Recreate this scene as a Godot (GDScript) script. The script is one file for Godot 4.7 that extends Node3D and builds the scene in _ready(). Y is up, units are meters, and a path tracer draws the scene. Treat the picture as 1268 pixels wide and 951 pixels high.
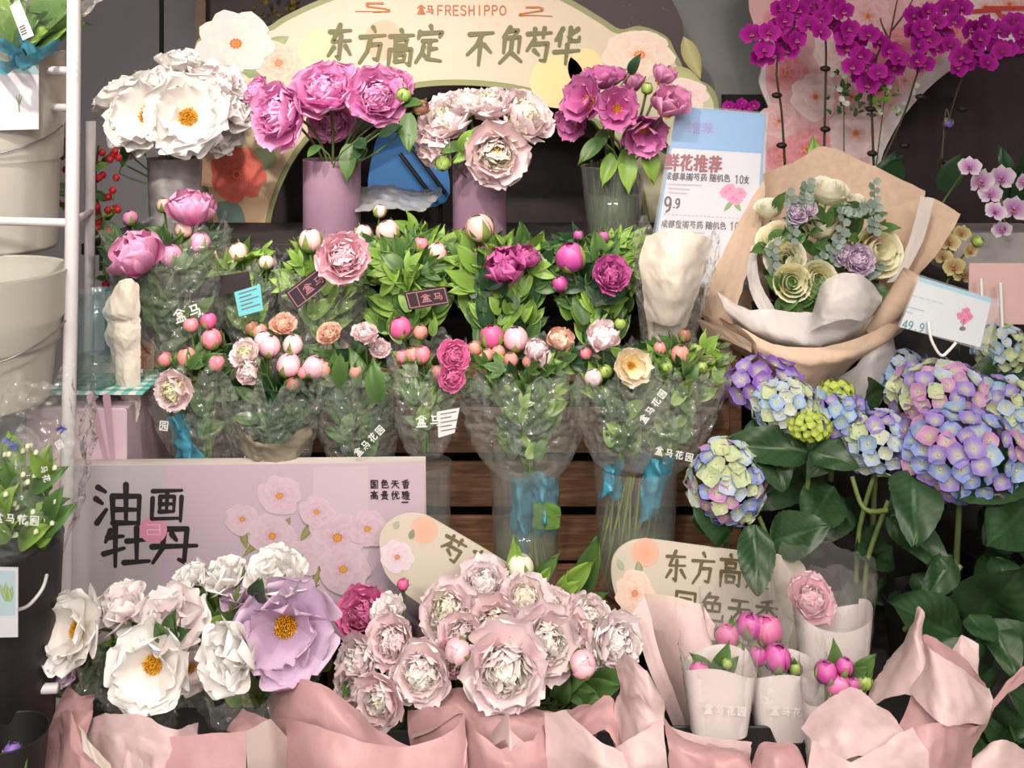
extends Node3D
# Flower stall built object by object. Pixels of the photograph (1268x951) are turned into directions, depths are in metres from the lens.
const F := 1300.0
const HY := 90.0
const CAMY := 1.55
var rng := RandomNumberGenerator.new()
var noise := FastNoiseLite.new()
var M := {}
var names := {}
var pools := {}
var PR: Node3D
var lift := 0.0

func P(px: float, py: float, d: float) -> Vector3:
	return Vector3((px - 634.0) / F * d, CAMY - (py - HY) / F * d, -d)

func hx(s: String) -> Color:
	return Color(s).srgb_to_linear()

class MB:
	var v := PackedVector3Array()
	var c := PackedColorArray()
	var uv := PackedVector2Array()
	var ix := PackedInt32Array()
	func vert(p: Vector3, col := Color.WHITE, t := Vector2.ZERO) -> int:
		v.append(p); c.append(col); uv.append(t)
		return v.size() - 1
	func tri(a: int, b: int, d: int) -> void:
		ix.append(a); ix.append(b); ix.append(d)
	func quad(a: int, b: int, d: int, e: int) -> void:
		tri(a, b, d); tri(a, d, e)
	func grid(nu: int, nv: int, f: Callable, col: Callable, closed := false) -> void:
		var s := v.size()
		for j in nv + 1:
			for i in nu + (0 if closed else 1):
				var a := float(i) / nu
				var b := float(j) / nv
				vert(f.call(a, b), col.call(a, b), Vector2(a, b))
		var w := nu if closed else nu + 1
		for j in nv:
			for i in nu:
				var i2 := (i + 1) % w
				quad(s + j * w + i, s + (j + 1) * w + i, s + (j + 1) * w + i2, s + j * w + i2)
	func tube(path: Array, r0: float, r1: float, sides: int, col: Color, caps := true) -> void:
		var n := path.size()
		var s := v.size()
		var up := Vector3(0.3, 0.2, 0.93).normalized()
		for k in n:
			var d: Vector3 = (path[mini(k + 1, n - 1)] - path[maxi(k - 1, 0)]).normalized()
			var x := d.cross(up).normalized()
			var y := x.cross(d).normalized()
			var r := lerpf(r0, r1, float(k) / maxf(1, n - 1))
			for i in sides:
				var a := TAU * i / sides
				vert(path[k] + (x * cos(a) + y * sin(a)) * r, col, Vector2(float(i) / sides, float(k) / n))
		for k in n - 1:
			for i in sides:
				var j := (i + 1) % sides
				quad(s + k * sides + i, s + k * sides + j, s + (k + 1) * sides + j, s + (k + 1) * sides + i)
		if caps:
			for e in [0, n - 1]:
				var cv := vert(path[e], col)
				for i in sides:
					var j := (i + 1) % sides
					if e == 0: tri(cv, s + j, s + i)
					else: tri(cv, s + e * sides + i, s + e * sides + j)
	func lathe(prof: Array, sides: int, col: Color, o := Vector3.ZERO, squash := 1.0) -> void:
		var s := v.size()
		for k in prof.size():
			for i in sides:
				var a := TAU * i / sides
				vert(o + Vector3(cos(a) * prof[k].x, prof[k].y, sin(a) * prof[k].x * squash), col, Vector2(float(i) / sides, float(k) / prof.size()))
		for k in prof.size() - 1:
			for i in sides:
				var j := (i + 1) % sides
				quad(s + k * sides + i, s + (k + 1) * sides + i, s + (k + 1) * sides + j, s + k * sides + j)
	func box(lo: Vector3, hi: Vector3, col := Color.WHITE, bev := 0.0) -> void:
		var m := (lo + hi) / 2.0
		var h := (hi - lo) / 2.0
		for ax in 3:
			for sg in [-1.0, 1.0]:
				var n := Vector3.ZERO; n[ax] = sg
				var t := Vector3.ZERO; t[(ax + 1) % 3] = 1.0
				var b := n.cross(t)
				var ids := []
				for q in [[-1, -1], [1, -1], [1, 1], [-1, 1]]:
					var e: Vector3 = n * h + t * q[0] * (h - Vector3.ONE * bev) + b * q[1] * (h - Vector3.ONE * bev)
					ids.append(vert(m + e, col, Vector2(q[0] * 0.5 + 0.5, q[1] * 0.5 + 0.5)))
				quad(ids[0], ids[3], ids[2], ids[1])
		if bev > 0.0:
			for ax in 3:
				var a1 := (ax + 1) % 3
				var a2 := (ax + 2) % 3
				for s1 in [-1.0, 1.0]:
					for s2 in [-1.0, 1.0]:
						var pts := []
						for q in [[0, -1.0], [0, 1.0], [1, 1.0], [1, -1.0]]:
							var e := Vector3.ZERO
							e[ax] = q[1] * (h[ax] - bev)
							e[a1] = s1 * (h[a1] - (bev if q[0] == 1 else 0.0))
							e[a2] = s2 * (h[a2] - (bev if q[0] == 0 else 0.0))
							pts.append(vert(m + e, col))
						if s1 * s2 > 0: quad(pts[0], pts[1], pts[2], pts[3])
						else: quad(pts[3], pts[2], pts[1], pts[0])
	func mesh() -> ArrayMesh:
		var n := PackedVector3Array()
		n.resize(v.size())
		for k in range(0, ix.size(), 3):
			var a := ix[k]; var b := ix[k + 1]; var d := ix[k + 2]
			var fn := (v[d] - v[a]).cross(v[b] - v[a])
			n[a] += fn; n[b] += fn; n[d] += fn
		for k in n.size():
			n[k] = n[k].normalized() if n[k].length_squared() > 1e-24 else Vector3.UP
		var arr := []
		arr.resize(Mesh.ARRAY_MAX)
		arr[Mesh.ARRAY_VERTEX] = v
		arr[Mesh.ARRAY_NORMAL] = n
		arr[Mesh.ARRAY_COLOR] = c
		arr[Mesh.ARRAY_TEX_UV] = uv
		arr[Mesh.ARRAY_INDEX] = ix
		var m := ArrayMesh.new()
		m.add_surface_from_arrays(Mesh.PRIMITIVE_TRIANGLES, arr)
		return m

# ---------------------------------------------------------------- nodes
func numbered(called: String) -> String:
	if not names.has(called):
		names[called] = 0
		return called
	names[called] += 1
	return "%s_%03d" % [called, names[called]]

func thing(called: String, label: String, category: String, at := Vector3.ZERO, group := "") -> Node3D:
	var o := Node3D.new()
	o.name = numbered(called)
	add_child(o)
	o.position = at
	o.set_meta("label", label)
	o.set_meta("category", category)
	if group: o.set_meta("group", group)
	PR = o
	return o

func put(called: String, m: Mesh, mat: Material, parent: Node3D, xf := Transform3D()) -> MeshInstance3D:
	var o := MeshInstance3D.new()
	o.name = called
	o.mesh = m
	o.material_override = mat
	parent.add_child(o, true)
	o.transform = xf
	return o

func struct(called: String, mb: MB, mat: Material) -> MeshInstance3D:
	var o := MeshInstance3D.new()
	o.name = called
	o.mesh = mb.mesh()
	o.material_override = mat
	add_child(o)
	o.set_meta("kind", "structure")
	return o

# commit a builder whose vertices are world positions under a node that is only translated
func worldput(called: String, mb: MB, mat: Material, parent: Node3D, origin: Vector3) -> MeshInstance3D:
	if mb.v.is_empty(): return null
	for k in mb.v.size():
		mb.v[k] -= origin
	var o := put(called, mb.mesh(), mat, parent)
	if called in ["print", "lettering", "flower_print", "printing", "brand_lettering"]: o.set_meta("kind", "stuff")
	return o

func mat(albedo: Color, rough := 0.7, vertex := false, extra := {}) -> StandardMaterial3D:
	var m := StandardMaterial3D.new()
	m.albedo_color = albedo
	m.roughness = rough
	m.vertex_color_use_as_albedo = vertex
	for k in extra: m.set(k, extra[k])
	return m

func noise_tex(freq: float, ramp: Array, size := 512, kind := FastNoiseLite.TYPE_SIMPLEX_SMOOTH, sd := 1, normal := false) -> NoiseTexture2D:
	var t := NoiseTexture2D.new()
	t.width = size; t.height = size; t.seamless = true
	var n := FastNoiseLite.new()
	n.noise_type = kind; n.frequency = freq; n.seed = sd
	n.fractal_octaves = 2 if normal else 4
	t.noise = n
	if normal:
		t.as_normal_map = true
		t.bump_strength = 22.0
	else:
		var g := Gradient.new()
		g.set_color(0, ramp[0]); g.set_color(1, ramp[1])
		t.color_ramp = g
	return t

func make_materials() -> void:
	var bl := {"backlight_enabled": true, "backlight": Color(0.62, 0.62, 0.62), "metallic_specular": 0.3}
	M.petal = mat(Color.WHITE, 0.62, true, bl)
	M.bud = mat(Color.WHITE, 0.5, true)
	M.leaf = mat(Color.WHITE, 0.42, true, {"backlight_enabled": true, "backlight": Color(0.5, 0.5, 0.5)})
	M.stem = mat(Color.WHITE, 0.55, true)
	M.plain = mat(Color.WHITE, 0.6, true)
	M.print = mat(Color.WHITE, 0.45, true)
	M.cello = mat(Color(0.9, 0.92, 0.9, 0.10), 0.07, false, {"normal_enabled": true, "normal_scale": 1.6, "normal_texture": noise_tex(0.009, [], 512, FastNoiseLite.TYPE_SIMPLEX, 3, true), "uv1_triplanar": true, "uv1_scale": Vector3(7, 7, 7), "transparency": BaseMaterial3D.TRANSPARENCY_ALPHA, "metallic_specular": 0.6})
	M.clear_film = mat(Color(0.9, 0.9, 0.9, 0.06), 0.14, false, {"transparency": BaseMaterial3D.TRANSPARENCY_ALPHA, "metallic_specular": 0.6})
	M.glass = mat(Color(0.8, 0.84, 0.84, 0.06), 0.05, false, {"transparency": BaseMaterial3D.TRANSPARENCY_ALPHA, "metallic_specular": 0.6})
	M.acrylic = mat(Color(0.9, 0.92, 0.95, 0.1), 0.06, false, {"transparency": BaseMaterial3D.TRANSPARENCY_ALPHA})
	M.teal_glass = mat(Color(0.42, 0.68, 0.72, 0.08), 0.06, false, {"transparency": BaseMaterial3D.TRANSPARENCY_ALPHA})
	M.water = mat(Color(0.5, 0.55, 0.45, 0.25), 0.05, false, {"transparency": BaseMaterial3D.TRANSPARENCY_ALPHA})
	M.white_plastic = mat(Color("e6e6e2"), 0.4)
	M.white_metal = mat(Color("dcdade"), 0.4)
	M.black = mat(Color("1c1a1c"), 0.5)
	M.dark = mat(Color("2c282b"), 0.8)
	M.galv = mat(Color("c6c3c4"), 0.4, false, {"metallic": 0.0, "albedo_texture": noise_tex(0.012, [Color(0.62, 0.62, 0.64), Color(1, 1, 1)], 256), "uv1_triplanar": true, "uv1_scale": Vector3(5, 5, 5)})
	M.lilac = mat(Color("9d7f95"), 0.35, false, {"albedo_texture": noise_tex(0.01, [Color(0.86, 0.84, 0.86), Color(1, 1, 1)], 256, 1, 4), "uv1_triplanar": true, "uv1_scale": Vector3(3, 3, 3)})
	M.wood = mat(Color("967258"), 0.6, false, {"albedo_texture": noise_tex(0.02, [Color(0.6, 0.55, 0.5), Color(1.0, 1.0, 1.0)], 512, 1, 7), "uv1_world_triplanar": true, "uv1_triplanar": true, "uv1_scale": Vector3(0.7, 9, 9)})
	var fib := noise_tex(0.03, [Color(0.9, 0.9, 0.9), Color(1, 1, 1)], 256, 1, 9)
	M.kraft = mat(Color("d8bda6"), 0.75, false, {"albedo_texture": fib, "uv1_triplanar": true, "uv1_scale": Vector3(6, 6, 6), "backlight_enabled": true, "backlight": Color(0.25, 0.25, 0.25)})
	M.pink_paper = mat(Color("cfa4a6"), 0.5, false, {"albedo_texture": fib, "uv1_triplanar": true, "uv1_scale": Vector3(5, 5, 5), "backlight_enabled": true, "backlight": Color(0.3, 0.3, 0.3)})
	M.pale_pink_paper = mat(Color("dec3c3"), 0.5, false, {"albedo_texture": fib, "uv1_triplanar": true, "uv1_scale": Vector3(5, 5, 5), "backlight_enabled": true, "backlight": Color(0.35, 0.35, 0.35)})
	M.grey_paper = mat(Color("b9aba4"), 0.6)
	M.white_paper = mat(Color("e8dedd"), 0.6, false, {"backlight_enabled": true, "backlight": Color(0.3, 0.3, 0.3)})
	M.tissue = mat(Color("e4dbcf"), 0.8, false, {"backlight_enabled": true, "backlight": Color(0.6, 0.6, 0.6)})
	M.sheer = mat(Color(0.84, 0.82, 0.82, 0.86), 0.5, false, {"transparency": BaseMaterial3D.TRANSPARENCY_ALPHA, "backlight_enabled": true, "backlight": Color(0.5, 0.5, 0.5)})
	M.blue_film = mat(Color(0.26, 0.56, 0.66, 0.9), 0.3, false, {"transparency": BaseMaterial3D.TRANSPARENCY_ALPHA})
	M.blue = mat(Color("2c5f96"), 0.5)

# ---------------------------------------------------------------- petals, leaves, blooms
# a blade grows along +Y from the origin, its inner face looks to +Z
func blade(mb: MB, L: float, W: float, o: Dictionary, xf := Transform3D(), nu := 4, nv := 5) -> void:
	var peak: float = o.get("peak", 1.5)
	var sharp: float = o.get("sharp", 0.6)
	var bend: float = o.get("bend", 0.6)
	var cup: float = o.get("cup", 0.25)
	var ruf: float = o.get("ruf", 0.1)
	var notch: float = o.get("notch", 0.06)
	var fold: float = o.get("fold", 0.0)
	var tail: float = o.get("tail", 0.93)
	var back: float = o.get("back", 0.0)
	var p1 := rng.randf() * TAU
	var p2 := rng.randf() * TAU
	var k1 := rng.randf_range(3.0, 5.5)
	var cb: Color = o.base
	var ct: Color = o.tip
	var ce: Color = o.get("edge", ct)
	var mid: float = o.get("mid", 0.5)
	var tone := rng.randf_range(0.94, 1.04)
	mb.grid(nu, nv, func(a: float, b: float):
		var u: float = a * 2.0 - 1.0
		var w := W * pow(maxf(0.0, sin(PI * pow(b * tail + 0.035, peak))), sharp)
		var s: float = L * b * (1.0 - 0.10 * u * u * b - notch * b * (sin(u * k1 * 1.7 + p1) * 0.5 + 0.5))
		var th := bend * b
		var y := s * (1.0 - th * th / 6.0)
		var z := s * th * 0.5
		z += cup * W * u * u * (0.3 + 0.7 * b) * sin(PI * minf(1.0, b * 0.7 + 0.15)) + fold * W * absf(u) * sin(PI * b)
		z += ruf * W * b * b * (sin(u * k1 + p1) * 0.7 + sin(u * 7.0 + b * 4.0 + p2) * 0.45 + sin(u * 13.0 + p1 + b * 3.0) * 0.22 * b) - back * L * b * b * b
		return xf * Vector3(u * w, y, z)
	, func(a: float, b: float):
		var u: float = absf(a * 2.0 - 1.0)
		var t := smoothstep(0.0, 1.0, clampf((b - mid + 0.5), 0.0, 1.0))
		var cc := cb.lerp(ct, t).lerp(ce, clampf(u * u * 0.5 + b * b * b * 0.5, 0, 1) * 0.8)
		return Color(minf(cc.r * tone, 0.93), minf(cc.g * tone, 0.93), minf(cc.b * tone, 0.93)))

func petal_pool(key: String, n: int, L: float, W: float, o: Dictionary, nu := 4, nv := 5) -> Array:
	if not pools.has(key):
		var a := []
		for k in n:
			var mb := MB.new()
			blade(mb, L, W, o, Transform3D(), nu, nv)
			a.append(mb.mesh())
		pools[key] = a
	return pools[key]

# where a petal sits on a flower whose axis is +Y: azimuth, elevation above the horizontal, base ring radius, base height
func seat(phi: float, el: float, r0: float, h0: float, roll := 0.0, sc := 1.0) -> Transform3D:
	var R := Vector3(sin(phi), 0, cos(phi))
	var D := R * cos(el) + Vector3.UP * sin(el)
	var N := -R * sin(el) + Vector3.UP * cos(el)
	var X := D.cross(N)
	var b := Basis(X, D, N)
	if roll != 0.0: b = b * Basis(Vector3.UP, roll)
	return Transform3D(b.scaled_local(Vector3.ONE * sc), R * r0 + Vector3.UP * h0)

func facing(pos: Vector3, dir: Vector3, sc := 1.0) -> Transform3D:
	var y := dir.normalized()
	var x := y.cross(Vector3(0.13, 0.31, 0.94)).normalized()
	var z := x.cross(y)
	return Transform3D(Basis(x, y, z).rotated(y, rng.randf() * TAU).scaled_local(Vector3.ONE * sc), pos)

var PAL := {
	"white": ["efe6da", "f8f5f3", "faf8f7"], "whitepink": ["f2d6de", "f8eced", "faf4f4"], "pink": ["d066b0", "ec98d2", "f7c2e6"], "cream": ["f2e0a6", "f8f0dc", "faf5ea"],
	"blush": ["f0c6d0", "f5dce2", "f8ecec"], "magenta": ["b24490", "d873b8", "eaa8d4"], "palepink": ["ecaabf", "f5c6d4", "f8dce4"], "lavender": ["a586a6", "d8bcda", "e4d0e6"],
	"deep": ["a03080", "c650a0", "e088c0"], "rosepink": ["d06aa6", "e498c4", "f0b8da"], "guard": ["f3cad4", "f7e2e7", "faf1f2"], "core": ["efdca4", "f5ecd9", "faf5ec"], "corew": ["e9dcc0", "f6f0e8", "faf7f2"],
	"peach": ["dc9d86", "ecc0ab", "f2d4c6"], "hot": ["c83c8a", "e470ae", "f0a0c8"], "lemon": ["e6dc86", "f0ecc0", "f4f1d8"], "ivory": ["dfe0a8", "f0efd6", "f4f3e6"], "creamopen": ["f0dc98", "f6e8d6", "f8eee6"], "lavender2": ["b888b4", "dcc2dc", "e8d6e6"], "brown": ["7a5a44", "9a6a58", "a87a68"], "green": ["7d9a48", "93b058", "b0c478"], "lavtulip": ["5a3a8a", "7a58b0", "9a7cc8"], "budpink": ["d98a84", "e8899c", "f0a4b4"], "budpeach": ["c48f78", "d8948a", "e2aaa2"], "budpale": ["e8c8b0", "efc6c4", "f4dad8"], "budhot": ["c06a88", "dc5f98", "ea86b4"],
	"lilac": ["9c86b8", "cdb6d4", "e2d2e2"],
}
func pal(k: String, extra := {}) -> Dictionary:
	var p: Array = PAL[k]
	var d := {"base": hx(p[0]), "tip": hx(p[1]), "edge": hx(p[2])}
	d.merge(extra, true)
	return d

func ring(parent: Node3D, xf: Transform3D, pool: Array, n: int, e0: float, e1: float, r0: float, h0: float, sc := 1.0, phase := 0.0, jit := 0.12) -> void:
	for k in n:
		var el := deg_to_rad(rng.randf_range(e0, e1))
		var phi := phase + TAU * (k + rng.randf_range(-jit, jit)) / n
		var s := sc * rng.randf_range(0.9, 1.08)
		put("petal", pool[rng.randi() % pool.size()], M.petal, parent, xf * seat(phi, el, r0 * rng.randf_range(0.8, 1.2), h0, rng.randf_range(-0.2, 0.2), s))

func stamen_mesh(key: String, cols: Array, R: float, n: int, H: float) -> ArrayMesh:
	if not pools.has(key):
		var mb := MB.new()
		for k in n:
			var phi := k * 2.39996
			var r := R * sqrt((k + 3.0) / (n + 3.0))
			var h := H * (0.75 + 0.35 * rng.randf()) * (1.0 - 0.25 * r / R)
			var b := Vector3(sin(phi) * r * 0.35, 0, cos(phi) * r * 0.35)
			var t := Vector3(sin(phi) * r, h, cos(phi) * r)
			mb.tube([b, t], 0.007, 0.006, 3, hx(cols[0]), false)
			mb.tube([t - Vector3(0, 0.012, 0), t, t + Vector3(rng.randf_range(-.02, .02), 0.05, rng.randf_range(-.02, .02))], 0.02, 0.012, 4, hx(cols[1 + k % (cols.size() - 1)]))
		pools[key] = mb.mesh()
	return pools[key]

func pistil_mesh(key: String, col: String, R: float) -> ArrayMesh:
	if not pools.has(key):
		var mb := MB.new()
		for k in 4:
			var a := TAU * k / 4.0
			var o := Vector3(sin(a), 0, cos(a)) * R * 0.45
			mb.tube([o * 0.4, o + Vector3(0, R * 1.3, 0), o * 1.6 + Vector3(0, R * 2.0, 0)], R * 0.5, R * 0.15, 5, hx(col))
		pools[key] = mb.mesh()
	return pools[key]

# petals of a bloom become children of parent; unit radius scaled by R
func bloom(parent: Node3D, at: Vector3, dir: Vector3, R: float, kind: String, col: String) -> void:
	var xf := facing(at, dir, R)
	match kind:
		"tree":
			var o := pal(col, {"bend": 0.5, "cup": 0.2, "ruf": 0.11, "notch": 0.1, "mid": 0.35, "peak": 1.7, "sharp": 0.55})
			var pl := petal_pool("tree" + col, 6, 1.0, 0.74, o, 12, 9)
			ring(parent, xf, pl, 6, 6, 22, 0.06, 0.0, 1.0)
			ring(parent, xf, pl, 5, 26, 44, 0.07, 0.02, 0.84, 0.5)
			put("stamens", stamen_mesh("st_tree", ["e8c27a", "e8a818", "f2c02c", "dd9410"], 0.2, 90, 0.2), M.plain, parent, xf)
			put("pistil", pistil_mesh("pi_dark", "5b2438", 0.06), M.plain, parent, xf)
		"treeside":
			var o := pal(col, {"bend": 0.5, "cup": 0.2, "ruf": 0.11, "notch": 0.1, "mid": 0.35, "peak": 1.7, "sharp": 0.55})
			var pl := petal_pool("tree" + col, 6, 1.0, 0.74, o, 12, 9)
			ring(parent, xf, pl, 5, 20, 40, 0.06, 0.0, 1.0)
			ring(parent, xf, pl, 5, 44, 62, 0.08, 0.02, 0.9, 0.5)
			ring(parent, xf, pl, 4, 62, 80, 0.06, 0.02, 0.75, 0.9)
		"single":
			var o := pal(col, {"bend": 0.5, "cup": 0.3, "ruf": 0.08, "notch": 0.08, "mid": 0.6, "peak": 1.5})
			var pl := petal_pool("single" + col, 4, 1.0, 0.44, o, 8, 8)
			ring(parent, xf, pl, 8, 14, 32, 0.08, 0.0, 1.0)
			ring(parent, xf, pl, 4, 38, 52, 0.06, 0.02, 0.85, 0.4)
			put("stamens", stamen_mesh("st_single", ["e0a030", "e8a818", "f5c838", "e09a18"], 0.24, 90, 0.14), M.plain, parent, xf)
			put("pistil", pistil_mesh("pi_gold", "d8a020", 0.06), M.plain, parent, xf)
		"singlecup":
			var o := pal(col, {"bend": 0.5, "cup": 0.3, "ruf": 0.08, "notch": 0.08, "mid": 0.6, "peak": 1.5})
			var pl := petal_pool("single" + col, 4, 1.0, 0.44, o, 8, 8)
			ring(parent, xf, pl, 7, 42, 58, 0.08, 0.0, 1.0)
			ring(parent, xf, pl, 4, 62, 72, 0.06, 0.02, 0.9, 0.4)
			put("stamens", stamen_mesh("st_single", ["e0a030", "e8a818", "f5c838", "e09a18"], 0.24, 90, 0.14), M.plain, parent, xf)
		"double", "bomb", "openbomb":
			var gcol := col
			var icol := col
			if kind == "bomb": gcol = "guard"
			if kind == "openbomb": gcol = "blush"
			var g := petal_pool("dg" + gcol, 5, 1.0, 0.56, pal(gcol, {"bend": 0.7, "cup": 0.3, "ruf": 0.08, "notch": 0.09, "peak": 1.6}), 9, 8)
			var i1 := petal_pool("di" + icol, 6, 0.64, 0.31, pal(icol, {"bend": 1.0, "cup": 0.4, "ruf": 0.1, "notch": 0.14, "mid": 0.3, "sharp": 0.5, "peak": 1.8}), 8, 7)
			ring(parent, xf, g, 8, 2, 20, 0.08, 0.0, 1.0)
			ring(parent, xf, g, 7, 26, 44, 0.12, 0.02, 0.88, 0.4)
			ring(parent, xf, g, 5, 46, 60, 0.14, 0.02, 0.74, 0.9)
			if not pools.has("heart" + icol):
				var hm := MB.new()
				var hc: Color = (pal(icol).tip as Color).lerp(pal(icol).base, 0.3)
				hm.grid(20, 8, func(a: float, b: float):
					var an: float = a * TAU
					var la: float = b * PI * 0.5
					var rr: float = 0.4 * (1.0 + 0.1 * sin(an * 7.0 + b * 9.0) * cos(la))
					return Vector3(sin(an) * cos(la) * rr, sin(la) * rr * 1.05, cos(an) * cos(la) * rr)
				, func(_a, _b): return hc, true)
				pools["heart" + icol] = hm.mesh()
			put("heart", pools["heart" + icol], M.petal, parent, xf * Transform3D(Basis().scaled(Vector3.ONE * (0.6 if kind == "openbomb" else 1.0)), Vector3.ZERO))
			var big := 46 if kind != "openbomb" else 28
			for k in big:
				var y := 1.0 - 0.86 * (k + 0.5) / big
				if kind == "openbomb": y = 0.84 - 0.7 * (k + 0.5) / big
				var a := k * 2.39996
				var n := Vector3(sin(a) * sqrt(1.0 - y * y), y, cos(a) * sqrt(1.0 - y * y))
				var dd := (n + Vector3(rng.randf_range(-.3, .3), rng.randf_range(-.1, .3), rng.randf_range(-.3, .3))).normalized()
				# the broad face looks towards the axis, with a random twist
				var nn := (Vector3.UP - dd * dd.y + Vector3(0.01, 0, 0.02)).normalized()
				var bx := dd.cross(nn)
				var bs := Basis(bx, dd, nn) * Basis(Vector3.UP, rng.randf_range(-.5, .5))
				put("petal", i1[rng.randi() % 6], M.petal, parent, xf * Transform3D(bs.scaled_local(Vector3.ONE * rng.randf_range(0.75, 1.1)), n * 0.13 + Vector3(0, 0.04, 0)))
			if kind == "openbomb":
				put("stamens", stamen_mesh("st_cream", ["f0dc98", "f0d070", "f6e4a8"], 0.16, 40, 0.62), M.plain, parent, xf)
		"cup":
			var g := petal_pool("cg" + col, 4, 1.25, 0.7, pal(col, {"bend": 1.0, "cup": 0.5, "ruf": 0.1, "notch": 0.12, "peak": 1.3}), 8, 8)
			var i2 := petal_pool("dj" + col, 5, 0.55, 0.2, pal(col, {"bend": 1.4, "cup": 0.5, "ruf": 0.4, "notch": 0.25, "mid": 0.2}), 7, 6)
			ring(parent, xf, g, 5, 24, 44, 0.12, -0.3, 1.0)
			ring(parent, xf, g, 5, 50, 64, 0.14, -0.28, 0.92, 0.6)
			ring(parent, xf, g, 4, 68, 78, 0.12, -0.24, 0.84, 0.2)
			ring(parent, xf, i2, 7, 72, 88, 0.22, 0.2, 1.0, 0.3)
			ring(parent, xf, i2, 4, 76, 92, 0.08, 0.25, 1.0, 0.3)
		"rose":
			for lay in 5:
				var n: int = [5, 4, 3, 3, 2][lay]
				var rr: float = [0.98, 0.78, 0.58, 0.4, 0.22][lay]
				var pool := shell_pool("rose%s%d" % [col, lay], 3, rr, [1.05, 1.25, 1.32, 1.3, 1.22][lay], [0.2, 0.1, 0.05, 0.02, 0.0][lay], pal(col))
				for k in n:
					var t := Transform3D(Basis(Vector3.UP, TAU * (k + rng.randf_range(-.1, .1)) / n + lay * 0.7), Vector3(0, -0.55, 0))
					put("petal", pool[rng.randi() % 3], M.petal, parent, xf * t)
			put("calyx", calyx_mesh(), M.leaf, parent, xf * Transform3D(Basis(), Vector3(0, -0.55, 0)))

# curved shell petals that wrap round the axis (roses)
func shell_pool(key: String, n: int, r: float, h: float, flare: float, o: Dictionary) -> Array:
	if not pools.has(key):
		var arr := []
		for q in n:
			var mb := MB.new()
			var p := rng.randf() * TAU
			mb.grid(6, 6, func(a: float, b: float):
				var u: float = a * 2.0 - 1.0
				var hh: float = h * b * (1.0 - 0.22 * u * u - 0.04 * sin(u * 5.0 + p))
				var rad: float = r * (0.25 + 0.75 * pow(sin(minf(1.0, b * 1.25) * PI * 0.5), 0.7)) + flare * pow(b, 4.0) + 0.03 * u
				var ang: float = u * 1.15
				return Vector3(sin(ang) * rad, hh - flare * 0.35 * pow(b, 6.0), cos(ang) * rad)
			, func(a: float, b: float): return (o.base as Color).lerp(o.tip, smoothstep(0.0, 0.7, b)).lerp(o.edge, b * b * b))
			arr.append(mb.mesh())
		pools[key] = arr
	return pools[key]

func calyx_mesh() -> ArrayMesh:
	if not pools.has("calyx"):
		var mb := MB.new()
		for k in 5:
			blade(mb, 0.7, 0.22, {"base": hx("4d6b34"), "tip": hx("6f8d4a"), "bend": 0.9, "cup": 0.4, "peak": 0.9, "sharp": 0.8, "tail": 0.96}, seat(TAU * k / 5.0, 0.3, 0.03, -0.12), 3, 4)
		pools["calyx"] = mb.mesh()
	return pools["calyx"]

# bud: overlapping shells in one mesh, sepals in another; unit radius
func bud_meshes(col: String, variant: int) -> Array:
	var key := "bud%s%d" % [col, variant]
	if not pools.has(key):
		var o := pal(col)
		var gr := hx("8fa05a")
		var mb := MB.new()
		mb.lathe([Vector2(0, 1.0), Vector2(0.3, 0.94), Vector2(0.6, 0.7), Vector2(0.8, 0.3), Vector2(0.82, -0.1), Vector2(0.65, -0.6), Vector2(0.3, -0.85), Vector2(0, -0.9)], 14, (o.tip as Color).lerp(o.base, 0.35))
		for k in 7:
			var p := TAU * k / 3.3 + variant
			var rr := 0.80 + 0.036 * (6 - k) + rng.randf_range(-0.02, 0.02)
			var sq := rng.randf_range(0.0, 0.25)
			var t0 := rng.randf_range(0.84, 1.06)
			mb.grid(8, 7, func(a: float, b: float):
				var u: float = a * 2.0 - 1.0
				var lat: float = lerpf(-1.5, 1.3 - 0.45 * u * u + sq * 0.5 - 0.06 * sin(u * 7.0 + p), b)
				var ang: float = p + u * 1.05
				var r := rr * cos(lat) * (1.0 + 0.05 * b) + 0.05 * b * b
				return Vector3(sin(ang) * r, sin(lat) * (1.12 if lat > 0 else 0.95), cos(ang) * r)
			, func(a: float, b: float):
				var cc := gr.lerp(o.base, smoothstep(0.14, 0.44, b)).lerp(o.tip, smoothstep(0.3, 0.7, b)).lerp(o.edge, smoothstep(0.75, 1.0, b) * 0.7)
				return Color(minf(.93, cc.r * t0), minf(.93, cc.g * t0), minf(.93, cc.b * t0)))
		var sp := MB.new()
		for k in 4:
			var sl := rng.randf_range(1.5, 2.3)
			blade(sp, sl, 0.42, {"base": hx("6c8840"), "tip": hx("86a452"), "edge": hx("9aa058"), "bend": sl * 0.84, "cup": 0.4, "peak": 0.75, "sharp": 0.8, "ruf": 0.02, "tail": 0.96}, seat(TAU * k / 4.0 + variant, 0.05, 0.12, -0.98), 3, 5)
		for k in 2:
			blade(sp, rng.randf_range(1.6, 2.4), 0.2, {"base": hx("5c7c3a"), "tip": hx("86a64e"), "bend": 0.5, "cup": 0.2, "peak": 0.8, "sharp": 0.8, "ruf": 0.02, "tail": 0.97}, seat(TAU * k / 2.0 + 1.3 * variant, 0.7, 0.15, -1.05), 3, 5)
		pools[key] = [mb.mesh(), sp.mesh()]
	return pools[key]

func bud(parent: Node3D, at: Vector3, dir: Vector3, R: float, col: String, part := true) -> void:
	var ms := bud_meshes(col, rng.randi() % 3)
	var xf := facing(at, dir, R * 0.9)
	var b := put("bud", ms[0], M.bud, parent, xf)
	if part: put("sepals", ms[1], M.leaf, b)
	else: put("sepals", ms[1], M.leaf, parent, xf)

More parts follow.
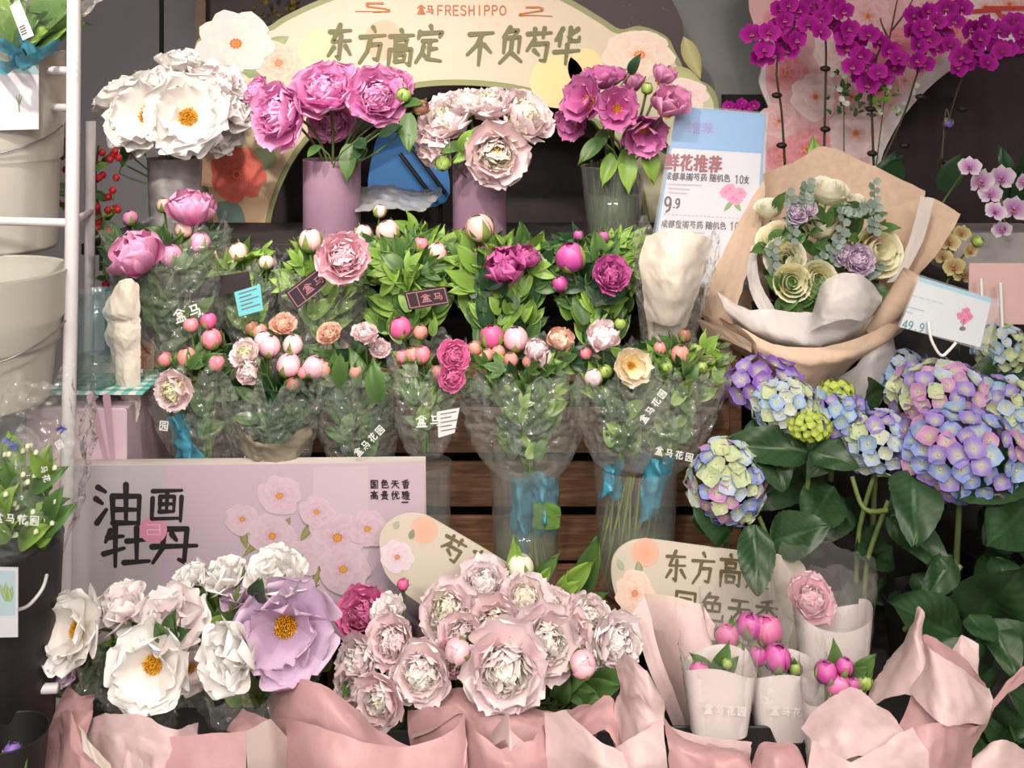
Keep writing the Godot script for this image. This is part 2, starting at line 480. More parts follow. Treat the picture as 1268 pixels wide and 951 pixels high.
var LEAFC := {"bright": ["668c3a", "85ac4c", "9dbf60"], "mid": ["3f5f32", "52743c", "648848"], "dark": ["26402a", "325436", "3e6240"], "grey": ["566647", "6a7a58", "7f8d6c"], "olive": ["4c5a34", "64723f", "788550"]}
func leaf_pool(col: String, shape := "peony") -> Array:
	var key := "leaf" + col + shape
	if not pools.has(key):
		var a := []
		var p: Array = LEAFC[col]
		for k in 5:
			var mb := MB.new()
			var o := {"base": hx(p[0]), "tip": hx(p[1]), "edge": hx(p[2]), "bend": rng.randf_range(-0.9, 0.5), "cup": 0.0, "fold": 0.35, "ruf": 0.3, "notch": 0.0, "peak": 0.85, "sharp": 0.85, "tail": 0.955}
			if shape == "broad": o.merge({"peak": 0.8, "sharp": 0.65}, true)
			blade(mb, 1.0, 0.17 if shape == "peony" else 0.25, o, Transform3D(), 6, 9)
			if shape == "peony" and k >= 2:
				for s in [-1.0, 1.0]:
					blade(mb, 0.72, 0.125, o, Transform3D(Basis(Vector3.BACK, s * 0.65), Vector3(0, 0.08, 0)), 4, 6)
			a.append(mb.mesh())
		pools[key] = a
	return pools[key]

# a leaf whose base is at b and whose tip points to t
func leaf(parent: Node3D, b: Vector3, t: Vector3, col: String, shape := "peony", wide := 1.0, up := Vector3(0, 0.5, 0.87), pick := -1) -> void:
	var pl := leaf_pool(col, shape)
	var y := t - b
	var L := y.length()
	y /= L
	var x := y.cross(up).normalized()
	var z := x.cross(y)
	put("leaf", pl[rng.randi() % pl.size() if pick < 0 else pick], M.leaf, parent, Transform3D(Basis(x * L * wide, y * L, z * L * wide), b))

func curve3(a: Vector3, ta: Vector3, b: Vector3, tb: Vector3, n := 6) -> Array:
	var r := []
	for k in n + 1:
		r.append(a.bezier_interpolate(a + ta, b - tb, b, float(k) / n))
	return r

func stem(parent: Node3D, a: Vector3, b: Vector3, dir: Vector3, r := 0.003, col := "5d7a3c", n := 6) -> void:
	var L := a.distance_to(b) * 0.4
	var mb := MB.new()
	mb.tube(curve3(a, Vector3(0, L, 0), b, dir.normalized() * L, n), r, r * 0.9, 5, hx(col))
	put("stem", mb.mesh(), M.stem, parent)

# ---------------------------------------------------------------- writing: brush strokes on a 10x10 square
var GRASS := "1.2,1.7 8.8,1.6|3.4,.5 3.5,2.8|6.5,.4 6.3,2.8"
var BIRD := "5.6,.4 4.2,4|5.1,2.6 5.1,9.8|7,.6 7.4,1.8|5.1,2.6 9.4,2.6|5.1,4.8 9,4.8|5.1,6.9 9,6.9|5.1,9.2 9.6,9.2|7.2,2.6 7.2,9.2"
var GL := {
	"东": "1.5,2 8.2,1.8|4.6,.3 2.6,4.6 8.4,4.4|5.2,3 5.2,9 4.2,8.4|3.2,6 1.6,8.2|7,5.8 8.8,8",
	"方": "4.8,.3 5.6,1.4|1,2.7 9,2.5|4.4,2.7 3.6,6.5 1.4,9.4|4.2,4.8 7.8,4.7 7.2,8.8 5.9,8.4",
	"高": "4.8,.2 5.3,1.1|1.3,1.7 8.9,1.6|3.2,2.6 3.3,4.2|3.2,2.6 6.9,2.6 6.7,4.2|3.3,4.1 6.8,4.1|1.6,5.2 1.6,9.6|1.6,5.2 8.6,5.2 8.5,9.3 7.6,8.9|3.6,6.5 3.7,8.3|3.6,6.5 6.6,6.5 6.5,8.3|3.7,8.2 6.6,8.2",
	"定": "4.9,.2 5.3,1.2|1.6,1.6 1.2,3.2|1.6,2 8.8,1.9 8.1,3.1|2.8,4 7.3,3.9|5.1,4 5.1,8.4|5.1,6.1 7.5,6|3.2,5.3 2.8,7 1.1,9.4|2.9,7 4.6,8.6 9.2,9.3",
	"不": "1.2,1.6 8.8,1.4|5.3,1.6 3.8,4.4 1,6.8|5,3.6 5,9.6|6.2,4.4 8.6,6.4",
	"负": "4,.3 2,2.8|3.8,1.2 6.6,1.1 5.4,2.8|2.6,3 2.6,6.8|2.6,3 7.4,2.9 7.4,6.8|5,3.9 4.9,6.6 1.6,9.4|5.6,7.2 8.6,9.2",
	"芍": "G|3.6,3.2 1.4,6|3,4.4 8,4.3 7.6,8.8 6,8.6|3.8,6 5.4,7.2",
	"华": "3,.6 1,3.6|2.4,2.2 2.4,5|8,.8 5,2.8|5.6,.5 5.6,3.8 8.6,3.9 8.7,2.9|1,6.6 9,6.4|5,4.8 5,9.8",
	"盒": "5,.2 1,3|5,.2 9,3|3.6,2.6 6.4,2.6|3.3,3.6 3.4,5.3|3.3,3.6 6.8,3.6 6.6,5.3|3.4,5.2 6.7,5.2|2.2,6.4 2.3,9|2.2,6.4 7.8,6.4 7.8,9|4.1,6.4 4.1,9|6,6.4 6,9|.8,9.2 9.2,9.2",
	"马": "2.2,1.2 7.2,1.2 6.6,4.6|3.2,1.4 2.8,4.8 8.2,4.7 7.8,9 6.4,8.6|1.2,7 6.4,6.9",
	"鲜": "2.4,.4 .8,2.4|2.2,1.2 4,1.2 3.4,2.4|1.2,2.6 1.2,6.6|1.2,2.6 4.4,2.6 4.4,6.6|1.2,4.6 4.4,4.6|2.8,2.6 2.8,6.6|1.2,6.6 4.4,6.6|.5,8.8 4.9,8.5|6,.6 6.6,1.8|8.8,.4 8,1.8|5.6,2.4 9.4,2.4|5.8,4.4 9.2,4.4|5.2,6.6 9.8,6.6|7.5,2.4 7.5,9.8",
	"花": "G|3.6,3.2 1.2,6.6|2.9,4.8 2.9,9.6|8,3.8 4.8,6.8|5.4,3 5.4,8.8 8.9,9 9,7.2",
	"推": ".6,2.6 3.8,2.6|2.3,.4 2.3,9 1.2,8.5|.6,6.2 3.8,5|B",
	"荐": "G|1,4 9,4|4.4,2.9 3.4,5.4 1,7.6|2.7,6.2 2.7,9.7|4.6,5.3 8,5.3 6.2,6.6|6.2,6.6 6.2,9.3 5.2,9|3.9,7.4 9.4,7.4",
	"成": "2,2.6 9,2.5|2,2.6 1.9,6 .8,9.4|2.2,4.8 4.6,4.8 4.4,7.6 3.4,7.3|5.4,.4 6.2,6 8.4,9 9.2,8|8.2,4.4 4.8,9|7,.6 8,1.6",
	"都": "1,2 5,2|3,.5 3,4|.4,4 5.6,4|5.2,1.2 .6,6.4|1.8,5.6 1.8,9.4|1.8,5.6 4.8,5.6 4.8,9.4|1.8,7.5 4.8,7.5|1.8,9.2 4.8,9.2|6.6,1 6.6,9.8|6.6,1.2 9,1.2 7.8,4.2 9.2,6 8.4,7.2 7.4,6.8",
	"单": "3,.4 4,1.6|7,.4 6,1.8|2.4,2.2 2.4,6|2.4,2.2 7.6,2.2 7.6,6|2.4,4.1 7.6,4.1|2.4,6 7.6,6|.8,7.6 9.2,7.6|5,2.2 5,9.8",
	"瓣": ".4,2.2 3,2.2|1.7,.6 1.7,2.2|.3,4.4 3.1,4.4|.5,6.4 3,6.4|1.7,4.4 1.5,7.5 .6,9.5|4,1.4 6.2,1|4.3,1.4 4.1,6 3.5,9.4|5.1,1.3 5.1,8 6,7.4|5.8,1.2 6.2,6 6.8,9.2|7,2.2 9.7,2.2|8.3,.6 8.3,2.2|6.9,4.4 9.8,4.4|7.1,6.6 9.7,6.6|8.3,4.4 8.3,9.8",
	"药": "G|3,3.2 1.2,5.2 3.4,5.2 1.2,7.4 4,7|1,9.4 4.2,8.6|6.2,3.2 4.8,6|5.8,4.5 9,4.5 8.7,9 7.4,8.7|6,6.2 7,7.4",
	"随": "1,.8 1,9.8|1,1 3,1 2,3.8 3,5.6 2,7|4,1.2 4.8,2.4|3.6,4.4 4.8,4.4 4.4,7.6 3.4,9|4.4,8 6,9.2 9.8,9.4|5.4,2 9.6,2|7.4,.4 5.2,4.6|6.4,3.8 6.4,8.2|6.4,3.8 9,3.8 9,8.2|6.4,5.2 9,5.2|6.4,6.6 9,6.6",
	"机": ".6,3 4.6,3|2.6,.4 2.6,9.8|2.6,3.2 .6,6.8|2.7,4 4.4,5.8|5.8,1.4 5.6,6 4.2,9.6|5.8,1.4 8.2,1.4 8.2,8.8 9.6,8.9 9.7,7",
	"色": "3.6,.3 1.2,3.4|3.2,1.4 6.8,1.3 5.4,3|2.2,3.4 2.3,8.8 9,9 9.2,7|2.2,3.4 7.8,3.3 7.8,6|2.3,5.9 7.8,5.9|5,3.4 5,5.9",
	"支": "1,2.6 9,2.5|5,.4 5,4.6|2,4.7 7.6,4.6 5,7.8 1.2,9.7|3,5.6 6,8 9.2,9.6",
	"重": "7.6,.5 2.4,1.2|.8,2.6 9.2,2.6|2.2,3.8 2.2,7|2.2,3.8 7.8,3.8 7.8,7|2.2,5.4 7.8,5.4|2.2,7 7.8,7|5,.9 5,9.4|1.8,8.2 8.2,8.2|.8,9.5 9.2,9.5",
	"油": "1,1 2.4,2|.6,3.6 1.8,4.6|.8,9 2.6,6|3.8,3 3.9,9.4|3.8,3 9,3 8.8,9.4|6.4,.4 6.4,9|3.9,6 8.8,6|3.9,9 8.8,9",
	"画": "1.2,1 8.8,.9|3.2,2.6 3.2,6.8|3.2,2.6 6.9,2.6 6.9,6.8|5,1 5,6.8|3.2,4.7 6.9,4.7|3.2,6.8 6.9,6.8|1.2,3 1.2,8.8 8.8,8.7|8.8,2.8 8.8,9.6",
	"牡": "1.8,1.4 .8,4|1.2,3 4.4,2.8|2.8,.4 2.8,9.8|.4,6.8 4.6,5.6|5.2,4 9.2,3.8|7.2,1 7.2,8.8|4.6,9 9.8,8.8",
	"丹": "2.8,1.4 2.7,6 1,9.4|2.8,1.4 7.4,1.3 7.3,9.2 6.2,8.6|4.4,2.6 5.4,4|.6,5.6 9.6,5.3",
	"国": "1.4,1 1.4,9.4|1.4,1 8.6,1 8.6,9.4|1.4,9.2 8.6,9.2|3,3 7,3|3.2,5 6.8,5|2.8,7.4 7.2,7.4|5,3 5,7.4|6.2,5.8 6.8,6.6",
	"天": "2,1.6 8,1.5|1,4.2 9,4.1|5,1.6 4.4,5.4 1,9.4|5,4.4 6.4,7 9.4,9.3",
	"香": "7,.4 2.6,1.2|1,2.6 9,2.6|5,.9 5,5.2|4.8,2.8 1.2,5.4|5.2,2.8 8.8,5.2|3,5.8 3,9.6|3,5.8 7.2,5.8 7.2,9.6|3,7.6 7.2,7.6|3,9.4 7.2,9.4",
	"贵": "3,.8 3,2.8|3,.8 7,.8 7,2.8|3,2.7 7,2.7|5,.2 5,4|1,4.2 9,4.2|2.8,5.4 2.8,8|2.8,5.4 7.2,5.4 7.2,8|5,6 4.6,8 1.6,9.7|5.6,8.2 8.6,9.6",
	"优": "3,.4 .8,4.2|2.1,2.8 2.1,9.8|3.6,3.4 9.2,3.3|5.6,.6 5.4,5 3.4,9.4|6.8,3.4 6.8,8.6 9.2,8.7 9.4,7|7.6,.8 8.6,1.9",
	"雅": "1,1.2 4.4,1.2|1.6,1.4 1.3,4 4.6,4|3.2,1.2 3.2,9 2.2,8.6|3,4.4 .6,7.8|B",
	"园": "1.4,1 1.4,9.4|1.4,1 8.6,1 8.6,9.4|1.4,9.2 8.6,9.2|3.4,2.8 6.6,2.8|2.6,4.6 7.4,4.6|4.2,4.6 4,6.6 2.8,8|5.8,4.6 5.8,7.2 7.2,7.3 7.3,6.4",
	"F": "2,0 2,10|2,0 7.5,0|2,4.8 6.8,4.8", "R": "2,0 2,10|2,0 6,0 7.4,1.2 7.4,3.8 6,5 2,5|5,5 7.8,10", "E": "2,0 2,10|2,0 7.5,0|2,4.8 7,4.8|2,10 7.6,10", "S": "7.4,1.4 6,0 3.4,0 2,1.5 2.2,3.6 7,5.8 7.4,8 6,10 3.2,10 1.8,8.6",
	"H": "2,0 2,10|7.8,0 7.8,10|2,4.8 7.8,4.8", "I": "5,0 5,10", "P": "2,0 2,10|2,0 6,0 7.4,1.2 7.4,3.8 6,5 2,5", "O": "5,0 2.4,1.4 1.4,5 2.4,8.6 5,10 7.6,8.6 8.6,5 7.6,1.4 5,0",
	"0": "5,0 3,1.6 2.4,5 3,8.4 5,10 7,8.4 7.6,5 7,1.6 5,0", "1": "3,2 5.4,0 5.4,10", "4": "6.4,10 6.4,0 1.8,7 8.4,7", "9": "7.4,3.4 6.4,5.6 4,5.8 2.4,4.4 2.4,1.8 4,0 6,0 7.4,1.6 7.6,5 6.6,8.4 4,10", ".": "4.6,9.6 5.2,9.6",
}
var parsed := {}
func glyph(ch: String) -> Array:
	if not parsed.has(ch):
		var out := []
		if GL.has(ch):
			var t: String = GL[ch].replace("G|", GRASS + "|").replace("|B", "|" + BIRD)
			for s in t.split("|"):
				var line := PackedVector2Array()
				for q in s.split(" "):
					var xy := q.split(",")
					line.append(Vector2(xy[0].to_float(), xy[1].to_float()))
				out.append(line)
		parsed[ch] = out
	return parsed[ch]

# a flat thing: all its pixels lie on the plane through p with normal n
func plane_of(p: Vector3, n: Vector3) -> Dictionary:
	return {"p": p, "n": n.normalized()}

func onp(s: Dictionary, px: float, py: float, off := 0.0) -> Vector3:
	var c := Vector3(0, CAMY, 0)
	var d := P(px, py, 1.0) - c
	var n: Vector3 = s.n
	return c + d * ((s.p + n * off - c).dot(n) / d.dot(n))

func ribbon(mb: MB, s: Dictionary, line: PackedVector2Array, w0: float, w1: float, off: float, col: Color) -> void:
	var n := line.size()
	lift = fmod(lift + 0.00002, 0.0006)
	off += lift
	for k in n - 1:
		var a := line[k]
		var b := line[k + 1]
		var t := (b - a).normalized().orthogonal()
		var wa := lerpf(w0, w1, float(k) / (n - 1))
		var wb := lerpf(w0, w1, float(k + 1) / (n - 1))
		var ids := []
		for q in [a - t * wa, a + t * wa, b + t * wb, b - t * wb]:
			ids.append(mb.vert(onp(s, q.x, q.y, off), col))
		mb.quad(ids[0], ids[1], ids[2], ids[3])
	for k in n:
		off += 0.000012
		disc(mb, s, line[k], lerpf(w0, w1, float(k) / (n - 1)) * 1.02, off, col, col, 8)

func disc(mb: MB, s: Dictionary, c: Vector2, r: float, off: float, c0: Color, c1: Color, n := 24, sq := 1.0) -> void:
	var own := r > 12.0
	if own: mb = MB.new()
	var m := mb.vert(onp(s, c.x, c.y, off), c0)
	for k in n:
		mb.vert(onp(s, c.x + cos(TAU * k / n) * r, c.y + sin(TAU * k / n) * r * sq, off), c1)
	for k in n:
		mb.tri(m, m + 1 + (k + 1) % n, m + 1 + k)
	if own: worldput("printed_disc", mb, M.print, PR, PR.position)

func write(mb: MB, s: Dictionary, text: String, at: Vector2, dx: Vector2, dy: Vector2, adv: float, w: float, col: Color, off := 0.0006, brush := true) -> void:
	var o := at
	var own := dx.length() > 10.5
	for ch in text:
		if own: mb = MB.new()
		for line in glyph(ch):
			var l2 := PackedVector2Array()
			for q in line:
				l2.append(o + dx * q.x / 10.0 + dy * q.y / 10.0)
			ribbon(mb, s, l2, w * (1.15 if brush else 1.0), w * (0.7 if brush else 1.0), off, col)
		o += dx * adv
		if own and mb.v.size(): worldput("letter", mb, M.print, PR, PR.position)
	return

func lines_of_print(mb: MB, s: Dictionary, at: Vector2, dir: Vector2, n: int, w: float, gap: float, col: Color) -> void:
	for k in n:
		var a := at + dir * gap * k
		ribbon(mb, s, PackedVector2Array([a, a + dir * w]), 1.1, 1.1, 0.0006, col)

# a printed flower: fans of petals, colours run from the heart to the rim as inks
func print_flower(mb: MB, s: Dictionary, c: Vector2, r: float, cols: Array, heart: Array, off: float, sq := 0.85, n := 7, sd := 1) -> void:
	var g := RandomNumberGenerator.new()
	g.seed = sd
	var own := r > 12.0
	if own: mb = MB.new()
	for lay in 3:
		var rr: float = r * [1.0, 0.78, 0.52][lay]
		for k in n - lay:
			var a := TAU * (k + g.randf_range(-.2, .2)) / (n - lay) + lay * 0.6
			var ctr := c + Vector2(cos(a), sin(a) * sq) * rr * 0.52
			var wv := rr * g.randf_range(0.42, 0.56)
			var m := mb.vert(onp(s, c.x + cos(a) * rr * 0.15, c.y + sin(a) * rr * 0.15 * sq, off), hx(cols[1]))
			var cnt := 14
			for q in cnt:
				var b := TAU * q / cnt
				var wob := 1.0 + 0.09 * sin(b * 4.0 + a * 5.0)
				var pt := ctr + Vector2(cos(b), sin(b) * sq) * wv * wob
				mb.vert(onp(s, pt.x, pt.y, off), hx(cols[0]).lerp(hx(cols[2]), g.randf() * 0.6))
			for q in cnt:
				mb.tri(m, m + 1 + (q + 1) % cnt, m + 1 + q)
			off += 0.000012
	disc(mb, s, c, r * 0.15, off, hx(heart[0]), hx(heart[1]), 16, sq)
	for k in 10:
		var a := TAU * k / 10.0
		disc(mb, s, c + Vector2(cos(a), sin(a) * sq) * r * 0.13, r * 0.035, off + 0.00005 + k * 0.00001, hx(heart[2]), hx(heart[2]), 6)
	if own: worldput("printed_flower", mb, M.print, PR, PR.position)

func print_leaf(mb: MB, s: Dictionary, a: Vector2, b: Vector2, w: float, off: float, c0: String, c1: String) -> void:
	var t := (b - a).orthogonal().normalized() * w
	var own := a.distance_to(b) > 12.0
	if own: mb = MB.new()
	var prev := []
	for k in 7:
		var f := k / 6.0
		var m := a.lerp(b, f)
		var ww := sin(PI * pow(f, 0.8))
		var ids := [mb.vert(onp(s, m.x - t.x * ww, m.y - t.y * ww, off), hx(c0)), mb.vert(onp(s, m.x, m.y, off), hx(c1)), mb.vert(onp(s, m.x + t.x * ww, m.y + t.y * ww, off), hx(c0))]
		if prev:
			mb.quad(prev[0], prev[1], ids[1], ids[0])
			mb.quad(prev[1], prev[2], ids[2], ids[1])
		prev = ids
	if own: worldput("printed_leaf", mb, M.print, PR, PR.position)

# board cut along a pixel outline on plane s
func board(mb: MB, s: Dictionary, poly: PackedVector2Array, thick: float, front: Color, side: Color, off := 0.0) -> void:
	var lo := poly[0]
	var hi := poly[0]
	for p in poly:
		lo = lo.min(p); hi = hi.max(p)
	var st := mb.v.size()
	var n := poly.size()
	for p in poly:
		mb.vert(onp(s, p.x, p.y, off), front, (p - lo) / (hi - lo))
	var tr := Geometry2D.triangulate_polygon(poly)
	for k in range(0, tr.size(), 3):
		var a := mb.v[st + tr[k]]; var b := mb.v[st + tr[k + 1]]; var c := mb.v[st + tr[k + 2]]
		if (c - a).cross(b - a).dot(s.n) > 0: mb.tri(st + tr[k], st + tr[k + 1], st + tr[k + 2])
		else: mb.tri(st + tr[k], st + tr[k + 2], st + tr[k + 1])
	if thick > 0:
		var s2 := mb.v.size()
		for p in poly:
			var q := onp(s, p.x, p.y, off)
			mb.vert(q, side)
			mb.vert(q - s.n * thick, side)
		for k in n:
			var j := (k + 1) % n
			mb.quad(s2 + k * 2, s2 + k * 2 + 1, s2 + j * 2 + 1, s2 + j * 2)
		var s3 := mb.v.size()
		for p in poly: mb.vert(onp(s, p.x, p.y, off) - s.n * thick, side)
		for k in range(0, tr.size(), 3): mb.tri(s3 + tr[k], s3 + tr[k + 1], s3 + tr[k + 2])

func smooth_poly(pts: Array, sub := 5, closed := true) -> PackedVector2Array:
	var r := PackedVector2Array()
	var n := pts.size()
	for k in n if closed else n - 1:
		var g := func(i): return Vector2(pts[posmod(i, n)][0], pts[posmod(i, n)][1]) if closed else Vector2(pts[clampi(i, 0, n - 1)][0], pts[clampi(i, 0, n - 1)][1])
		for q in sub:
			r.append(g.call(k).cubic_interpolate(g.call(k + 1), g.call(k - 1), g.call(k + 2), float(q) / sub))
	return r

# ---------------------------------------------------------------- paper and film
# a sheet through control rows of [px, py, depth]; crisp keeps the folds straight
func sheet(called: String, rows: Array, m: Material, parent: Node3D, crumple := 0.004, crisp := false, nu := 14, nv := 12, freq := 9.0) -> MeshInstance3D:
	var pts := []
	for r in rows:
		var l := []
		for q in r: l.append(P(q[0], q[1], q[2]))
		pts.append(l)
	var H := pts.size()
	var o := parent.position
	var sd := rng.randf() * 50.0
	var along := func(l: Array, t: float) -> Vector3:
		var n := l.size()
		var f := t * (n - 1)
		var k := clampi(int(f), 0, n - 2)
		var g := f - k
		if crisp or n == 2: return (l[k] as Vector3).lerp(l[k + 1], g)
		return (l[k] as Vector3).cubic_interpolate(l[k + 1], l[maxi(k - 1, 0)], l[mini(k + 2, n - 1)], g)
	var mb := MB.new()
	mb.grid(nu, nv, func(a: float, b: float):
		var col := []
		for k in H: col.append(along.call(pts[k], a))
		var p: Vector3 = along.call(col, b)
		var q := p * freq + Vector3(sd, sd, sd)
		var cr := Vector3(noise.get_noise_3dv(q * 50.0), noise.get_noise_3dv(q * 50.0 + Vector3(70, 30, 10)), noise.get_noise_3dv(q * 50.0 + Vector3(10, 90, 40)))
		# creases: fold the noise so that ridges stay sharp
		cr.z = absf(cr.z) * 2.0 - 0.4
		return p - o + cr * crumple
	, func(_a, _b): return Color.WHITE)
	return put(called, mb.mesh(), m, parent)

# film sleeve: rings from the tie T up to the rim centre C
func sleeve(called: String, parent: Node3D, T: Vector3, C: Vector3, r0: float, r1: float, m: Material, crumple := 0.012, jag := 0.03, power := 0.7, flat := 0.75, nu := 56, nv := 26, belly := 0.0) -> MeshInstance3D:
	var o := parent.position
	var sd := rng.randf() * 40.0
	var mb := MB.new()
	mb.grid(nu, nv, func(a: float, b: float):
		var ang: float = a * TAU
		var q := Vector3(cos(ang) * 1.3, b * 2.2 + sd, sin(ang) * 1.3)
		var r := lerpf(r0, r1, pow(b, power)) + belly * sin(PI * b)
		var nz := noise.get_noise_3dv(q * 34.0) * 0.7 + noise.get_noise_3dv(q * 80.0) * 0.3
		r += crumple * (absf(nz) * 3.0 - 0.6) * (0.3 + 0.7 * b) + crumple * 0.6 * sin(ang * 7.0 + sd) * b
		var c := T.lerp(C, b)
		var up := jag * b * (noise.get_noise_2d(cos(ang) * 30.0 + sd, sin(ang) * 30.0) * 1.6 - 0.5 * sin(ang))
		return c - o + Vector3(cos(ang) * r, up, sin(ang) * r * flat)
	, func(_a, _b): return Color.WHITE, true)
	return put(called, mb.mesh(), m, parent)

# wrapped bunch. heads: [px, py, r, kind, colour, facing x, facing y] in pixels
func bouquet(called: String, label: String, group: String, d: float, T: Array, C: Array, w: float, heads: Array, leafs: Array, opt := {}) -> Node3D:
	var s := d / F
	var tie := P(T[0], T[1], d)
	var rim := P(C[0], C[1], d)
	var root := thing(called, label, "bouquet", tie, group)
	for h in heads:
		var t := clampf((h[1] - (C[1] - 10.0)) / 70.0, -1.0, 1.0)
		var dd := d - w * s * 0.55 * t - (0.12 if h[2] >= 40 else 0.06 if h[2] >= 18 else 0.02)
		var pos := P(h[0], h[1], dd) - tie
		var dir := Vector3((h[0] - C[0]) / w * 0.5, 0.75, 0.65)
		if h.size() > 5: dir = Vector3(h[5], h[6], 1.0 - 0.5 * absf(h[6]))
		if h[3] == "bud": dir = Vector3(dir.x * 1.3 + rng.randf_range(-.25, .25), maxf(dir.y, 0.6) + 0.4, 0.45)
		dir = dir.normalized()
		var R: float = h[2] * dd / F
		if h[3] == "bud":
			bud(root, pos, dir, R, h[4])
		else:
			var b := Node3D.new()
			b.name = "bloom"
			root.add_child(b, true)
			bloom(b, pos - dir * R * 0.35, dir, R, h[3], h[4])
		stem(root, Vector3(rng.randf_range(-.008, .008), 0, rng.randf_range(-.008, .008)), pos - dir * R * 0.8, dir, 0.0028)
	var n := int(opt.get("leaves", 26) * 1.4)
	var spread: float = opt.get("spread", 1.0)
	var lh: float = opt.get("leaf_h", 34.0)
	for k in n:
		var a := rng.randf() * TAU
		var rr := sqrt(rng.randf()) * w * spread
		var px: float = C[0] + cos(a) * rr
		var rel := sin(a) * rr * 0.6
		var py: float = C[1] + opt.get("leaf_y", 12.0) + rng.randf_range(-18, 26) + (rel * 0.4)
		var b := P(px, py, d - rel * s) - tie
		var L: float = rng.randf_range(0.7, 1.25) * lh * s
		var dir := Vector3(cos(a) * 0.8 + rng.randf_range(-.5, .5), rng.randf_range(0.15, 1.0), rng.randf_range(-0.1, 0.9)).normalized()
		leaf(root, b - dir * L * 0.5, b + dir * L * 0.6, leafs[rng.randi() % leafs.size()], "peony", rng.randf_range(0.8, 1.3))
	for k in int(opt.get("inner", 16) * 1.6):
		var hgt := rng.randf_range(0.25, 0.85)
		var a := rng.randf() * TAU
		var c := tie.lerp(rim, hgt)
		var rr: float = w * s * pow(hgt, 0.7 if opt.get("film", true) else 0.25) * rng.randf_range(0.5, 0.86)
		var b := c + Vector3(cos(a) * rr, 0, absf(sin(a)) * rr * 0.6) - tie
		var dir := Vector3(cos(a) * 0.5 + rng.randf_range(-.4, .4), rng.randf_range(0.2, 1.0), rng.randf_range(-0.2, 0.3)).normalized()
		var L: float = rng.randf_range(26, 46) * s
		leaf(root, b - dir * L * 0.5, b + dir * L * 0.5, leafs[k % leafs.size()], "broad", 0.85)
	if opt.get("film", true):
		sleeve("wrapper", root, tie + Vector3(0, -0.01, 0), P(C[0], C[1] + opt.get("rim_y", 0.0) - 8.0, d), opt.get("r0", 0.02), w * s * 0.98, M.cello, opt.get("crumple", 0.011), 0.035, opt.get("power", 0.6) * 0.85, 0.8, 64, 30, w * s * 0.16)
	return root

# white printing on the film of a bunch
func film_print(root: Node3D, text: String, px: float, py: float, d: float, size: float, ang: float) -> void:
	var s := plane_of(P(px, py, d), Vector3(0, 0.05, 1))
	var mb := MB.new()
	var dx := Vector2(cos(ang), sin(ang)) * size
	write(mb, s, text, Vector2(px, py), dx, dx.orthogonal() * -1.0, 1.15, size * 0.055, hx("d8dcd8"), 0.0, false)
	worldput("printing", mb, M.print, root, root.position)

func rect(x0: float, y0: float, x1: float, y1: float) -> PackedVector2Array:
	return PackedVector2Array([Vector2(x0, y0), Vector2(x1, y0), Vector2(x1, y1), Vector2(x0, y1)])

func quadpoly(a: Array) -> PackedVector2Array:
	var r := PackedVector2Array()
	for q in a: r.append(Vector2(q[0], q[1]))
	return r

# ---------------------------------------------------------------- hydrangea and orchids
var HYD := {"blue": ["7d8fd0", "8ea2dc"], "lav": ["8f7ac8", "a48ad6"], "purple": ["7a52ae", "9468c4"], "pink": ["c08ac0", "d29cc8"], "ice": ["a9bcd6", "bccbe0"], "mint": ["b4c49c", "c4d0ae"], "lime": ["a9c040", "bdd04e"], "white": ["c2ccc8", "d0d6d6"], "sky": ["8fb0dc", "9fbce2"]}
func floret_pool(col: String) -> Array:
	var key := "floret" + col
	if not pools.has(key):
		var a := []
		for k in 3:
			var mb := MB.new()
			for q in 4:
				blade(mb, 1.0, 0.6, {"base": hx("cfd4a8"), "tip": hx(HYD[col][0]), "edge": hx(HYD[col][1]), "mid": 0.25, "bend": rng.randf_range(-0.2, 0.5), "cup": 0.2, "ruf": 0.08, "notch": 0.05, "peak": 1.25, "sharp": 0.6}, seat(TAU * q / 4.0 + 0.2 * k, 0.2, 0.03, 0.0), 4, 3)
			mb.lathe([Vector2(0.0, 0.12), Vector2(0.1, 0.08), Vector2(0.1, 0.0)], 6, hx("c8cc90"))
			a.append(mb.mesh())
		pools[key] = a
	return pools[key]

func mophead(plant: Node3D, px: float, py: float, d: float, rx: float, ry: float, cols: Array, size := 11.0, tilt := 0.45) -> void:
	var s := d / F
	var c := P(px, py, d)
	var hd := Node3D.new()
	hd.name = "flower_head"
	plant.add_child(hd, true)
	var n := int(1.75 * rx * ry / (size * size) * 3.0)
	for k in n:
		var t := (k + 0.5) / n
		var y := 1.0 - t * 1.62
		var a := k * 2.39996
		var r := sqrt(maxf(0, 1.0 - y * y))
		var v := Vector3(cos(a) * r, y, sin(a) * r)
		v = v.rotated(Vector3.RIGHT, tilt)
		if v.z < -0.35: continue
		var pos := c + v * Vector3(rx, ry, rx * 0.8) * s * rng.randf_range(0.9, 1.02)
		var dir := (v + Vector3(rng.randf_range(-.35, .35), rng.randf_range(-.35, .35), rng.randf_range(-.2, .35))).normalized()
		var pool := floret_pool(cols[rng.randi() % cols.size()])
		put("floret", pool[rng.randi() % 3], M.petal, hd, facing(pos - plant.position, dir, size * s * rng.randf_range(0.85, 1.15)))
	var mb := MB.new()
	mb.tube([c + Vector3(0, -0.02, 0), c + Vector3(0.004, -ry * s * 1.6, -0.02), c + Vector3(0.01, -ry * s * 3.4, -0.05)], 0.005, 0.006, 6, hx("6d7f48"))
	worldput("stem", mb, M.stem, plant, plant.position)

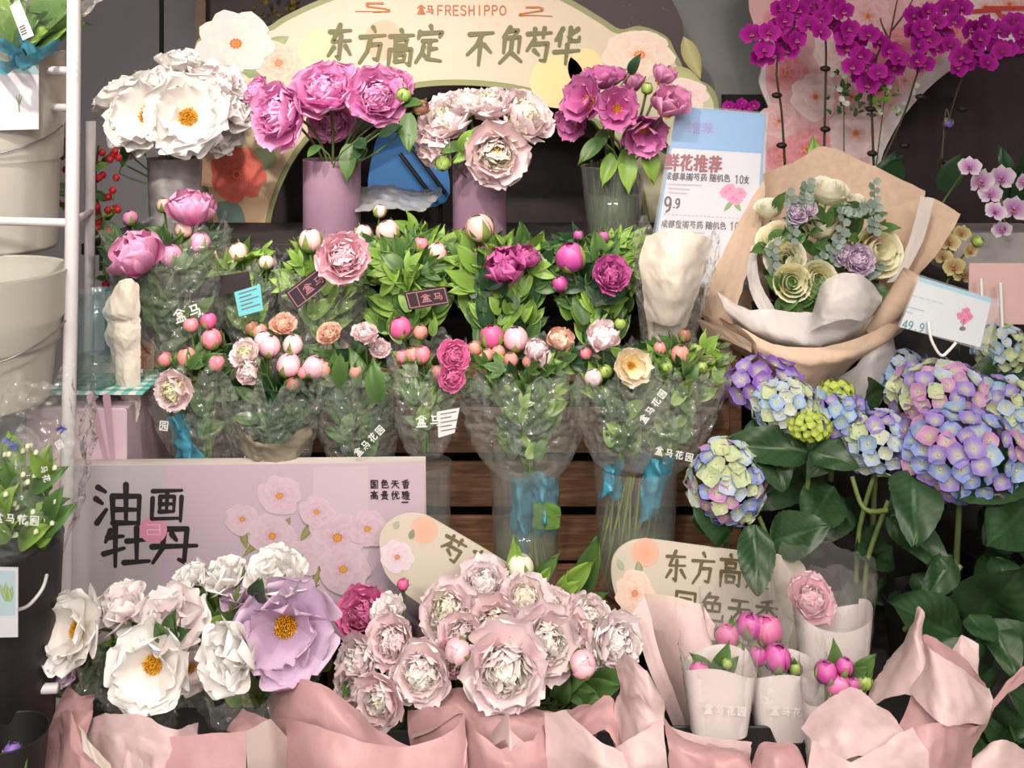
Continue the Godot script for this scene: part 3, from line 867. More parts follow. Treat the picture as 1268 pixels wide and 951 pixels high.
func big_leaf_mesh(k: int) -> ArrayMesh:
	var key := "bigleaf%d" % k
	if not pools.has(key):
		var mb := MB.new()
		var c0 := hx("2b462a")
		var c1 := hx("3c5e3a")
		var bend: float = [-0.5, -0.9, 0.2][k]
		mb.grid(16, 20, func(a: float, b: float):
			var u: float = a * 2.0 - 1.0
			var w := 0.34 * pow(maxf(0.0, sin(PI * pow(b * 0.965 + 0.02, 0.78))), 0.72) * (1.0 + 0.035 * (fmod(b * 20.0, 2.0) - 0.5) * absf(u))
			var vein := absf(fmod(b * 8.0 - absf(u) * 2.2 + 8.0, 1.0) - 0.5) * 2.0
			var z := 0.10 * absf(u) * sin(PI * b) - 0.012 * (1.0 - vein) * sin(PI * b) - (0.015 if absf(u) < 0.07 else 0.0) + 0.03 * sin(b * 9.0 + u * 3.0 + k)
			return Vector3(u * w, b * (1.0 - bend * bend * b * b / 6.0), b * b * bend * 0.5 + z)
		, func(a: float, b: float):
			var u: float = absf(a * 2.0 - 1.0)
			var vein := absf(fmod(b * 8.0 - u * 2.2 + 8.0, 1.0) - 0.5) * 2.0
			return c0.lerp(c1, clampf(1.0 - vein * 1.4, 0, 1) * 0.6 + (0.6 if u < 0.07 else 0.0)))
		pools[key] = mb.mesh()
	return pools[key]

func big_leaf(plant: Node3D, b: Array, t: Array, wide := 1.0, up := Vector3(0, 0.55, 0.83)) -> void:
	var bb := P(b[0], b[1], b[2]) - plant.position
	var y := P(t[0], t[1], t[2]) - plant.position - bb
	var L := y.length()
	y /= L
	var x := y.cross(up).normalized()
	var z := x.cross(y)
	put("leaf", big_leaf_mesh(rng.randi() % 3), M.leaf, plant, Transform3D(Basis(x * L * wide, y * L, z * L), bb))

func orchid_mesh(col: Array, k: int) -> ArrayMesh:
	var key := "orchid%s%d" % [col[0], k]
	if not pools.has(key):
		var mb := MB.new()
		var o := {"base": hx(col[0]), "tip": hx(col[1]), "edge": hx(col[2]), "bend": 0.2, "cup": 0.1, "ruf": 0.05, "notch": 0.02, "peak": 1.1, "sharp": 0.7}
		for a in [0.0, 2.3, -2.3]:
			blade(mb, 0.92, 0.36, o, seat(a, 0.12, 0.04, 0.0), 4, 4)
		var o2 := o.duplicate()
		o2.merge({"sharp": 0.5, "peak": 1.3}, true)
		for a in [1.35, -1.35]:
			blade(mb, 1.0, 0.58, o2, seat(a, 0.16, 0.04, 0.03), 5, 4)
		var lip := {"base": hx("e0b050"), "tip": hx(col[3]), "edge": hx(col[3]), "bend": 1.2, "cup": 0.5, "ruf": 0.05, "notch": 0.0, "peak": 0.9, "sharp": 0.7}
		blade(mb, 0.5, 0.2, lip, seat(PI, 0.5, 0.03, 0.05), 3, 4)
		for a in [2.2, -2.2]:
			blade(mb, 0.32, 0.14, lip, seat(a, 0.9, 0.03, 0.05), 3, 3)
		mb.tube([Vector3(0, 0.02, 0.02), Vector3(0, 0.22, 0.03)], 0.07, 0.05, 6, hx(col[2]))
		pools[key] = mb.mesh()
	return pools[key]

func orchid_flower(plant: Node3D, px: float, py: float, d: float, r: float, col: Array, yaw := 0.0) -> void:
	var y := Vector3(yaw + rng.randf_range(-.4, .4), rng.randf_range(-.25, .25), 1.0).normalized()
	var zt := Vector3.UP - y * Vector3.UP.dot(y)
	zt = zt.normalized().rotated(y, rng.randf_range(-.4, .4))
	var x := y.cross(zt)
	put("flower", orchid_mesh(col, rng.randi() % 2), M.petal, plant, Transform3D(Basis(x, y, zt).scaled_local(Vector3.ONE * r * d / F), P(px, py, d) - plant.position))

func pix_tube(called: String, parent: Node3D, pts: Array, r0: float, r1: float, col: Color, m: Material, sides := 6) -> MeshInstance3D:
	var path := []
	for q in pts: path.append(P(q[0], q[1], q[2]))
	var fine := []
	var n := path.size()
	for k in n - 1:
		for q in 4:
			fine.append((path[k] as Vector3).cubic_interpolate(path[k + 1], path[maxi(k - 1, 0)], path[mini(k + 2, n - 1)], q / 4.0))
	fine.append(path[n - 1])
	var mb := MB.new()
	mb.tube(fine, r0, r1, sides, col)
	return worldput(called, mb, m, parent, parent.position)

# a vessel turned from a profile; px of its rim ends, py of rim and foot
func vessel(called: String, label: String, cat: String, d: float, x0: float, x1: float, yt: float, yb: float, taper: float, m: Material, wall := 0.003, group := "") -> Node3D:
	var s := d / F
	var R := (x1 - x0) / 2.0 * s
	var base := P((x0 + x1) / 2.0, yb, d)
	var H := P(0, yt, d).y - base.y
	var t := thing(called, label, cat, base, group)
	var mb := MB.new()
	var rb := R * taper
	mb.lathe([Vector2(0.0, 0.0), Vector2(rb * 0.97, 0.0), Vector2(rb, 0.006), Vector2(R - 0.001, H - 0.004), Vector2(R, H - 0.001), Vector2(R - wall * 0.5, H), Vector2(R - wall, H - 0.002), Vector2(rb - wall, 0.012), Vector2(0.0, 0.01)], 40, Color.WHITE)
	put("body", mb.mesh(), m, t)
	return t

# flower cut and standing in a vessel: each one is a thing with stem and petals
func cut_flower(label: String, group: String, base: Vector3, h: Array, d: float) -> Node3D:
	var s := d / F
	var R: float = h[2] * s
	var dir := Vector3(h[5], h[6], maxf(0.15, 1.0 - 0.5 * absf(h[6]))).normalized()
	var pos := P(h[0], h[1], d) - base
	var t := thing("peony", label, "flower", base, group)
	stem(t, Vector3.ZERO, pos - dir * R * 0.5, dir, 0.0035, "5e7440", 8)
	if h[3] == "bud": bud(t, pos, dir, R, h[4])
	else: bloom(t, pos - dir * R * 0.35, dir, R, h[3], h[4])
	return t

# ---------------------------------------------------------------- the place
func spot_lamp(at: Vector3, target: Vector3, energy: float, angle: float, col: Color, label: String) -> void:
	var t := thing("track_spotlight", label, "spotlight", at, "track spotlights above the stall")
	var dir := (target - at).normalized()
	var x := dir.cross(Vector3.UP).normalized()
	var b := Basis(x, dir, x.cross(dir))
	var mb := MB.new()
	mb.lathe([Vector2(0, -0.14), Vector2(0.042, -0.14), Vector2(0.046, -0.13), Vector2(0.05, 0.0), Vector2(0.046, 0.0), Vector2(0.042, -0.02)], 24, Color.WHITE)
	put("housing", mb.mesh(), M.black, t, Transform3D(b, Vector3.ZERO))
	var lens := MB.new()
	lens.lathe([Vector2(0, -0.012), Vector2(0.043, -0.012)], 24, Color.WHITE)
	put("lens", lens.mesh(), mat(Color.WHITE, 0.5, false, {"emission_enabled": true, "emission": col, "emission_energy_multiplier": 3.0}), t, Transform3D(b, Vector3.ZERO))
	var arm := MB.new()
	arm.tube([-dir * 0.07, Vector3(0, 3.1 - at.y, 0) - dir * 0.07], 0.012, 0.012, 8, Color.WHITE)
	put("arm", arm.mesh(), M.black, t)
	var l := SpotLight3D.new()
	l.name = "spot_bulb"
	t.add_child(l)
	l.transform = Transform3D(Basis.looking_at(dir, Vector3.UP if absf(dir.y) < 0.99 else Vector3.RIGHT), dir * 0.01)
	l.light_energy = energy
	l.light_color = col
	l.light_size = 0.04
	l.spot_angle = angle
	l.spot_angle_attenuation = 0.9
	l.spot_range = 12.0
	l.spot_attenuation = 2.0
	l.shadow_enabled = true

func ceiling_panel(x: float, z: float, w: float, dep: float, energy: float, col: Color) -> void:
	var t := thing("ceiling_panel_light", "flat white ceiling light panel over the aisle, %s end" % ("rack" if x < 0 else "hydrangea"), "ceiling light", Vector3(x, 3.09, z), "ceiling light panels")
	var fr := MB.new()
	for q in [[-w / 2, -w / 2 + 0.02, -dep / 2, dep / 2], [w / 2 - 0.02, w / 2, -dep / 2, dep / 2], [-w / 2, w / 2, -dep / 2, -dep / 2 + 0.02], [-w / 2, w / 2, dep / 2 - 0.02, dep / 2]]:
		fr.box(Vector3(q[0], -0.02, q[2]), Vector3(q[1], 0.01, q[3]))
	put("frame", fr.mesh(), M.white_metal, t)
	var df := MB.new()
	df.box(Vector3(-w / 2 + 0.02, -0.012, -dep / 2 + 0.02), Vector3(w / 2 - 0.02, 0.0, dep / 2 - 0.02))
	put("diffuser", df.mesh(), mat(Color.WHITE, 0.6, false, {"emission_enabled": true, "emission": col, "emission_energy_multiplier": 1.5}), t)
	var l := AreaLight3D.new()
	l.name = "panel_tube"
	t.add_child(l)
	l.position = Vector3(0, -0.025, 0)
	l.rotation = Vector3(-PI / 2, 0, 0)
	l.area_size = Vector2(w - 0.04, dep - 0.04)
	l.light_energy = energy
	l.light_color = col
	l.area_range = 12.0
	l.area_attenuation = 2.0
	l.shadow_enabled = true

func _ready() -> void:
	rng.seed = 20240511
	noise.seed = 5
	noise.frequency = 0.05
	noise.noise_type = FastNoiseLite.TYPE_SIMPLEX_SMOOTH
	var cam := Camera3D.new()
	cam.name = "camera"
	add_child(cam)
	cam.position = Vector3(0, CAMY, 0)
	cam.set_frustum(0.05 * 951.0 / F, Vector2(0, -0.05 * (475.5 - HY) / F), 0.05, 30.0)
	cam.current = true
	var we := WorldEnvironment.new()
	we.name = "world"
	var env := Environment.new()
	env.background_mode = Environment.BG_COLOR
	env.background_color = Color(0.0, 0.0, 0.0)
	env.tonemap_mode = Environment.TONE_MAPPER_LINEAR
	env.tonemap_exposure = 0.86
	env.sdfgi_enabled = true
	env.ssao_enabled = true
	env.ssil_enabled = true
	we.environment = env
	add_child(we)
	make_materials()
	var warm := Color("fff2e4")
	spot_lamp(Vector3(-1.15, 2.75, -0.75), P(220, 130, 2.4), 5.0, 22, warm, "black track spotlight aimed at white peonies in galvanised vase")
	spot_lamp(Vector3(-0.45, 2.75, -0.75), P(560, 220, 2.3), 3.4, 26, warm, "black track spotlight aimed at cream peonies in lilac vase")
	spot_lamp(Vector3(0.25, 2.75, -0.75), P(640, 480, 2.0), 1.9, 36, warm, "black track spotlight aimed at bunches in glass cylinders")
	spot_lamp(Vector3(-0.2, 2.75, 0.1), P(420, 830, 1.6), 1.5, 38, warm, "black track spotlight aimed at the peonies in pink paper")
	spot_lamp(Vector3(0.75, 2.75, -0.2), P(1050, 640, 1.9), 1.4, 36, warm, "black track spotlight aimed at the hydrangeas")
	ceiling_panel(-1.1, 1.7, 1.4, 0.7, 13.0, Color("fdf5ee"))
	ceiling_panel(1.1, 1.7, 1.4, 0.7, 13.0, Color("fdf3ea"))
	build_room()
	build_signs()
	build_left()
	build_back_vases()
	build_rows()
	build_right()
	build_front()
	print("nodes built")

func build_room() -> void:
	var mb := MB.new()
	mb.box(Vector3(-3.3, -0.1, -4.0), Vector3(3.3, 0.0, 2.7))
	struct("floor", mb, mat(Color("8d8680"), 0.35))
	mb = MB.new(); mb.box(Vector3(-3.3, 3.1, -4.0), Vector3(3.3, 3.2, 2.7))
	struct("ceiling", mb, mat(Color("d0cecc"), 0.9))
	mb = MB.new(); mb.box(Vector3(-3.3, 0, -4.1), Vector3(3.3, 3.1, -3.9))
	struct("wall_back", mb, mat(Color("77757c"), 0.7))
	mb = MB.new(); mb.box(Vector3(-3.4, 0, -4.0), Vector3(-3.2, 3.1, 2.7))
	struct("wall_left", mb, mat(Color("6b6668"), 0.8))
	mb = MB.new(); mb.box(Vector3(3.2, 0, -4.0), Vector3(3.4, 3.1, 2.7))
	struct("wall_right", mb, mat(Color("5c5658"), 0.8))
	mb = MB.new(); mb.box(Vector3(-3.3, 0, 2.6), Vector3(3.3, 3.1, 2.8))
	struct("wall_front", mb, mat(Color("cfcac6"), 0.8))
	# background partitions
	mb = MB.new()
	var a := P(138, 0, 3.6); var b := P(252, 0, 3.6)
	mb.box(Vector3(a.x - 0.9, 0, -3.75), Vector3(P(197, 0, 3.6).x, 2.9, -3.6))
	struct("wall_panel", mb, mat(Color("8a8990"), 0.5))
	mb = MB.new()
	mb.box(Vector3(P(203, 0, 3.6).x, 0, -3.75), Vector3(b.x, 2.9, -3.6))
	struct("wall_panel_1", mb, mat(Color("8f8e96"), 0.5))
	var t := thing("dark_partition", "tall dark brown partition behind the arched sign", "partition", P(520, 1200, 3.3) * Vector3(1, 0, 1))
	mb = MB.new()
	mb.box(Vector3(P(258, 0, 3.3).x, 0, -3.36), Vector3(P(930, 0, 3.3).x, 2.6, -3.3))
	worldput("panel", mb, mat(Color("3a3234"), 0.6), t, t.position)
	mb = MB.new()
	mb.box(Vector3(P(247, 0, 3.3).x, 0, -3.4), Vector3(P(259, 0, 3.3).x, 2.6, -3.26))
	worldput("post", mb, mat(Color("75614e"), 0.6), t, t.position)
	# grey panel right of the sign, with a bowed dark board before it
	var gp := thing("grey_panel", "plain light grey upright panel between the two printed signs", "panel", Vector3(P(890, 0, 3.1).x, 0, -3.1))
	mb = MB.new()
	mb.box(Vector3(P(790, 0, 3.1).x, 0, -3.14), Vector3(P(975, 0, 3.1).x, 2.4, -3.1))
	worldput("panel", mb, mat(Color("8f9190"), 0.5), gp, gp.position)
	mb = MB.new()
	mb.box(Vector3(P(895, 0, 3.08).x, 0.9, -3.1), Vector3(P(952, 0, 3.08).x, P(0, 117, 3.08).y, -3.05))
	worldput("ledge", mb, M.dark, gp, gp.position)
	var s := plane_of(P(800, 60, 2.95), Vector3(0, 0, 1))
	var db := thing("dark_round_board", "dark plum board with a rounded edge and pale yellow print", "board", s.p)
	mb = MB.new()
	board(mb, s, smooth_poly([[690, -40], [760, -45], [815, -20], [842, 20], [850, 60], [868, 95], [868, 140], [800, 170], [700, 150]]), 0.02, hx("4a3a40"), hx("2c2428"))
	worldput("panel", mb, M.print, db, s.p)
	mb = MB.new()
	print_leaf(mb, s, Vector2(846, 45), Vector2(868, 98), 11, 0.001, "b8b070", "d8d096")
	for k in 14:
		disc(mb, s, Vector2(rng.randf_range(770, 835), rng.randf_range(5, 90)), rng.randf_range(0.7, 1.6), 0.001, hx("7a6068"), hx("6a5058"), 6)
	worldput("print", mb, M.print, db, s.p)
	var cu := thing("dark_curtain", "dark brown pleated curtain behind the pink poster arch", "curtain", Vector3(P(1180, 0, 3.0).x, 0, -3.0))
	mb = MB.new()
	mb.grid(60, 2, func(u: float, v: float): return Vector3(lerpf(-0.42, 0.95, u), v * 2.5, 0.012 * sin(u * 60.0)), func(_u, _v): return Color.WHITE)
	put("cloth", mb.mesh(), mat(Color("3b3035"), 0.9), cu)
	# blue chair back and dim things seen through the arch
	var ch := thing("folding_chair", "blue folding chair back seen through the arch of the sign", "chair", P(505, 330, 2.95))
	s = plane_of(P(505, 200, 2.95), Vector3(0, 0.1, 1))
	mb = MB.new()
	board(mb, s, smooth_poly([[462, 250], [464, 180], [480, 165], [530, 167], [546, 180], [552, 250]]), 0.015, hx("2a68a8"), hx("1c4470"))
	worldput("backrest", mb, M.plain, ch, ch.position)
	for q in [[[470, 240, 2.97], [462, 1075, 2.97]], [[545, 240, 2.97], [552, 1075, 2.97]], [[495, 190, 2.92], [540, 250, 2.92]], [[508, 180, 2.92], [552, 240, 2.92]]]:
		pix_tube("frame_tube", ch, q, 0.006, 0.006, hx("1a1c20"), M.plain)
	# dim yellow flowers in the dark above the sign
	var yf := thing("dried_flowers", "dim yellow dried flowers on the dark partition above the sign", "flowers", P(335, 30, 3.2))
	for k in 26:
		var p := P(rng.randf_range(300, 368), rng.randf_range(-4, 26), 3.24) - yf.position
		var ps := petal_pool("dry", 3, 1.0, 0.4, {"base": hx("6b5a26"), "tip": hx("8f7a34")}, 3, 3)
		put("petal", ps[k % 3], M.petal, yf, facing(p, Vector3(rng.randf_range(-1, 1), rng.randf_range(-.2, 1), .6), 0.022))

func build_signs() -> void:
	# ---- arched sign behind the vases
	var s := plane_of(P(560, 150, 2.72), Vector3(0, 0, 1))
	var t := thing("arched_sign", "cream arched sign with olive border, peony prints and brush lettering", "sign", s.p)
	var outer := [[262, 300], [252, 240], [247, 170], [246, 110], [240, 80], [243, 52], [258, 40], [266, 24], [290, 16], [312, 22], [330, 33], [352, 20], [400, -2], [470, -24], [560, -34], [640, -28], [700, -4], [745, 22], [768, 36], [790, 32], [812, 38], [828, 48], [836, 64], [845, 82], [842, 96], [856, 98], [876, 104], [888, 120], [890, 150], [888, 300]]
	var inner := [[800, 300], [796, 262], [784, 215], [756, 172], [712, 138], [660, 117], [600, 107], [545, 106], [500, 112], [448, 128], [405, 152], [374, 184], [352, 222], [338, 262], [332, 300]]
	var op := smooth_poly(outer, 4, false)
	op.append(Vector2(888, 300))
	var ip := smooth_poly(inner, 4, false)
	ip.append(Vector2(332, 300))
	var ringp := op.duplicate()
	ringp.append_array(ip)
	var mb := MB.new()
	board(mb, s, ringp, 0.012, hx("8f9468"), hx("a8a880"))
	worldput("backing", mb, M.print, t, s.p)
	# cream face set inside the border
	var op2 := PackedVector2Array()
	var mid := Vector2(565, 300)
	for p in op:
		op2.append(p + (mid - p).normalized() * 7.0 + (Vector2(0, 0)))
	var ip2 := PackedVector2Array()
	for p in ip:
		ip2.append(p + (p - mid).normalized() * 7.0)
	var face := op2.duplicate()
	face.append_array(ip2)
	mb = MB.new()
	board(mb, s, face, 0.0, Color.WHITE, Color.WHITE, 0.0012)
	var im := Image.create(64, 32, false, Image.FORMAT_RGB8)
	for y in 32:
		for x in 64:
			var u := x / 63.0
			var v := y / 31.0
			var c := Color("dccab8").lerp(Color("c2c6ac"), clampf(v * 1.9 - 0.35 + 0.5 * (u - 0.5), 0, 1)).lerp(Color("d8ccae"), clampf((u - 0.55) * 1.2, 0, 1) * 0.8)
			if u < 0.25: c = c.lerp(Color("e6c09c"), clampf(v * 1.8 - 0.7, 0, 1))
			im.set_pixel(x, y, c)
	worldput("face", mb, mat(Color.WHITE, 0.5, false, {"albedo_texture": ImageTexture.create_from_image(im), "texture_repeat": false}), t, s.p)
	mb = MB.new()
	disc(mb, s, Vector2(476, 50), 25, 0.0016, hx("f0b49c"), hx("efb9a0"), 30)
	disc(mb, s, Vector2(392, 70), 24, 0.0016, hx("dfe0b0"), hx("dcdcae"), 30, 1.4)
	for q in [[690, 100, 34, 1.0], [725, 84, 22, 1.1]]:
		disc(mb, s, Vector2(q[0], q[1]), q[2], 0.0016, hx("eed9a0"), hx("e8d8a4"), 24, q[3])
	# left cluster of printed peonies
	print_leaf(mb, s, Vector2(328, 62), Vector2(358, 45), 9, 0.002, "8a9a6c", "9fae80")
	print_leaf(mb, s, Vector2(300, 90), Vector2(345, 80), 14, 0.002, "7a8f66", "95a67c")
	print_leaf(mb, s, Vector2(330, 180), Vector2(322, 215), 16, 0.002, "9aae86", "b0c09c")
	print_leaf(mb, s, Vector2(270, 250), Vector2(305, 285), 16, 0.002, "7f9a94", "8fb0a8")
	print_flower(mb, s, Vector2(345, 78), 30, ["f2c8b8", "e8906c", "f4d8cc"], ["e8805c", "f0b090", "e06848"], 0.0022, 0.9, 7, 3)
	print_flower(mb, s, Vector2(292, 54), 48, ["ece2d8", "e6cfc2", "cccade"], ["e8702c", "f0a050", "d86028"], 0.0036, 0.82, 7, 11)
	print_flower(mb, s, Vector2(268, 205), 34, ["f6d0b0", "eeb088", "f8e0c8"], ["e8a060", "f0c090", "e09850"], 0.0022, 0.9, 6, 5)
	print_flower(mb, s, Vector2(293, 216), 36, ["f07468", "e84c50", "f49a84"], ["e83c44", "f06c60", "f8a070"], 0.0036, 0.95, 7, 8)
	print_flower(mb, s, Vector2(305, 120), 24, ["f4c4b4", "e89080", "f6dccc"], ["e87058", "f0a080", "e06048"], 0.0022, 0.95, 6, 9)
	# right peony
	print_leaf(mb, s, Vector2(820, 90), Vector2(875, 110), 16, 0.002, "a8ac74", "c0c48c")
	print_flower(mb, s, Vector2(792, 68), 44, ["ecd8c8", "e6b89c", "f0e6da"], ["e89058", "f2b888", "e07840"], 0.0028, 0.75, 8, 21)
	print_flower(mb, s, Vector2(850, 118), 30, ["f2dcd8", "e8b8b8", "f8ece8"], ["e8c8a0", "f0d8b8", "e0b080"], 0.0022, 0.7, 7, 23)
	worldput("flower_print", mb, M.print, t, s.p)
	mb = MB.new()
	var olive := hx("6f7048")
	var px := [[399, 33], [439, 36], [474, 40], [510, 35], [573, 38], [612, 36], [645, 37], [681, 36]]
	var txt := "东方高定不负芍华"
	for k in 8:
		write(mb, s, txt[k], Vector2(px[k][0] + 5, px[k][1] - 3), Vector2(38, -1.5), Vector2(-5, 48), 1.0, 2.7, olive, 0.0042)
	worldput("lettering", mb, M.print, t, s.p)
	mb = MB.new()
	var rust := hx("b8703c")
	write(mb, s, "盒马", Vector2(516, 6), Vector2(11, 0), Vector2(0, 12), 1.0, 0.75, rust, 0.003, false)
	write(mb, s, "FRESHIPPO", Vector2(540, 7), Vector2(10.4, 0), Vector2(0, 11.5), 0.93, 0.8, rust, 0.003, false)
	for q in [[[440, 14], [465, 14], [482, 14]]]: ribbon(mb, s, quadpoly(q), 0.5, 0.5, 0.003, rust)
	ribbon(mb, s, quadpoly([[474, 4], [456, 4], [454, 8], [478, 11], [480, 14], [462, 15]]), 1.3, 0.8, 0.003, rust)
	ribbon(mb, s, quadpoly([[652, 9], [668, 9], [672, 13], [646, 17], [643, 19], [662, 19], [684, 20]]), 1.3, 0.5, 0.003, rust)
	for q in [[455, 5], [481, 13], [671, 11], [645, 18]]: disc(mb, s, Vector2(q[0], q[1]), 2.4, 0.0031, rust, rust, 10)
	worldput("brand_lettering", mb, M.print, t, s.p)

	# ---- price card in its clear holder
	s = plane_of(P(872, 250, 2.30), Vector3(0.10, 0.14, 1))
	t = thing("price_card", "tall blue-topped price card in clear holder leaning by kraft bouquet", "price card", s.p)
	mb = MB.new(); board(mb, s, quadpoly([[836, 129], [952, 139], [938, 360], [798, 351]]), 0.004, Color.WHITE, Color.WHITE, 0.003)
	worldput("holder", mb, M.acrylic, t, s.p)
	mb = MB.new(); board(mb, s, quadpoly([[839, 133], [947, 142], [934, 355], [803, 346]]), 0.0012, hx("cccfda"), hx("c4c8d4"))
	board(mb, s, quadpoly([[839, 133], [947, 142], [943, 190], [829, 183]]), 0.0, hx("7fa9d8"), hx("7fa9d8"), 0.0004)
	for e in [[[839, 133], [803, 346]], [[947, 142], [934, 355]], [[839, 133], [947, 142]], [[803, 346], [934, 355]]]:
		ribbon(mb, s, quadpoly(e), 1.4, 1.4, 0.0005, hx("7ea6cc"))
	worldput("card", mb, M.print, t, s.p)
	mb = MB.new()
	write(mb, s, "推荐", Vector2(852, 150), Vector2(16, 1.0), Vector2(-1.5, 15), 1.05, 0.8, hx("8d86c4"), 0.0007, false)
	write(mb, s, "鲜花推荐", Vector2(824, 190), Vector2(17.4, 0.8), Vector2(-1.6, 21), 1.03, 1.5, hx("8c3a4c"), 0.0007, false)
	write(mb, s, "成都单瓣芍药", Vector2(824, 213), Vector2(8.4, 0.3), Vector2(-0.8, 10), 1.04, 0.62, hx("45404a"), 0.0007, false)
	write(mb, s, "随机色", Vector2(879, 215), Vector2(8.4, 0.3), Vector2(-0.8, 10), 1.04, 0.62, hx("45404a"), 0.0007, false)
	write(mb, s, "10支", Vector2(909, 217), Vector2(7.0, 0.3), Vector2(-0.6, 10), 0.86, 0.7, hx("45404a"), 0.0007, false)
	write(mb, s, "9", Vector2(821, 244), Vector2(13, 0.5), Vector2(-1, 18), 1.0, 1.3, hx("45404a"), 0.0007, false)
	write(mb, s, ".9", Vector2(831, 246), Vector2(8.5, 0.4), Vector2(-0.8, 11), 0.5, 1.0, hx("45404a"), 0.0007, false)
	write(mb, s, "成都重瓣芍药", Vector2(819, 272), Vector2(8.4, 0.3), Vector2(-0.8, 10), 1.04, 0.62, hx("5a5660"), 0.0007, false)
	write(mb, s, "随机色", Vector2(874, 274), Vector2(8.4, 0.3), Vector2(-0.8, 10), 1.04, 0.62, hx("5a5660"), 0.0007, false)
	write(mb, s, "10支", Vector2(903, 275), Vector2(7.0, 0.3), Vector2(-0.6, 10), 0.86, 0.7, hx("5a5660"), 0.0007, false)
	for q in [[828, 228, 40], [828, 233, 26], [828, 238, 22], [822, 287, 50], [822, 292, 38]]:
		ribbon(mb, s, quadpoly([[q[0], q[1]], [q[0] + q[2], q[1] + 1.5]]), 0.9, 0.9, 0.0007, hx("b4aebb"))
	for k in 22:
		ribbon(mb, s, quadpoly([[822 + k * 5, 265 + k * 0.3], [824 + k * 5, 265.1 + k * 0.3]]), 0.4, 0.4, 0.0007, hx("9a98a8"))
	for q in [[908, 245], [899, 238], [917, 239], [904, 234], [912, 247]]:
		print_flower(mb, s, Vector2(q[0], q[1]), 8, ["e58ab4", "d4609a", "f0b0cc"], ["d8588c", "e888ac", "d04880"], 0.0009, 0.9, 6, q[0])
	print_leaf(mb, s, Vector2(908, 248), Vector2(896, 262), 3, 0.0008, "6a8a4c", "86a45e")
	print_leaf(mb, s, Vector2(908, 248), Vector2(918, 262), 3, 0.0008, "6a8a4c", "86a45e")
	for q in [[905, 312], [896, 318], [913, 318]]:
		print_flower(mb, s, Vector2(q[0], q[1]), 9, ["e8cfdc", "dcb8cc", "f0e0e8"], ["dcb0c4", "e4c0d0", "d8a8c0"], 0.0009, 0.9, 6, q[1])
	board(mb, s, quadpoly([[898, 326], [908, 327], [907, 340], [899, 339]]), 0.0, hx("6f6a74"), hx("6f6a74"), 0.0009)
	print_leaf(mb, s, Vector2(903, 328), Vector2(893, 320), 2, 0.001, "54605a", "6c7868")
	print_leaf(mb, s, Vector2(903, 328), Vector2(916, 320), 2, 0.001, "54605a", "6c7868")
	worldput("print", mb, M.print, t, s.p)

	# ---- long lilac board 油画牡丹
	s = plane_of(P(310, 650, 1.86), Vector3(0, 0.04, 1))
	t = thing("peony_board", "long pale lilac box board with black brush lettering and printed peonies", "sign", s.p)
	mb = MB.new(); board(mb, s, quadpoly([[78, 577], [525, 573], [527, 790], [70, 800]]), 0.035, hx("bba9b9"), hx("d8d0cc"))
	board(mb, s, quadpoly([[78, 577.5], [205, 576.5], [190, 800], [70, 800]]), 0.0, hx("b3adb3"), hx("b3adb3"), 0.0004)
	board(mb, s, quadpoly([[388, 578], [456, 578], [456, 780], [388, 780]]), 0.0, hx("c2b2bc"), hx("c2b2bc"), 0.0004)
	worldput("board", mb, M.print, t, s.p)
	mb = MB.new()
	var pale := ["c8b2be", "b996a8", "d6c4cd"]
	var hrt := ["c98a3a", "d8a860", "c07028"]
	for q in [[360, 640, 340, 672], [330, 660, 300, 690], [372, 670, 392, 640], [400, 655, 420, 640], [440, 650, 455, 678], [300, 655, 305, 680], [395, 700, 415, 735], [400, 690, 385, 735]]:
		print_leaf(mb, s, Vector2(q[0], q[1]), Vector2(q[2], q[3]), 5, 0.0006, "7d7a50", "979664")
	for q in [[346, 614, 28, 1], [300, 643, 22, 2], [337, 664, 30, 3], [418, 666, 38, 4], [372, 692, 26, 5], [392, 634, 22, 6], [455, 655, 26, 7], [425, 705, 34, 8]]:
		print_flower(mb, s, Vector2(q[0], q[1]), q[2], pale, hrt, 0.0008 + 0.0004 * q[3], 0.9, 7, q[3])
	worldput("flower_print", mb, M.print, t, s.p)
	mb = MB.new()
	var ink := hx("2e2a2c")
	write(mb, s, "油", Vector2(115, 598), Vector2(64, 0), Vector2(0, 55), 1.0, 3.4, ink)
	write(mb, s, "画", Vector2(184, 604), Vector2(47, -1), Vector2(-2, 44), 1.0, 2.7, ink)
	write(mb, s, "牡", Vector2(126, 650), Vector2(60, -2), Vector2(0, 53), 1.0, 3.3, ink)
	write(mb, s, "丹", Vector2(187, 648), Vector2(61, 0), Vector2(-4, 52), 1.0, 3.4, ink)
	write(mb, s, "国色天香", Vector2(458, 594), Vector2(11, 0), Vector2(0, 11), 1.18, 0.8, ink)
	write(mb, s, "高贵优雅", Vector2(458, 608), Vector2(11, 0), Vector2(0, 11), 1.18, 0.8, ink)
	ribbon(mb, s, quadpoly([[498, 622], [505, 622]]), 0.9, 0.9, 0.0006, ink)
	disc(mb, s, Vector2(190, 656), 17, 0.0008, hx("d692ac"), hx("d692ac"), 24)
	for q in [[[182, 650], [198, 650], [197, 656]], [[183, 656], [197, 656]], [[183, 662], [198, 662], [198, 654]], [[182, 656], [183, 662]]]:
		ribbon(mb, s, quadpoly(q), 0.7, 0.7, 0.001, hx("e8bccb"))
	worldput("lettering", mb, M.print, t, s.p)

	# ---- rounded tongue signs
	s = plane_of(P(540, 680, 1.80), Vector3(0, 0.12, 1))
	t = thing("peony_tag_sign", "rounded cream tag sign tilted behind the front peonies, before lilac board", "sign", s.p)
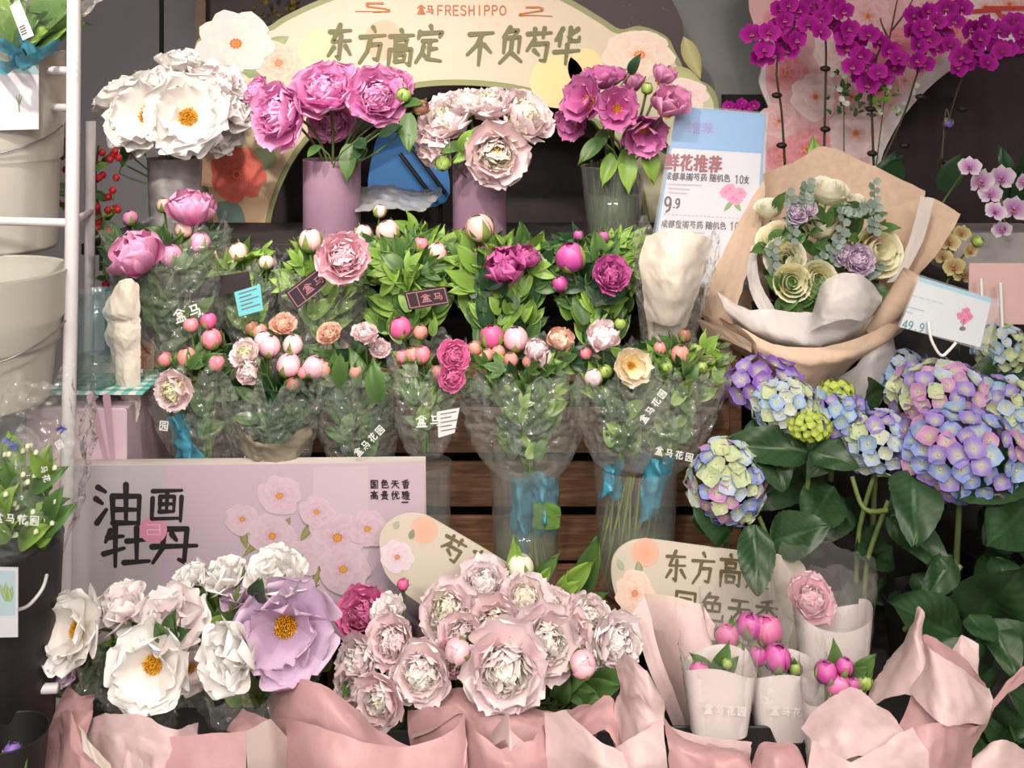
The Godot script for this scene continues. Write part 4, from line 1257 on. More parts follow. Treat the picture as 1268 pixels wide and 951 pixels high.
	mb = MB.new(); board(mb, s, smooth_poly([[470, 676], [476, 652], [496, 638], [520, 637], [545, 648], [640, 706], [665, 735], [650, 790], [560, 770], [485, 720]], 5), 0.006, hx("c8c0b2"), hx("dcd6cc"))
	worldput("board", mb, M.print, t, s.p)
	mb = MB.new()
	disc(mb, s, Vector2(525, 656), 17, 0.0006, hx("e0a894"), hx("e2b09c"), 24)
	print_flower(mb, s, Vector2(492, 690), 22, ["d8ccd8", "c8a8b0", "e0d8e0"], ["c88858", "d8a878", "b87848"], 0.0008, 0.95, 7, 4)
	print_leaf(mb, s, Vector2(508, 668), Vector2(512, 655), 4, 0.0008, "7a8466", "8a9478")
	print_leaf(mb, s, Vector2(488, 655), Vector2(494, 645), 4, 0.0008, "9aa48c", "aab49c")
	write(mb, s, "芍药", Vector2(552, 656), Vector2(32, 18), Vector2(-16, 30), 1.08, 2.0, hx("6b6448"), 0.001)
	worldput("print", mb, M.print, t, s.p)

	s = plane_of(P(860, 720, 1.86), Vector3(-0.05, 0.12, 1))
	t = thing("rounded_brand_sign", "rounded cream sign with peach disc and brush lettering behind white paper cones", "sign", s.p)
	mb = MB.new(); board(mb, s, smooth_poly([[757, 712], [760, 688], [776, 673], [800, 668], [850, 674], [925, 684], [985, 692], [1000, 720], [995, 800], [900, 800], [790, 770], [765, 742]], 5), 0.006, hx("d0c6b8"), hx("e4dfd4"))
	worldput("board", mb, M.print, t, s.p)
	mb = MB.new()
	disc(mb, s, Vector2(799, 684), 18, 0.0006, hx("e4a58e"), hx("e8b8a4"), 24)
	print_leaf(mb, s, Vector2(792, 712), Vector2(790, 694), 5, 0.0008, "8a9a72", "a4b08a")
	print_leaf(mb, s, Vector2(772, 706), Vector2(764, 692), 4, 0.0008, "a4b08a", "b4be9c")
	print_flower(mb, s, Vector2(786, 735), 26, ["efd4c4", "e4b098", "f4e4da"], ["dc8c5c", "e8b08c", "d07848"], 0.001, 1.1, 7, 14)
	write(mb, s, "东方高定", Vector2(822, 680), Vector2(33, 2.5), Vector2(-3, 42), 1.02, 2.0, hx("6b6448"), 0.001)
	write(mb, s, "国色天香", Vector2(834, 728), Vector2(32, 4), Vector2(-3, 38), 1.05, 1.9, hx("6b6448"), 0.001)
	worldput("print", mb, M.print, t, s.p)

	# ---- pink floral poster board on the right with an arch cut out
	s = plane_of(P(1080, 100, 2.86), Vector3(0, 0, 1))
	t = thing("floral_poster_board", "white-edged poster board printed with pink blossoms, arch cut out", "sign", s.p)
	var pout := [[948, 330], [944, 250], [943, 200], [946, 150], [952, 135], [944, 115], [940, 100], [944, 80], [942, 40], [950, 0], [946, -40], [1000, -60], [1300, -60], [1300, 40], [1268, 50], [1220, 62], [1170, 92], [1130, 130], [1103, 170], [1088, 215], [1080, 330]]
	mb = MB.new(); board(mb, s, smooth_poly(pout, 4, false), 0.012, hx("e8dce0"), hx("f0ecec"))
	worldput("board", mb, M.print, t, s.p)
	var pin := [[950, 330], [948, 200], [950, 150], [958, 135], [949, 110], [948, 80], [950, -50], [1290, -50], [1290, 15], [1268, 24], [1215, 42], [1162, 76], [1118, 118], [1090, 160], [1074, 215], [1066, 330]]
	mb = MB.new(); board(mb, s, smooth_poly(pin, 4, false), 0.0, hx("e6b4ba"), hx("e6b4ba"), 0.0008)
	worldput("face", mb, M.print, t, s.p)
	mb = MB.new()
	var g := 0
	for q in [[975, 90, 26], [1010, 120, 30], [965, 150, 24], [1000, 185, 30], [1040, 60, 34], [1075, 20, 30], [1110, 60, 30], [1060, 165, 34], [1055, 120, 26], [975, 30, 30], [1010, 0, 30], [1150, 10, 34], [1180, 40, 26], [1220, 10, 30], [1250, 5, 26], [970, 195, 22], [1030, 200, 26], [1120, 100, 18], [1090, 100, 24]]:
		g += 1
		var pcs := [["eec0c6", "dc7f90", "f6dede"], ["e89aa4", "d0485e", "f0b8bc"], ["f2d8d8", "e4a4ac", "faeeee"]]
		print_flower(mb, s, Vector2(q[0], q[1]), q[2], pcs[g % 3], ["c85038", "e09070", "e0b060"], 0.001 + 0.0004 * (g % 7), 0.95, 7, g + 30)
	for q in [[[1220, 10], [1268, 10]], [[1205, 14], [1235, 12], [1240, 20], [1268, 22]]]:
		ribbon(mb, s, quadpoly(q), 2.6, 2.6, 0.009, hx("c8403c"))
	worldput("flower_print", mb, M.print, t, s.p)

	# ---- small 49.9 card in a tilted clear sleeve
	s = plane_of(P(1172, 390, 1.98), Vector3(-0.05, 0.2, 1))
	t = thing("small_price_card", "small tilted price card marked 49.9 above the hydrangeas", "price card", s.p)
	mb = MB.new(); board(mb, s, quadpoly([[1138, 340], [1240, 372], [1222, 436], [1112, 404]]), 0.003, Color.WHITE, Color.WHITE, 0.002)
	worldput("holder", mb, M.acrylic, t, s.p)
	mb = MB.new(); board(mb, s, quadpoly([[1139, 343], [1228, 370], [1214, 430], [1114, 405]]), 0.001, hx("c9d0d6"), hx("d0d4d8"))
	board(mb, s, quadpoly([[1139, 343], [1228, 370], [1227, 375], [1138, 348]]), 0.0, hx("8fc0d4"), hx("8fc0d4"), 0.0004)
	worldput("card", mb, M.print, t, s.p)
	mb = MB.new()
	write(mb, s, "49.9", Vector2(1118, 396), Vector2(8, 1.6), Vector2(-2.4, 9.5), 0.86, 0.85, hx("3a8398"), 0.0007, false)
	ribbon(mb, s, quadpoly([[1124, 380], [1144, 385]]), 0.7, 0.7, 0.0006, hx("8fb8c4"))
	ribbon(mb, s, quadpoly([[1122, 386], [1130, 388]]), 0.7, 0.7, 0.0006, hx("8fb8c4"))
	lines_of_print(mb, s, Vector2(1130, 366), Vector2(1, 0.26).normalized(), 5, 5, 8.5, hx("b4c4c8"))
	for q in [[1196, 385], [1190, 391], [1200, 392], [1194, 397]]:
		print_flower(mb, s, Vector2(q[0], q[1]), 5.5, ["d05a90", "b83a78", "e080a8"], ["a03060", "c05080", "902858"], 0.0009, 0.9, 5, q[0])
	ribbon(mb, s, quadpoly([[1194, 395], [1192, 406]]), 0.6, 0.6, 0.0009, hx("604048"))
	disc(mb, s, Vector2(1192, 407), 4, 0.001, hx("504048"), hx("504048"), 10, 0.7)
	worldput("print", mb, M.print, t, s.p)
	pix_tube("wire_clip", t, [[1150, 398, 1.97], [1153, 420, 1.96], [1165, 440, 1.96], [1175, 434, 1.96], [1184, 424, 1.96]], 0.003, 0.003, hx("e4e4e4"), M.plain)

func build_left() -> void:
	# white tube rack
	var t := thing("metal_rack", "white metal tube rack holding white buckets beside jar", "rack", P(88, 900, 1.78))
	var wm: Material = M.white_metal
	var col := Color.WHITE
	pix_tube("post", t, [[92, -20, 1.78], [89, 300, 1.78], [83, 600, 1.78], [76, 900, 1.78]], 0.0115, 0.0115, col, wm, 10)
	pix_tube("post", t, [[112, 150, 2.25], [111, 300, 2.25], [109, 500, 2.25]], 0.011, 0.011, col, wm, 10)
	for q in [[[-60, 272, 1.78], [86, 276, 1.78]], [[62, 87, 1.9], [90, 88, 1.78]], [[62, 133, 2.0], [90, 134, 1.78]], [[60, 352, 2.0], [88, 350, 1.78]], [[58, 400, 2.1], [88, 400, 1.78]], [[88, 276, 1.78], [112, 262, 2.25]], [[-60, 858, 1.5], [72, 852, 1.5]]]:
		pix_tube("rail", t, q, 0.0075, 0.0075, col, wm, 8)
	# plastic buckets
	bucket("white_bucket", "tall cream plastic bucket with paper label on upper rail", 1.98, -84, 70, 62, 308, 0.95)
	bucket("white_bucket", "open cream plastic bucket with wire handle below the upper one", 1.75, -132, 72, 334, 500, 0.84)
	# label on the upper bucket
	t = thing("paper_label", "white paper label with small tulip drawing on upper bucket", "label", P(22, 120, 1.86))
	var s := plane_of(P(22, 120, 1.872), Vector3(0.22, 0, 1))
	var mb := MB.new(); board(mb, s, quadpoly([[-20, 76], [48, 80], [48, 160], [-20, 162]]), 0.001, hx("c9c8d2"), hx("c9c8d2"))
	board(mb, s, quadpoly([[-20, 76], [48, 80], [48, 92], [-20, 88]]), 0.0, hx("8fb0b4"), hx("8fb0b4"), 0.0004)
	for q in [[[24, 138], [23, 128], [20, 119]], [[23, 128], [24, 117]], [[24, 129], [27, 119]]]:
		ribbon(mb, s, quadpoly(q), 0.8, 0.5, 0.0006, hx("6a8048"))
	worldput("print", mb, M.print, t, t.position)
	# bunch with a turquoise bow above the upper bucket
	t = thing("bow_bouquet", "green bunch in clear film with turquoise bow above upper bucket", "bouquet", P(15, 75, 1.9))
	var tie := P(15, 75, 1.9)
	for k in 16:
		var a := rng.randf_range(-1.0, 1.0)
		leaf(t, Vector3(0, 0.02, 0), Vector3(a * 0.12 + 0.05, rng.randf_range(0.06, 0.15), rng.randf_range(-0.02, 0.08)), ["bright", "mid"][k % 2], "broad", 1.0)
	sleeve("wrapper", t, tie, P(70, -30, 1.86), 0.03, 0.13, M.cello, 0.012, 0.03, 0.9, 0.7)
	for q in [[[-20, 30], [30, 70]], [[10, 55], [62, 65]], [[-15, 60], [20, 78]], [[25, 40], [72, 58]]]:
		sheet("bow_loop", [[[q[0][0], q[0][1], 1.86], [q[0][0] + 20, q[0][1] + 16, 1.80], [q[1][0], q[1][1] - 12, 1.82]], [[q[0][0], q[0][1] + 16, 1.87], [q[0][0] + 20, q[0][1] + 34, 1.82], [q[1][0], q[1][1] + 4, 1.84]]], M.blue_film, t, 0.008, false, 10, 5)
	s = plane_of(P(25, 25, 1.76), Vector3(0, 0, 1))
	mb = MB.new(); board(mb, s, quadpoly([[12, 8], [24, 0], [42, 44], [28, 50]]), 0.001, hx("cfcbd0"), hx("cfcbd0"))
	for k in 4: ribbon(mb, s, quadpoly([[24 + k, 34 + k * 3], [30 + k, 31 + k * 3]]), 0.6, 0.6, 0.0006, hx("55505a"))
	worldput("paper_tag", mb, M.print, t, t.position)
	film_print(t, "000", 87, 96, 1.755, 8, -PI / 2)
	# red berry branches
	for br in [[[70, 190, 2.3], [75, 140, 2.3], [84, 110, 2.3], "red berry branch with green leaves behind upper bucket"], [[125, 275, 2.3], [118, 230, 2.3], [122, 180, 2.3], "red berry branch with leaves beside galvanised vase"]]:
		t = thing("berry_branch", br[3], "branch", P(br[0][0], br[0][1] + 60, 2.3), "red berry branches")
		pix_tube("twig", t, [[br[0][0], br[0][1] + 60, 2.3], br[0], br[1], br[2]], 0.004, 0.002, hx("4a3a2c"), M.stem)
		var bm := MB.new()
		bm.lathe([Vector2(0, 1), Vector2(0.55, 0.83), Vector2(0.95, 0.3), Vector2(0.95, -0.3), Vector2(0.55, -0.83), Vector2(0, -1)], 8, hx("b8242c"))
		var ball := bm.mesh()
		for k in 30:
			var p := P(br[0][0] + rng.randf_range(-8, 22), lerpf(br[0][1] + 80, br[2][1], rng.randf()), rng.randf_range(2.25, 2.34)) - t.position
			put("berry", ball, M.bud, t, Transform3D(Basis().scaled(Vector3.ONE * 0.0085), p))
		for k in 18:
			var p := P(br[0][0] + rng.randf_range(-8, 25), lerpf(br[0][1] + 70, br[2][1], rng.randf()), rng.randf_range(2.25, 2.34)) - t.position
			leaf(t, p, p + Vector3(rng.randf_range(-.05, .05), rng.randf_range(-.03, .04), 0.02), ["mid", "bright"][k % 2], "broad", 0.9)
	# teal glass jar
	t = thing("glass_jar", "teal tinted glass jar half full of water beside rack post", "jar", P(118, 478, 1.95))
	var sc := 1.95 / F
	mb = MB.new()
	mb.lathe([Vector2(0, 0), Vector2(24, 0), Vector2(27, 4), Vector2(27.5, 20), Vector2(27.5, 85), Vector2(25, 98), Vector2(19, 107), Vector2(18, 111), Vector2(23, 116), Vector2(24, 119), Vector2(21, 119), Vector2(16.5, 111), Vector2(24, 96), Vector2(26, 84), Vector2(26, 5), Vector2(0, 3)], 36, Color.WHITE)
	for k in mb.v.size(): mb.v[k] *= sc
	put("body", mb.mesh(), M.teal_glass, t)
	mb = MB.new()
	mb.lathe([Vector2(0, 4 * sc), Vector2(25.5 * sc, 4 * sc), Vector2(25.8 * sc, 38 * sc), Vector2(0, 38 * sc)], 30, Color.WHITE)
	put("water", mb.mesh(), M.water, t)
	# gingham shelf and pale box under it
	t = thing("gingham_box", "pale pink box with turquoise gingham top under teal jar", "box", P(120, 640, 1.98))
	mb = MB.new(); mb.box(Vector3(P(56, 0, 1.98).x, P(0, 700, 1.98).y, -2.2), Vector3(P(176, 0, 1.98).x, P(0, 489, 1.98).y, -1.90), Color.WHITE, 0.002)
	worldput("body", mb, mat(Color("cdb6c2"), 0.6), t, t.position)
	var y := P(0, 489, 1.90).y
	for i in 14:
		for j in 10:
			mb = MB.new()
			var x0 := P(52, 0, 1.9).x + i * 0.013
			mb.box(Vector3(x0, y, -1.90 - (j + 1) * 0.013), Vector3(x0 + 0.013, y + 0.003, -1.90 - j * 0.013))
			worldput("check", mb, gingham(i, j), t, t.position)
	s = plane_of(P(120, 530, 1.8985), Vector3(0, 0, 1))
	mb = MB.new()
	for q in [[[112, 492], [132, 570]], [[132, 492], [140, 572]]]: ribbon(mb, s, quadpoly(q), 5, 2.5, 0.0, hx("b898aa"))
	worldput("petal_print", mb, M.print, t, t.position)
	# torn white bark strip
	t = thing("lace_strip", "torn off-white lace strip hanging on the crate corner", "lace", P(155, 520, 1.98))
	sheet("cloth", [[[148, 348, 1.95], [160, 345, 1.94], [172, 352, 1.95]], [[127, 385, 1.95], [150, 386, 1.93], [173, 385, 1.95]], [[133, 400, 1.95], [153, 400, 1.94], [174, 400, 1.95]], [[130, 418, 1.95], [153, 418, 1.93], [174, 418, 1.95]], [[138, 440, 1.95], [155, 440, 1.94], [174, 440, 1.95]], [[142, 470, 1.95], [157, 470, 1.93], [174, 470, 1.95]], [[152, 500, 1.95], [162, 500, 1.94], [174, 498, 1.95]], [[162, 525, 1.95], [166, 526, 1.945], [170, 522, 1.95]]], M.tissue, t, 0.003, false, 20, 60, 30.0)
	# lily of the valley bunch
	var root := thing("lily_bouquet", "green leafy bunch with tiny white bells in crinkled film", "bouquet", P(30, 690, 1.55))
	for k in 60:
		var b := P(rng.randf_range(0, 66), rng.randf_range(575, 685), rng.randf_range(1.48, 1.6)) - root.position
		leaf(root, b, b + Vector3(rng.randf_range(-.04, .05), rng.randf_range(0.02, 0.055), rng.randf_range(-.01, .04)), ["bright", "bright", "mid"][k % 3], "broad", 0.9)
	var bell := MB.new()
	bell.lathe([Vector2(0, 0.9), Vector2(0.6, 0.7), Vector2(0.9, 0.1), Vector2(0.8, -0.4), Vector2(1.0, -0.7), Vector2(0.7, -0.5)], 8, hx("e8ecd0"))
	var bellm := bell.mesh()
	for k in 26:
		put("bell", bellm, M.petal, root, Transform3D(Basis().scaled(Vector3.ONE * 0.004), P(rng.randf_range(5, 70), rng.randf_range(530, 680), rng.randf_range(1.46, 1.5)) - root.position))
	for k in 3:
		var ps := petal_pool("cornflower", 3, 1.0, 0.3, {"base": hx("4a5ab0"), "tip": hx("7a86d0")}, 3, 3)
		for q in 6: put("petal", ps[q % 3], M.petal, root, facing(P([12, 18, 78][k], [545, 552, 530][k], 1.5) - root.position, Vector3(sin(q), cos(q), .6), 0.011))
	sleeve("wrapper", root, P(25, 700, 1.55), P(40, 500, 1.55), 0.05, 0.085, M.cello, 0.016, 0.05, 0.5, 0.8, 36, 20, 0.012)
	film_print(root, "盒马花园", -8, 634, 1.455, 13, 0.08)
	film_print(root, "园", 66, 548, 1.46, 11, -0.5)
	film_print(root, "马花", 58, 575, 1.46, 10, 1.3)
	# black bucket and card at the lower corner
	t = vessel("black_bucket", "black plastic bucket under the leafy film bunch", "bucket", 1.52, -75, 74, 668, 950, 0.82, M.black, 0.004)
	pix_tube("handle", t, [[58, 712, 1.44], [52, 730, 1.42], [35, 750, 1.41], [18, 756, 1.41]], 0.0025, 0.0025, hx("c8c8c8"), M.plain)
	s = plane_of(P(8, 745, 1.38), Vector3(0, 0, 1))
	t = thing("photo_card", "small photo card of green plant on the black bucket", "card", s.p)
	mb = MB.new(); board(mb, s, quadpoly([[-30, 702], [22, 703], [22, 789], [-30, 790]]), 0.002, hx("c8ccd2"), hx("b8bcc2"))
	board(mb, s, quadpoly([[-30, 706], [19, 707], [19, 762], [-30, 764]]), 0.0, hx("a8c0c8"), hx("a8c0c8"), 0.0004)
	for k in 9: print_leaf(mb, s, Vector2(6 + k, 745), Vector2(rng.randf_range(0, 18), rng.randf_range(718, 740)), 3, 0.0006 + k * 0.00003, "7a9860", "a0b888")
	worldput("print", mb, M.print, t, s.p)
	# lowest corner: small pot with a purple tulip
	t = vessel("dark_pot", "round black pot on the low shelf with purple tulip", "pot", 1.42, -30, 58, 905, 990, 0.8, M.black)
	var tu := thing("tulip", "purple tulip bud in the round black pot", "flower", P(15, 985, 1.40))
	bud(tu, P(15, 932, 1.40) - tu.position, Vector3(0, 1, 0.1), 0.013, "lavtulip")
	stem(tu, Vector3.ZERO, P(15, 942, 1.40) - tu.position, Vector3.UP)
	leaf(tu, Vector3.ZERO, P(27, 945, 1.38) - tu.position, "mid")
	t = vessel("ribbed_jar", "ribbed yellowish jar on the low shelf behind tube rail", "jar", 1.62, 12, 66, 850, 925, 0.95, mat(Color(0.75, 0.72, 0.55, 0.55), 0.2, false, {"transparency": BaseMaterial3D.TRANSPARENCY_ALPHA}))

var ging := []
func gingham(i: int, j: int) -> Material:
	if ging.is_empty(): ging = [mat(Color("e4e8e6"), 0.7), mat(Color("86c4bf"), 0.7), mat(Color("3aa098"), 0.7)]
	return ging[(i % 2) + (j % 2)]

func bucket(called: String, label: String, d: float, x0: float, x1: float, yt: float, yb: float, taper: float) -> void:
	var s := d / F
	var R := (x1 - x0) / 2.0 * s
	var base := P((x0 + x1) / 2.0, yb, d)
	var H := P(0, yt, d).y - base.y
	var t := thing(called, label, "bucket", base, "cream plastic buckets")
	var mb := MB.new()
	var rb := R * taper
	var m := func(f): return lerpf(rb, R, f)
	mb.lathe([Vector2(0, 0), Vector2(rb * 0.95, 0), Vector2(rb, 0.008), Vector2(m.call(0.45), H * 0.45), Vector2(m.call(0.45) + 0.006, H * 0.46), Vector2(m.call(0.62) + 0.006, H * 0.62), Vector2(m.call(0.65) + 0.012, H * 0.66), Vector2(R + 0.006, H - 0.008), Vector2(R + 0.009, H - 0.003), Vector2(R + 0.006, H), Vector2(R + 0.002, H - 0.003), Vector2(rb - 0.004, 0.02), Vector2(0, 0.016)], 48, Color.WHITE)
	put("body", mb.mesh(), mat(Color("bcbab0"), 0.45, false, {"backlight_enabled": true, "backlight": Color(0.25, 0.25, 0.23)}), t)
	var h := MB.new()
	var pts := []
	for k in 17:
		var a := PI * k / 16.0
		pts.append(Vector3(cos(a) * (R + 0.012), H * 0.62 - sin(a) * 0.05, sin(a) * (R + 0.01)))
	h.tube(pts, 0.0018, 0.0018, 6, Color.WHITE)
	put("handle", h.mesh(), mat(Color("a8a8ac"), 0.3, false, {"metallic": 0.8}), t)

func build_back_vases() -> void:
	# tall shelf that carries the vases
	var t := thing("back_shelf", "dark shelf carrying the row of vases", "shelf", Vector3(0, 0, -2.55))
	var mb := MB.new(); mb.box(Vector3(P(130, 0, 2.5).x, 1.14, -2.70), Vector3(P(922, 0, 2.5).x, 1.165, -2.36), Color.WHITE, 0.002)
	worldput("top", mb, M.dark, t, t.position)
	for x in [150, 520, 905]:
		mb = MB.new(); mb.box(Vector3(P(x, 0, 2.5).x, 0, -2.70), Vector3(P(x, 0, 2.5).x + 0.03, 1.14, -2.40))
		worldput("side_panel", mb, M.dark, t, t.position)
	mb = MB.new(); mb.box(Vector3(P(130, 0, 2.7).x, 0.1, -2.71), Vector3(P(915, 0, 2.7).x, 1.14, -2.70))
	worldput("back_panel", mb, M.dark, t, t.position)
	var g := "cut peonies standing in the back vases"
	# 1 galvanised vase with white tree peonies
	vessel("galvanised_vase", "grey galvanised vase holding white tree peonies", "vase", 2.46, 183, 250, 195, 292, 0.88, M.galv)
	var b := P(216, 250, 2.46)
	var lab := "crumpled white tree peony turned away in the galvanised vase"
	cut_flower("white tree peony with golden heart turned aside in galvanised vase", g, b, [176, 138, 58, "tree", "white", -0.25, 0.35], 2.36)
	cut_flower("wide white tree peony facing forward in the galvanised vase", g, b, [230, 143, 58, "tree", "white", 0.05, 0.15], 2.32)
	cut_flower("small white tree peony cup standing highest in galvanised vase", g, b, [222, 78, 32, "treeside", "white", 0.15, 1.5], 2.48)
	var wl := ["white tree peony leaning outward toward the rack in galvanised vase", "white tree peony just under the small high cup", "white tree peony beside the bright pink blooms in galvanised vase", "pinkish white tree peony under the printed sign flower", "white tree peony hanging over the vase rim near red berries", "white tree peony drooping above the printed red flower"]
	for h in [[150, 118, 42, "treeside", "white", -0.7, 1.0], [200, 104, 44, "treeside", "white", -0.1, 1.3], [288, 132, 46, "treeside", "white", 0.9, 0.6], [268, 104, 40, "treeside", "whitepink", 0.5, 1.0], [160, 165, 36, "treeside", "white", -0.6, -0.1], [272, 160, 40, "treeside", "white", 0.6, -0.1]]:
		lab = wl.pop_front()
		cut_flower(lab, g, b + Vector3(rng.randf_range(-.02, .02), 0, rng.randf_range(-.02, .02)), h, 2.45)
	spray(b, [[150, 185, 175, 165], [165, 172, 180, 192], [150, 205, 158, 180], [205, 165, 190, 185]], 2.42, ["mid", "bright"], "peony leaf stalk drooping over the galvanised vase rim")
	# 2 lilac vase with pink doubles
	vessel("lilac_vase", "lilac cylinder vase holding bright pink double peonies", "vase", 2.44, 375, 447, 197, 296, 0.98, M.lilac)
	b = P(411, 250, 2.44)
	cut_flower("bright pink double peony drooping lowest over the lilac vase", g, b, [345, 142, 50, "double", "pink", -0.55, 0.15], 2.34)
	cut_flower("tallest bright pink double peony in the lilac vase", g, b, [402, 112, 50, "double", "pink", -0.05, 0.6], 2.36)
	cut_flower("bright pink double peony leaning beside brown bud in lilac vase", g, b, [466, 120, 46, "double", "pink", 0.35, 0.3], 2.36)
	var sl := ["small bright pink peony above the brown bud", "small bright pink peony touching the white tree peonies", "bright pink peony low in the middle over the lilac vase rim"]
	for h in [[492, 104, 26, "double", "pink", 0.5, 0.5], [318, 112, 24, "double", "pink", -0.6, 0.6], [412, 150, 34, "double", "pink", 0.1, -0.3]]:
		cut_flower(sl.pop_front(), g, b, h, 2.46)
	cut_flower("brown peony bud beside bright pink peonies in lilac vase", g, b, [521, 133, 11, "bud", "brown", 0.8, 0.4], 2.36)
	cut_flower("green peony bud among bright pink peonies in lilac vase", g, b, [500, 118, 10, "bud", "green", 0.4, 0.8], 2.36)
	spray(b, [[432, 178, 428, 226], [490, 145, 512, 172], [505, 140, 506, 190], [500, 128, 525, 128], [470, 165, 505, 160], [440, 175, 455, 190], [395, 180, 380, 195], [448, 170, 442, 205]], 2.36, ["mid", "dark"], "leafy peony stalk hanging over the lilac vase")
	# 3 second lilac vase, cream peonies
	vessel("lilac_vase", "lilac cylinder vase holding cream peonies", "vase", 2.44, 560, 628, 200, 296, 0.98, M.lilac)
	b = P(594, 250, 2.44)
	cut_flower("open cream peony facing forward below the others in lilac vase", g, b, [613, 190, 48, "openbomb", "cream", 0.05, -0.05], 2.30)
	var cl := ["cream double peony leaning toward the brown bud", "cream double peony at the top of its lilac vase", "cream double peony leaning toward the pink single peonies", "cream double peony half hidden at the back of its group"]
	for h in [[556, 148, 46, "bomb", "cream", -0.45, 0.7], [604, 130, 42, "bomb", "cream", 0.0, 1.2], [648, 145, 46, "bomb", "cream", 0.55, 0.7], [580, 128, 34, "bomb", "cream", -0.2, 1.3]]:
		cut_flower(cl.pop_front(), g, b, h, 2.40)
	cut_flower("blush peony drooping low at the side of cream peonies", g, b, [540, 180, 36, "treeside", "blush", -0.6, -0.4], 2.38)
	cut_flower("pale green peony bud hanging under the cream peonies", g, b, [549, 202, 10, "bud", "green", -0.2, -0.9], 2.32)
	spray(b, [[575, 178, 545, 188], [570, 185, 580, 160], [590, 180, 560, 200]], 2.34, ["mid", "bright"], "leafy peony stalk among the cream peonies")
	# 4 clear vase, pink singles
	vessel("glass_vase", "clear tapered glass vase holding pink single peonies", "vase", 2.46, 718, 800, 205, 296, 0.74, M.glass)
	b = P(760, 270, 2.46)
	cut_flower("pink single peony facing forward with round yellow heart", g, b, [765, 134, 36, "single", "magenta", 0.0, 0.1], 2.30)
	cut_flower("pink single peony turned sideways with yellow heart in glass vase", g, b, [722, 124, 40, "single", "magenta", -0.7, 0.25], 2.36)
	cut_flower("pink cup peony with yellow heart touching the price card", g, b, [827, 132, 44, "singlecup", "rosepink", 0.25, 0.6], 2.28)
	cut_flower("dusky pink single peony hanging lowest in glass vase", g, b, [798, 165, 38, "single", "magenta", 0.15, -0.5], 2.34)
	var pl := ["small pink single peony lowest toward the cream peonies", "pink single peony highest in the glass vase, facing up", "pale pink cup peony beside the printed peach flower", "pink cup peony standing behind the forward-facing one"]
	for h in [[708, 152, 28, "single", "magenta", -0.6, -0.3], [748, 98, 36, "single", "magenta", -0.1, 1.0], [820, 96, 30, "singlecup", "rosepink", 0.4, 1.2], [785, 105, 26, "singlecup", "rosepink", 0.0, 1.2]]:
		cut_flower(pl.pop_front(), g, b + Vector3(rng.randf_range(-.02, .02), 0, 0), h, 2.42)
	cut_flower("small green peony bud above pink single peonies", g, b, [801, 110, 8, "bud", "green", 0.1, 1.0], 2.30)
	spray(b, [[745, 172, 715, 200], [750, 160, 735, 190], [815, 175, 832, 200], [780, 92, 790, 68], [800, 180, 815, 230], [760, 190, 745, 230], [775, 185, 780, 240]], 2.38, ["mid", "dark", "bright"], "leafy peony stalk in the clear glass vase")
	# water in the glass vase, stems
	t = thing("vase_water", "water with stalks standing in the clear tapered vase", "water", P(759, 294, 2.46))
	mb = MB.new()
	mb.lathe([Vector2(0, 0.012), Vector2(0.055, 0.012), Vector2(0.063, 0.1), Vector2(0, 0.1)], 24, Color.WHITE)
	put("surface", mb.mesh(), M.water, t)
	for k in 14:
		var q := MB.new()
		q.tube([Vector3(rng.randf_range(-.04, .04), 0.015, rng.randf_range(-.03, .03)), Vector3(rng.randf_range(-.05, .05), 0.18, rng.randf_range(-.04, .04))], 0.0035, 0.0035, 5, hx("4f5c3a"))
		put("stalk", q.mesh(), M.stem, t)
	# grey film lying on the shelf
	t = thing("plastic_film", "crumpled silvery plastic film lying on the dark shelf between lilac vases", "film", P(500, 270, 2.5))
	sheet("film", [[[440, 232, 2.62], [480, 228, 2.6], [515, 236, 2.6], [546, 232, 2.62]], [[440, 246, 2.5], [480, 240, 2.48], [515, 246, 2.48], [545, 240, 2.5]], [[440, 262, 2.4], [480, 258, 2.4], [515, 262, 2.4], [530, 258, 2.42]]], mat(Color(0.62, 0.64, 0.66, 0.75), 0.25, false, {"transparency": BaseMaterial3D.TRANSPARENCY_ALPHA, "metallic_specular": 0.8}), t, 0.008, false, 20, 14, 14.0)

func spray(base: Vector3, list: Array, d: float, cols: Array, label: String) -> void:
	var t := thing("leaf_stalk", label, "leaves", base)
	for q in list:
		var dd := d - rng.randf_range(0.0, 0.05)
		leaf(t, P(q[0], q[1], dd + 0.02) - base, P(q[2], q[3], dd - 0.02) - base, cols[rng.randi() % cols.size()], "broad", 0.85)
		stem(t, Vector3(0, 0, 0.02), P(q[0], q[1], dd + 0.02) - base, Vector3(q[0] - q[2], 30, 0).normalized() * -1.0 + Vector3(0, 1.2, 0), 0.0022, "5a7038", 5)

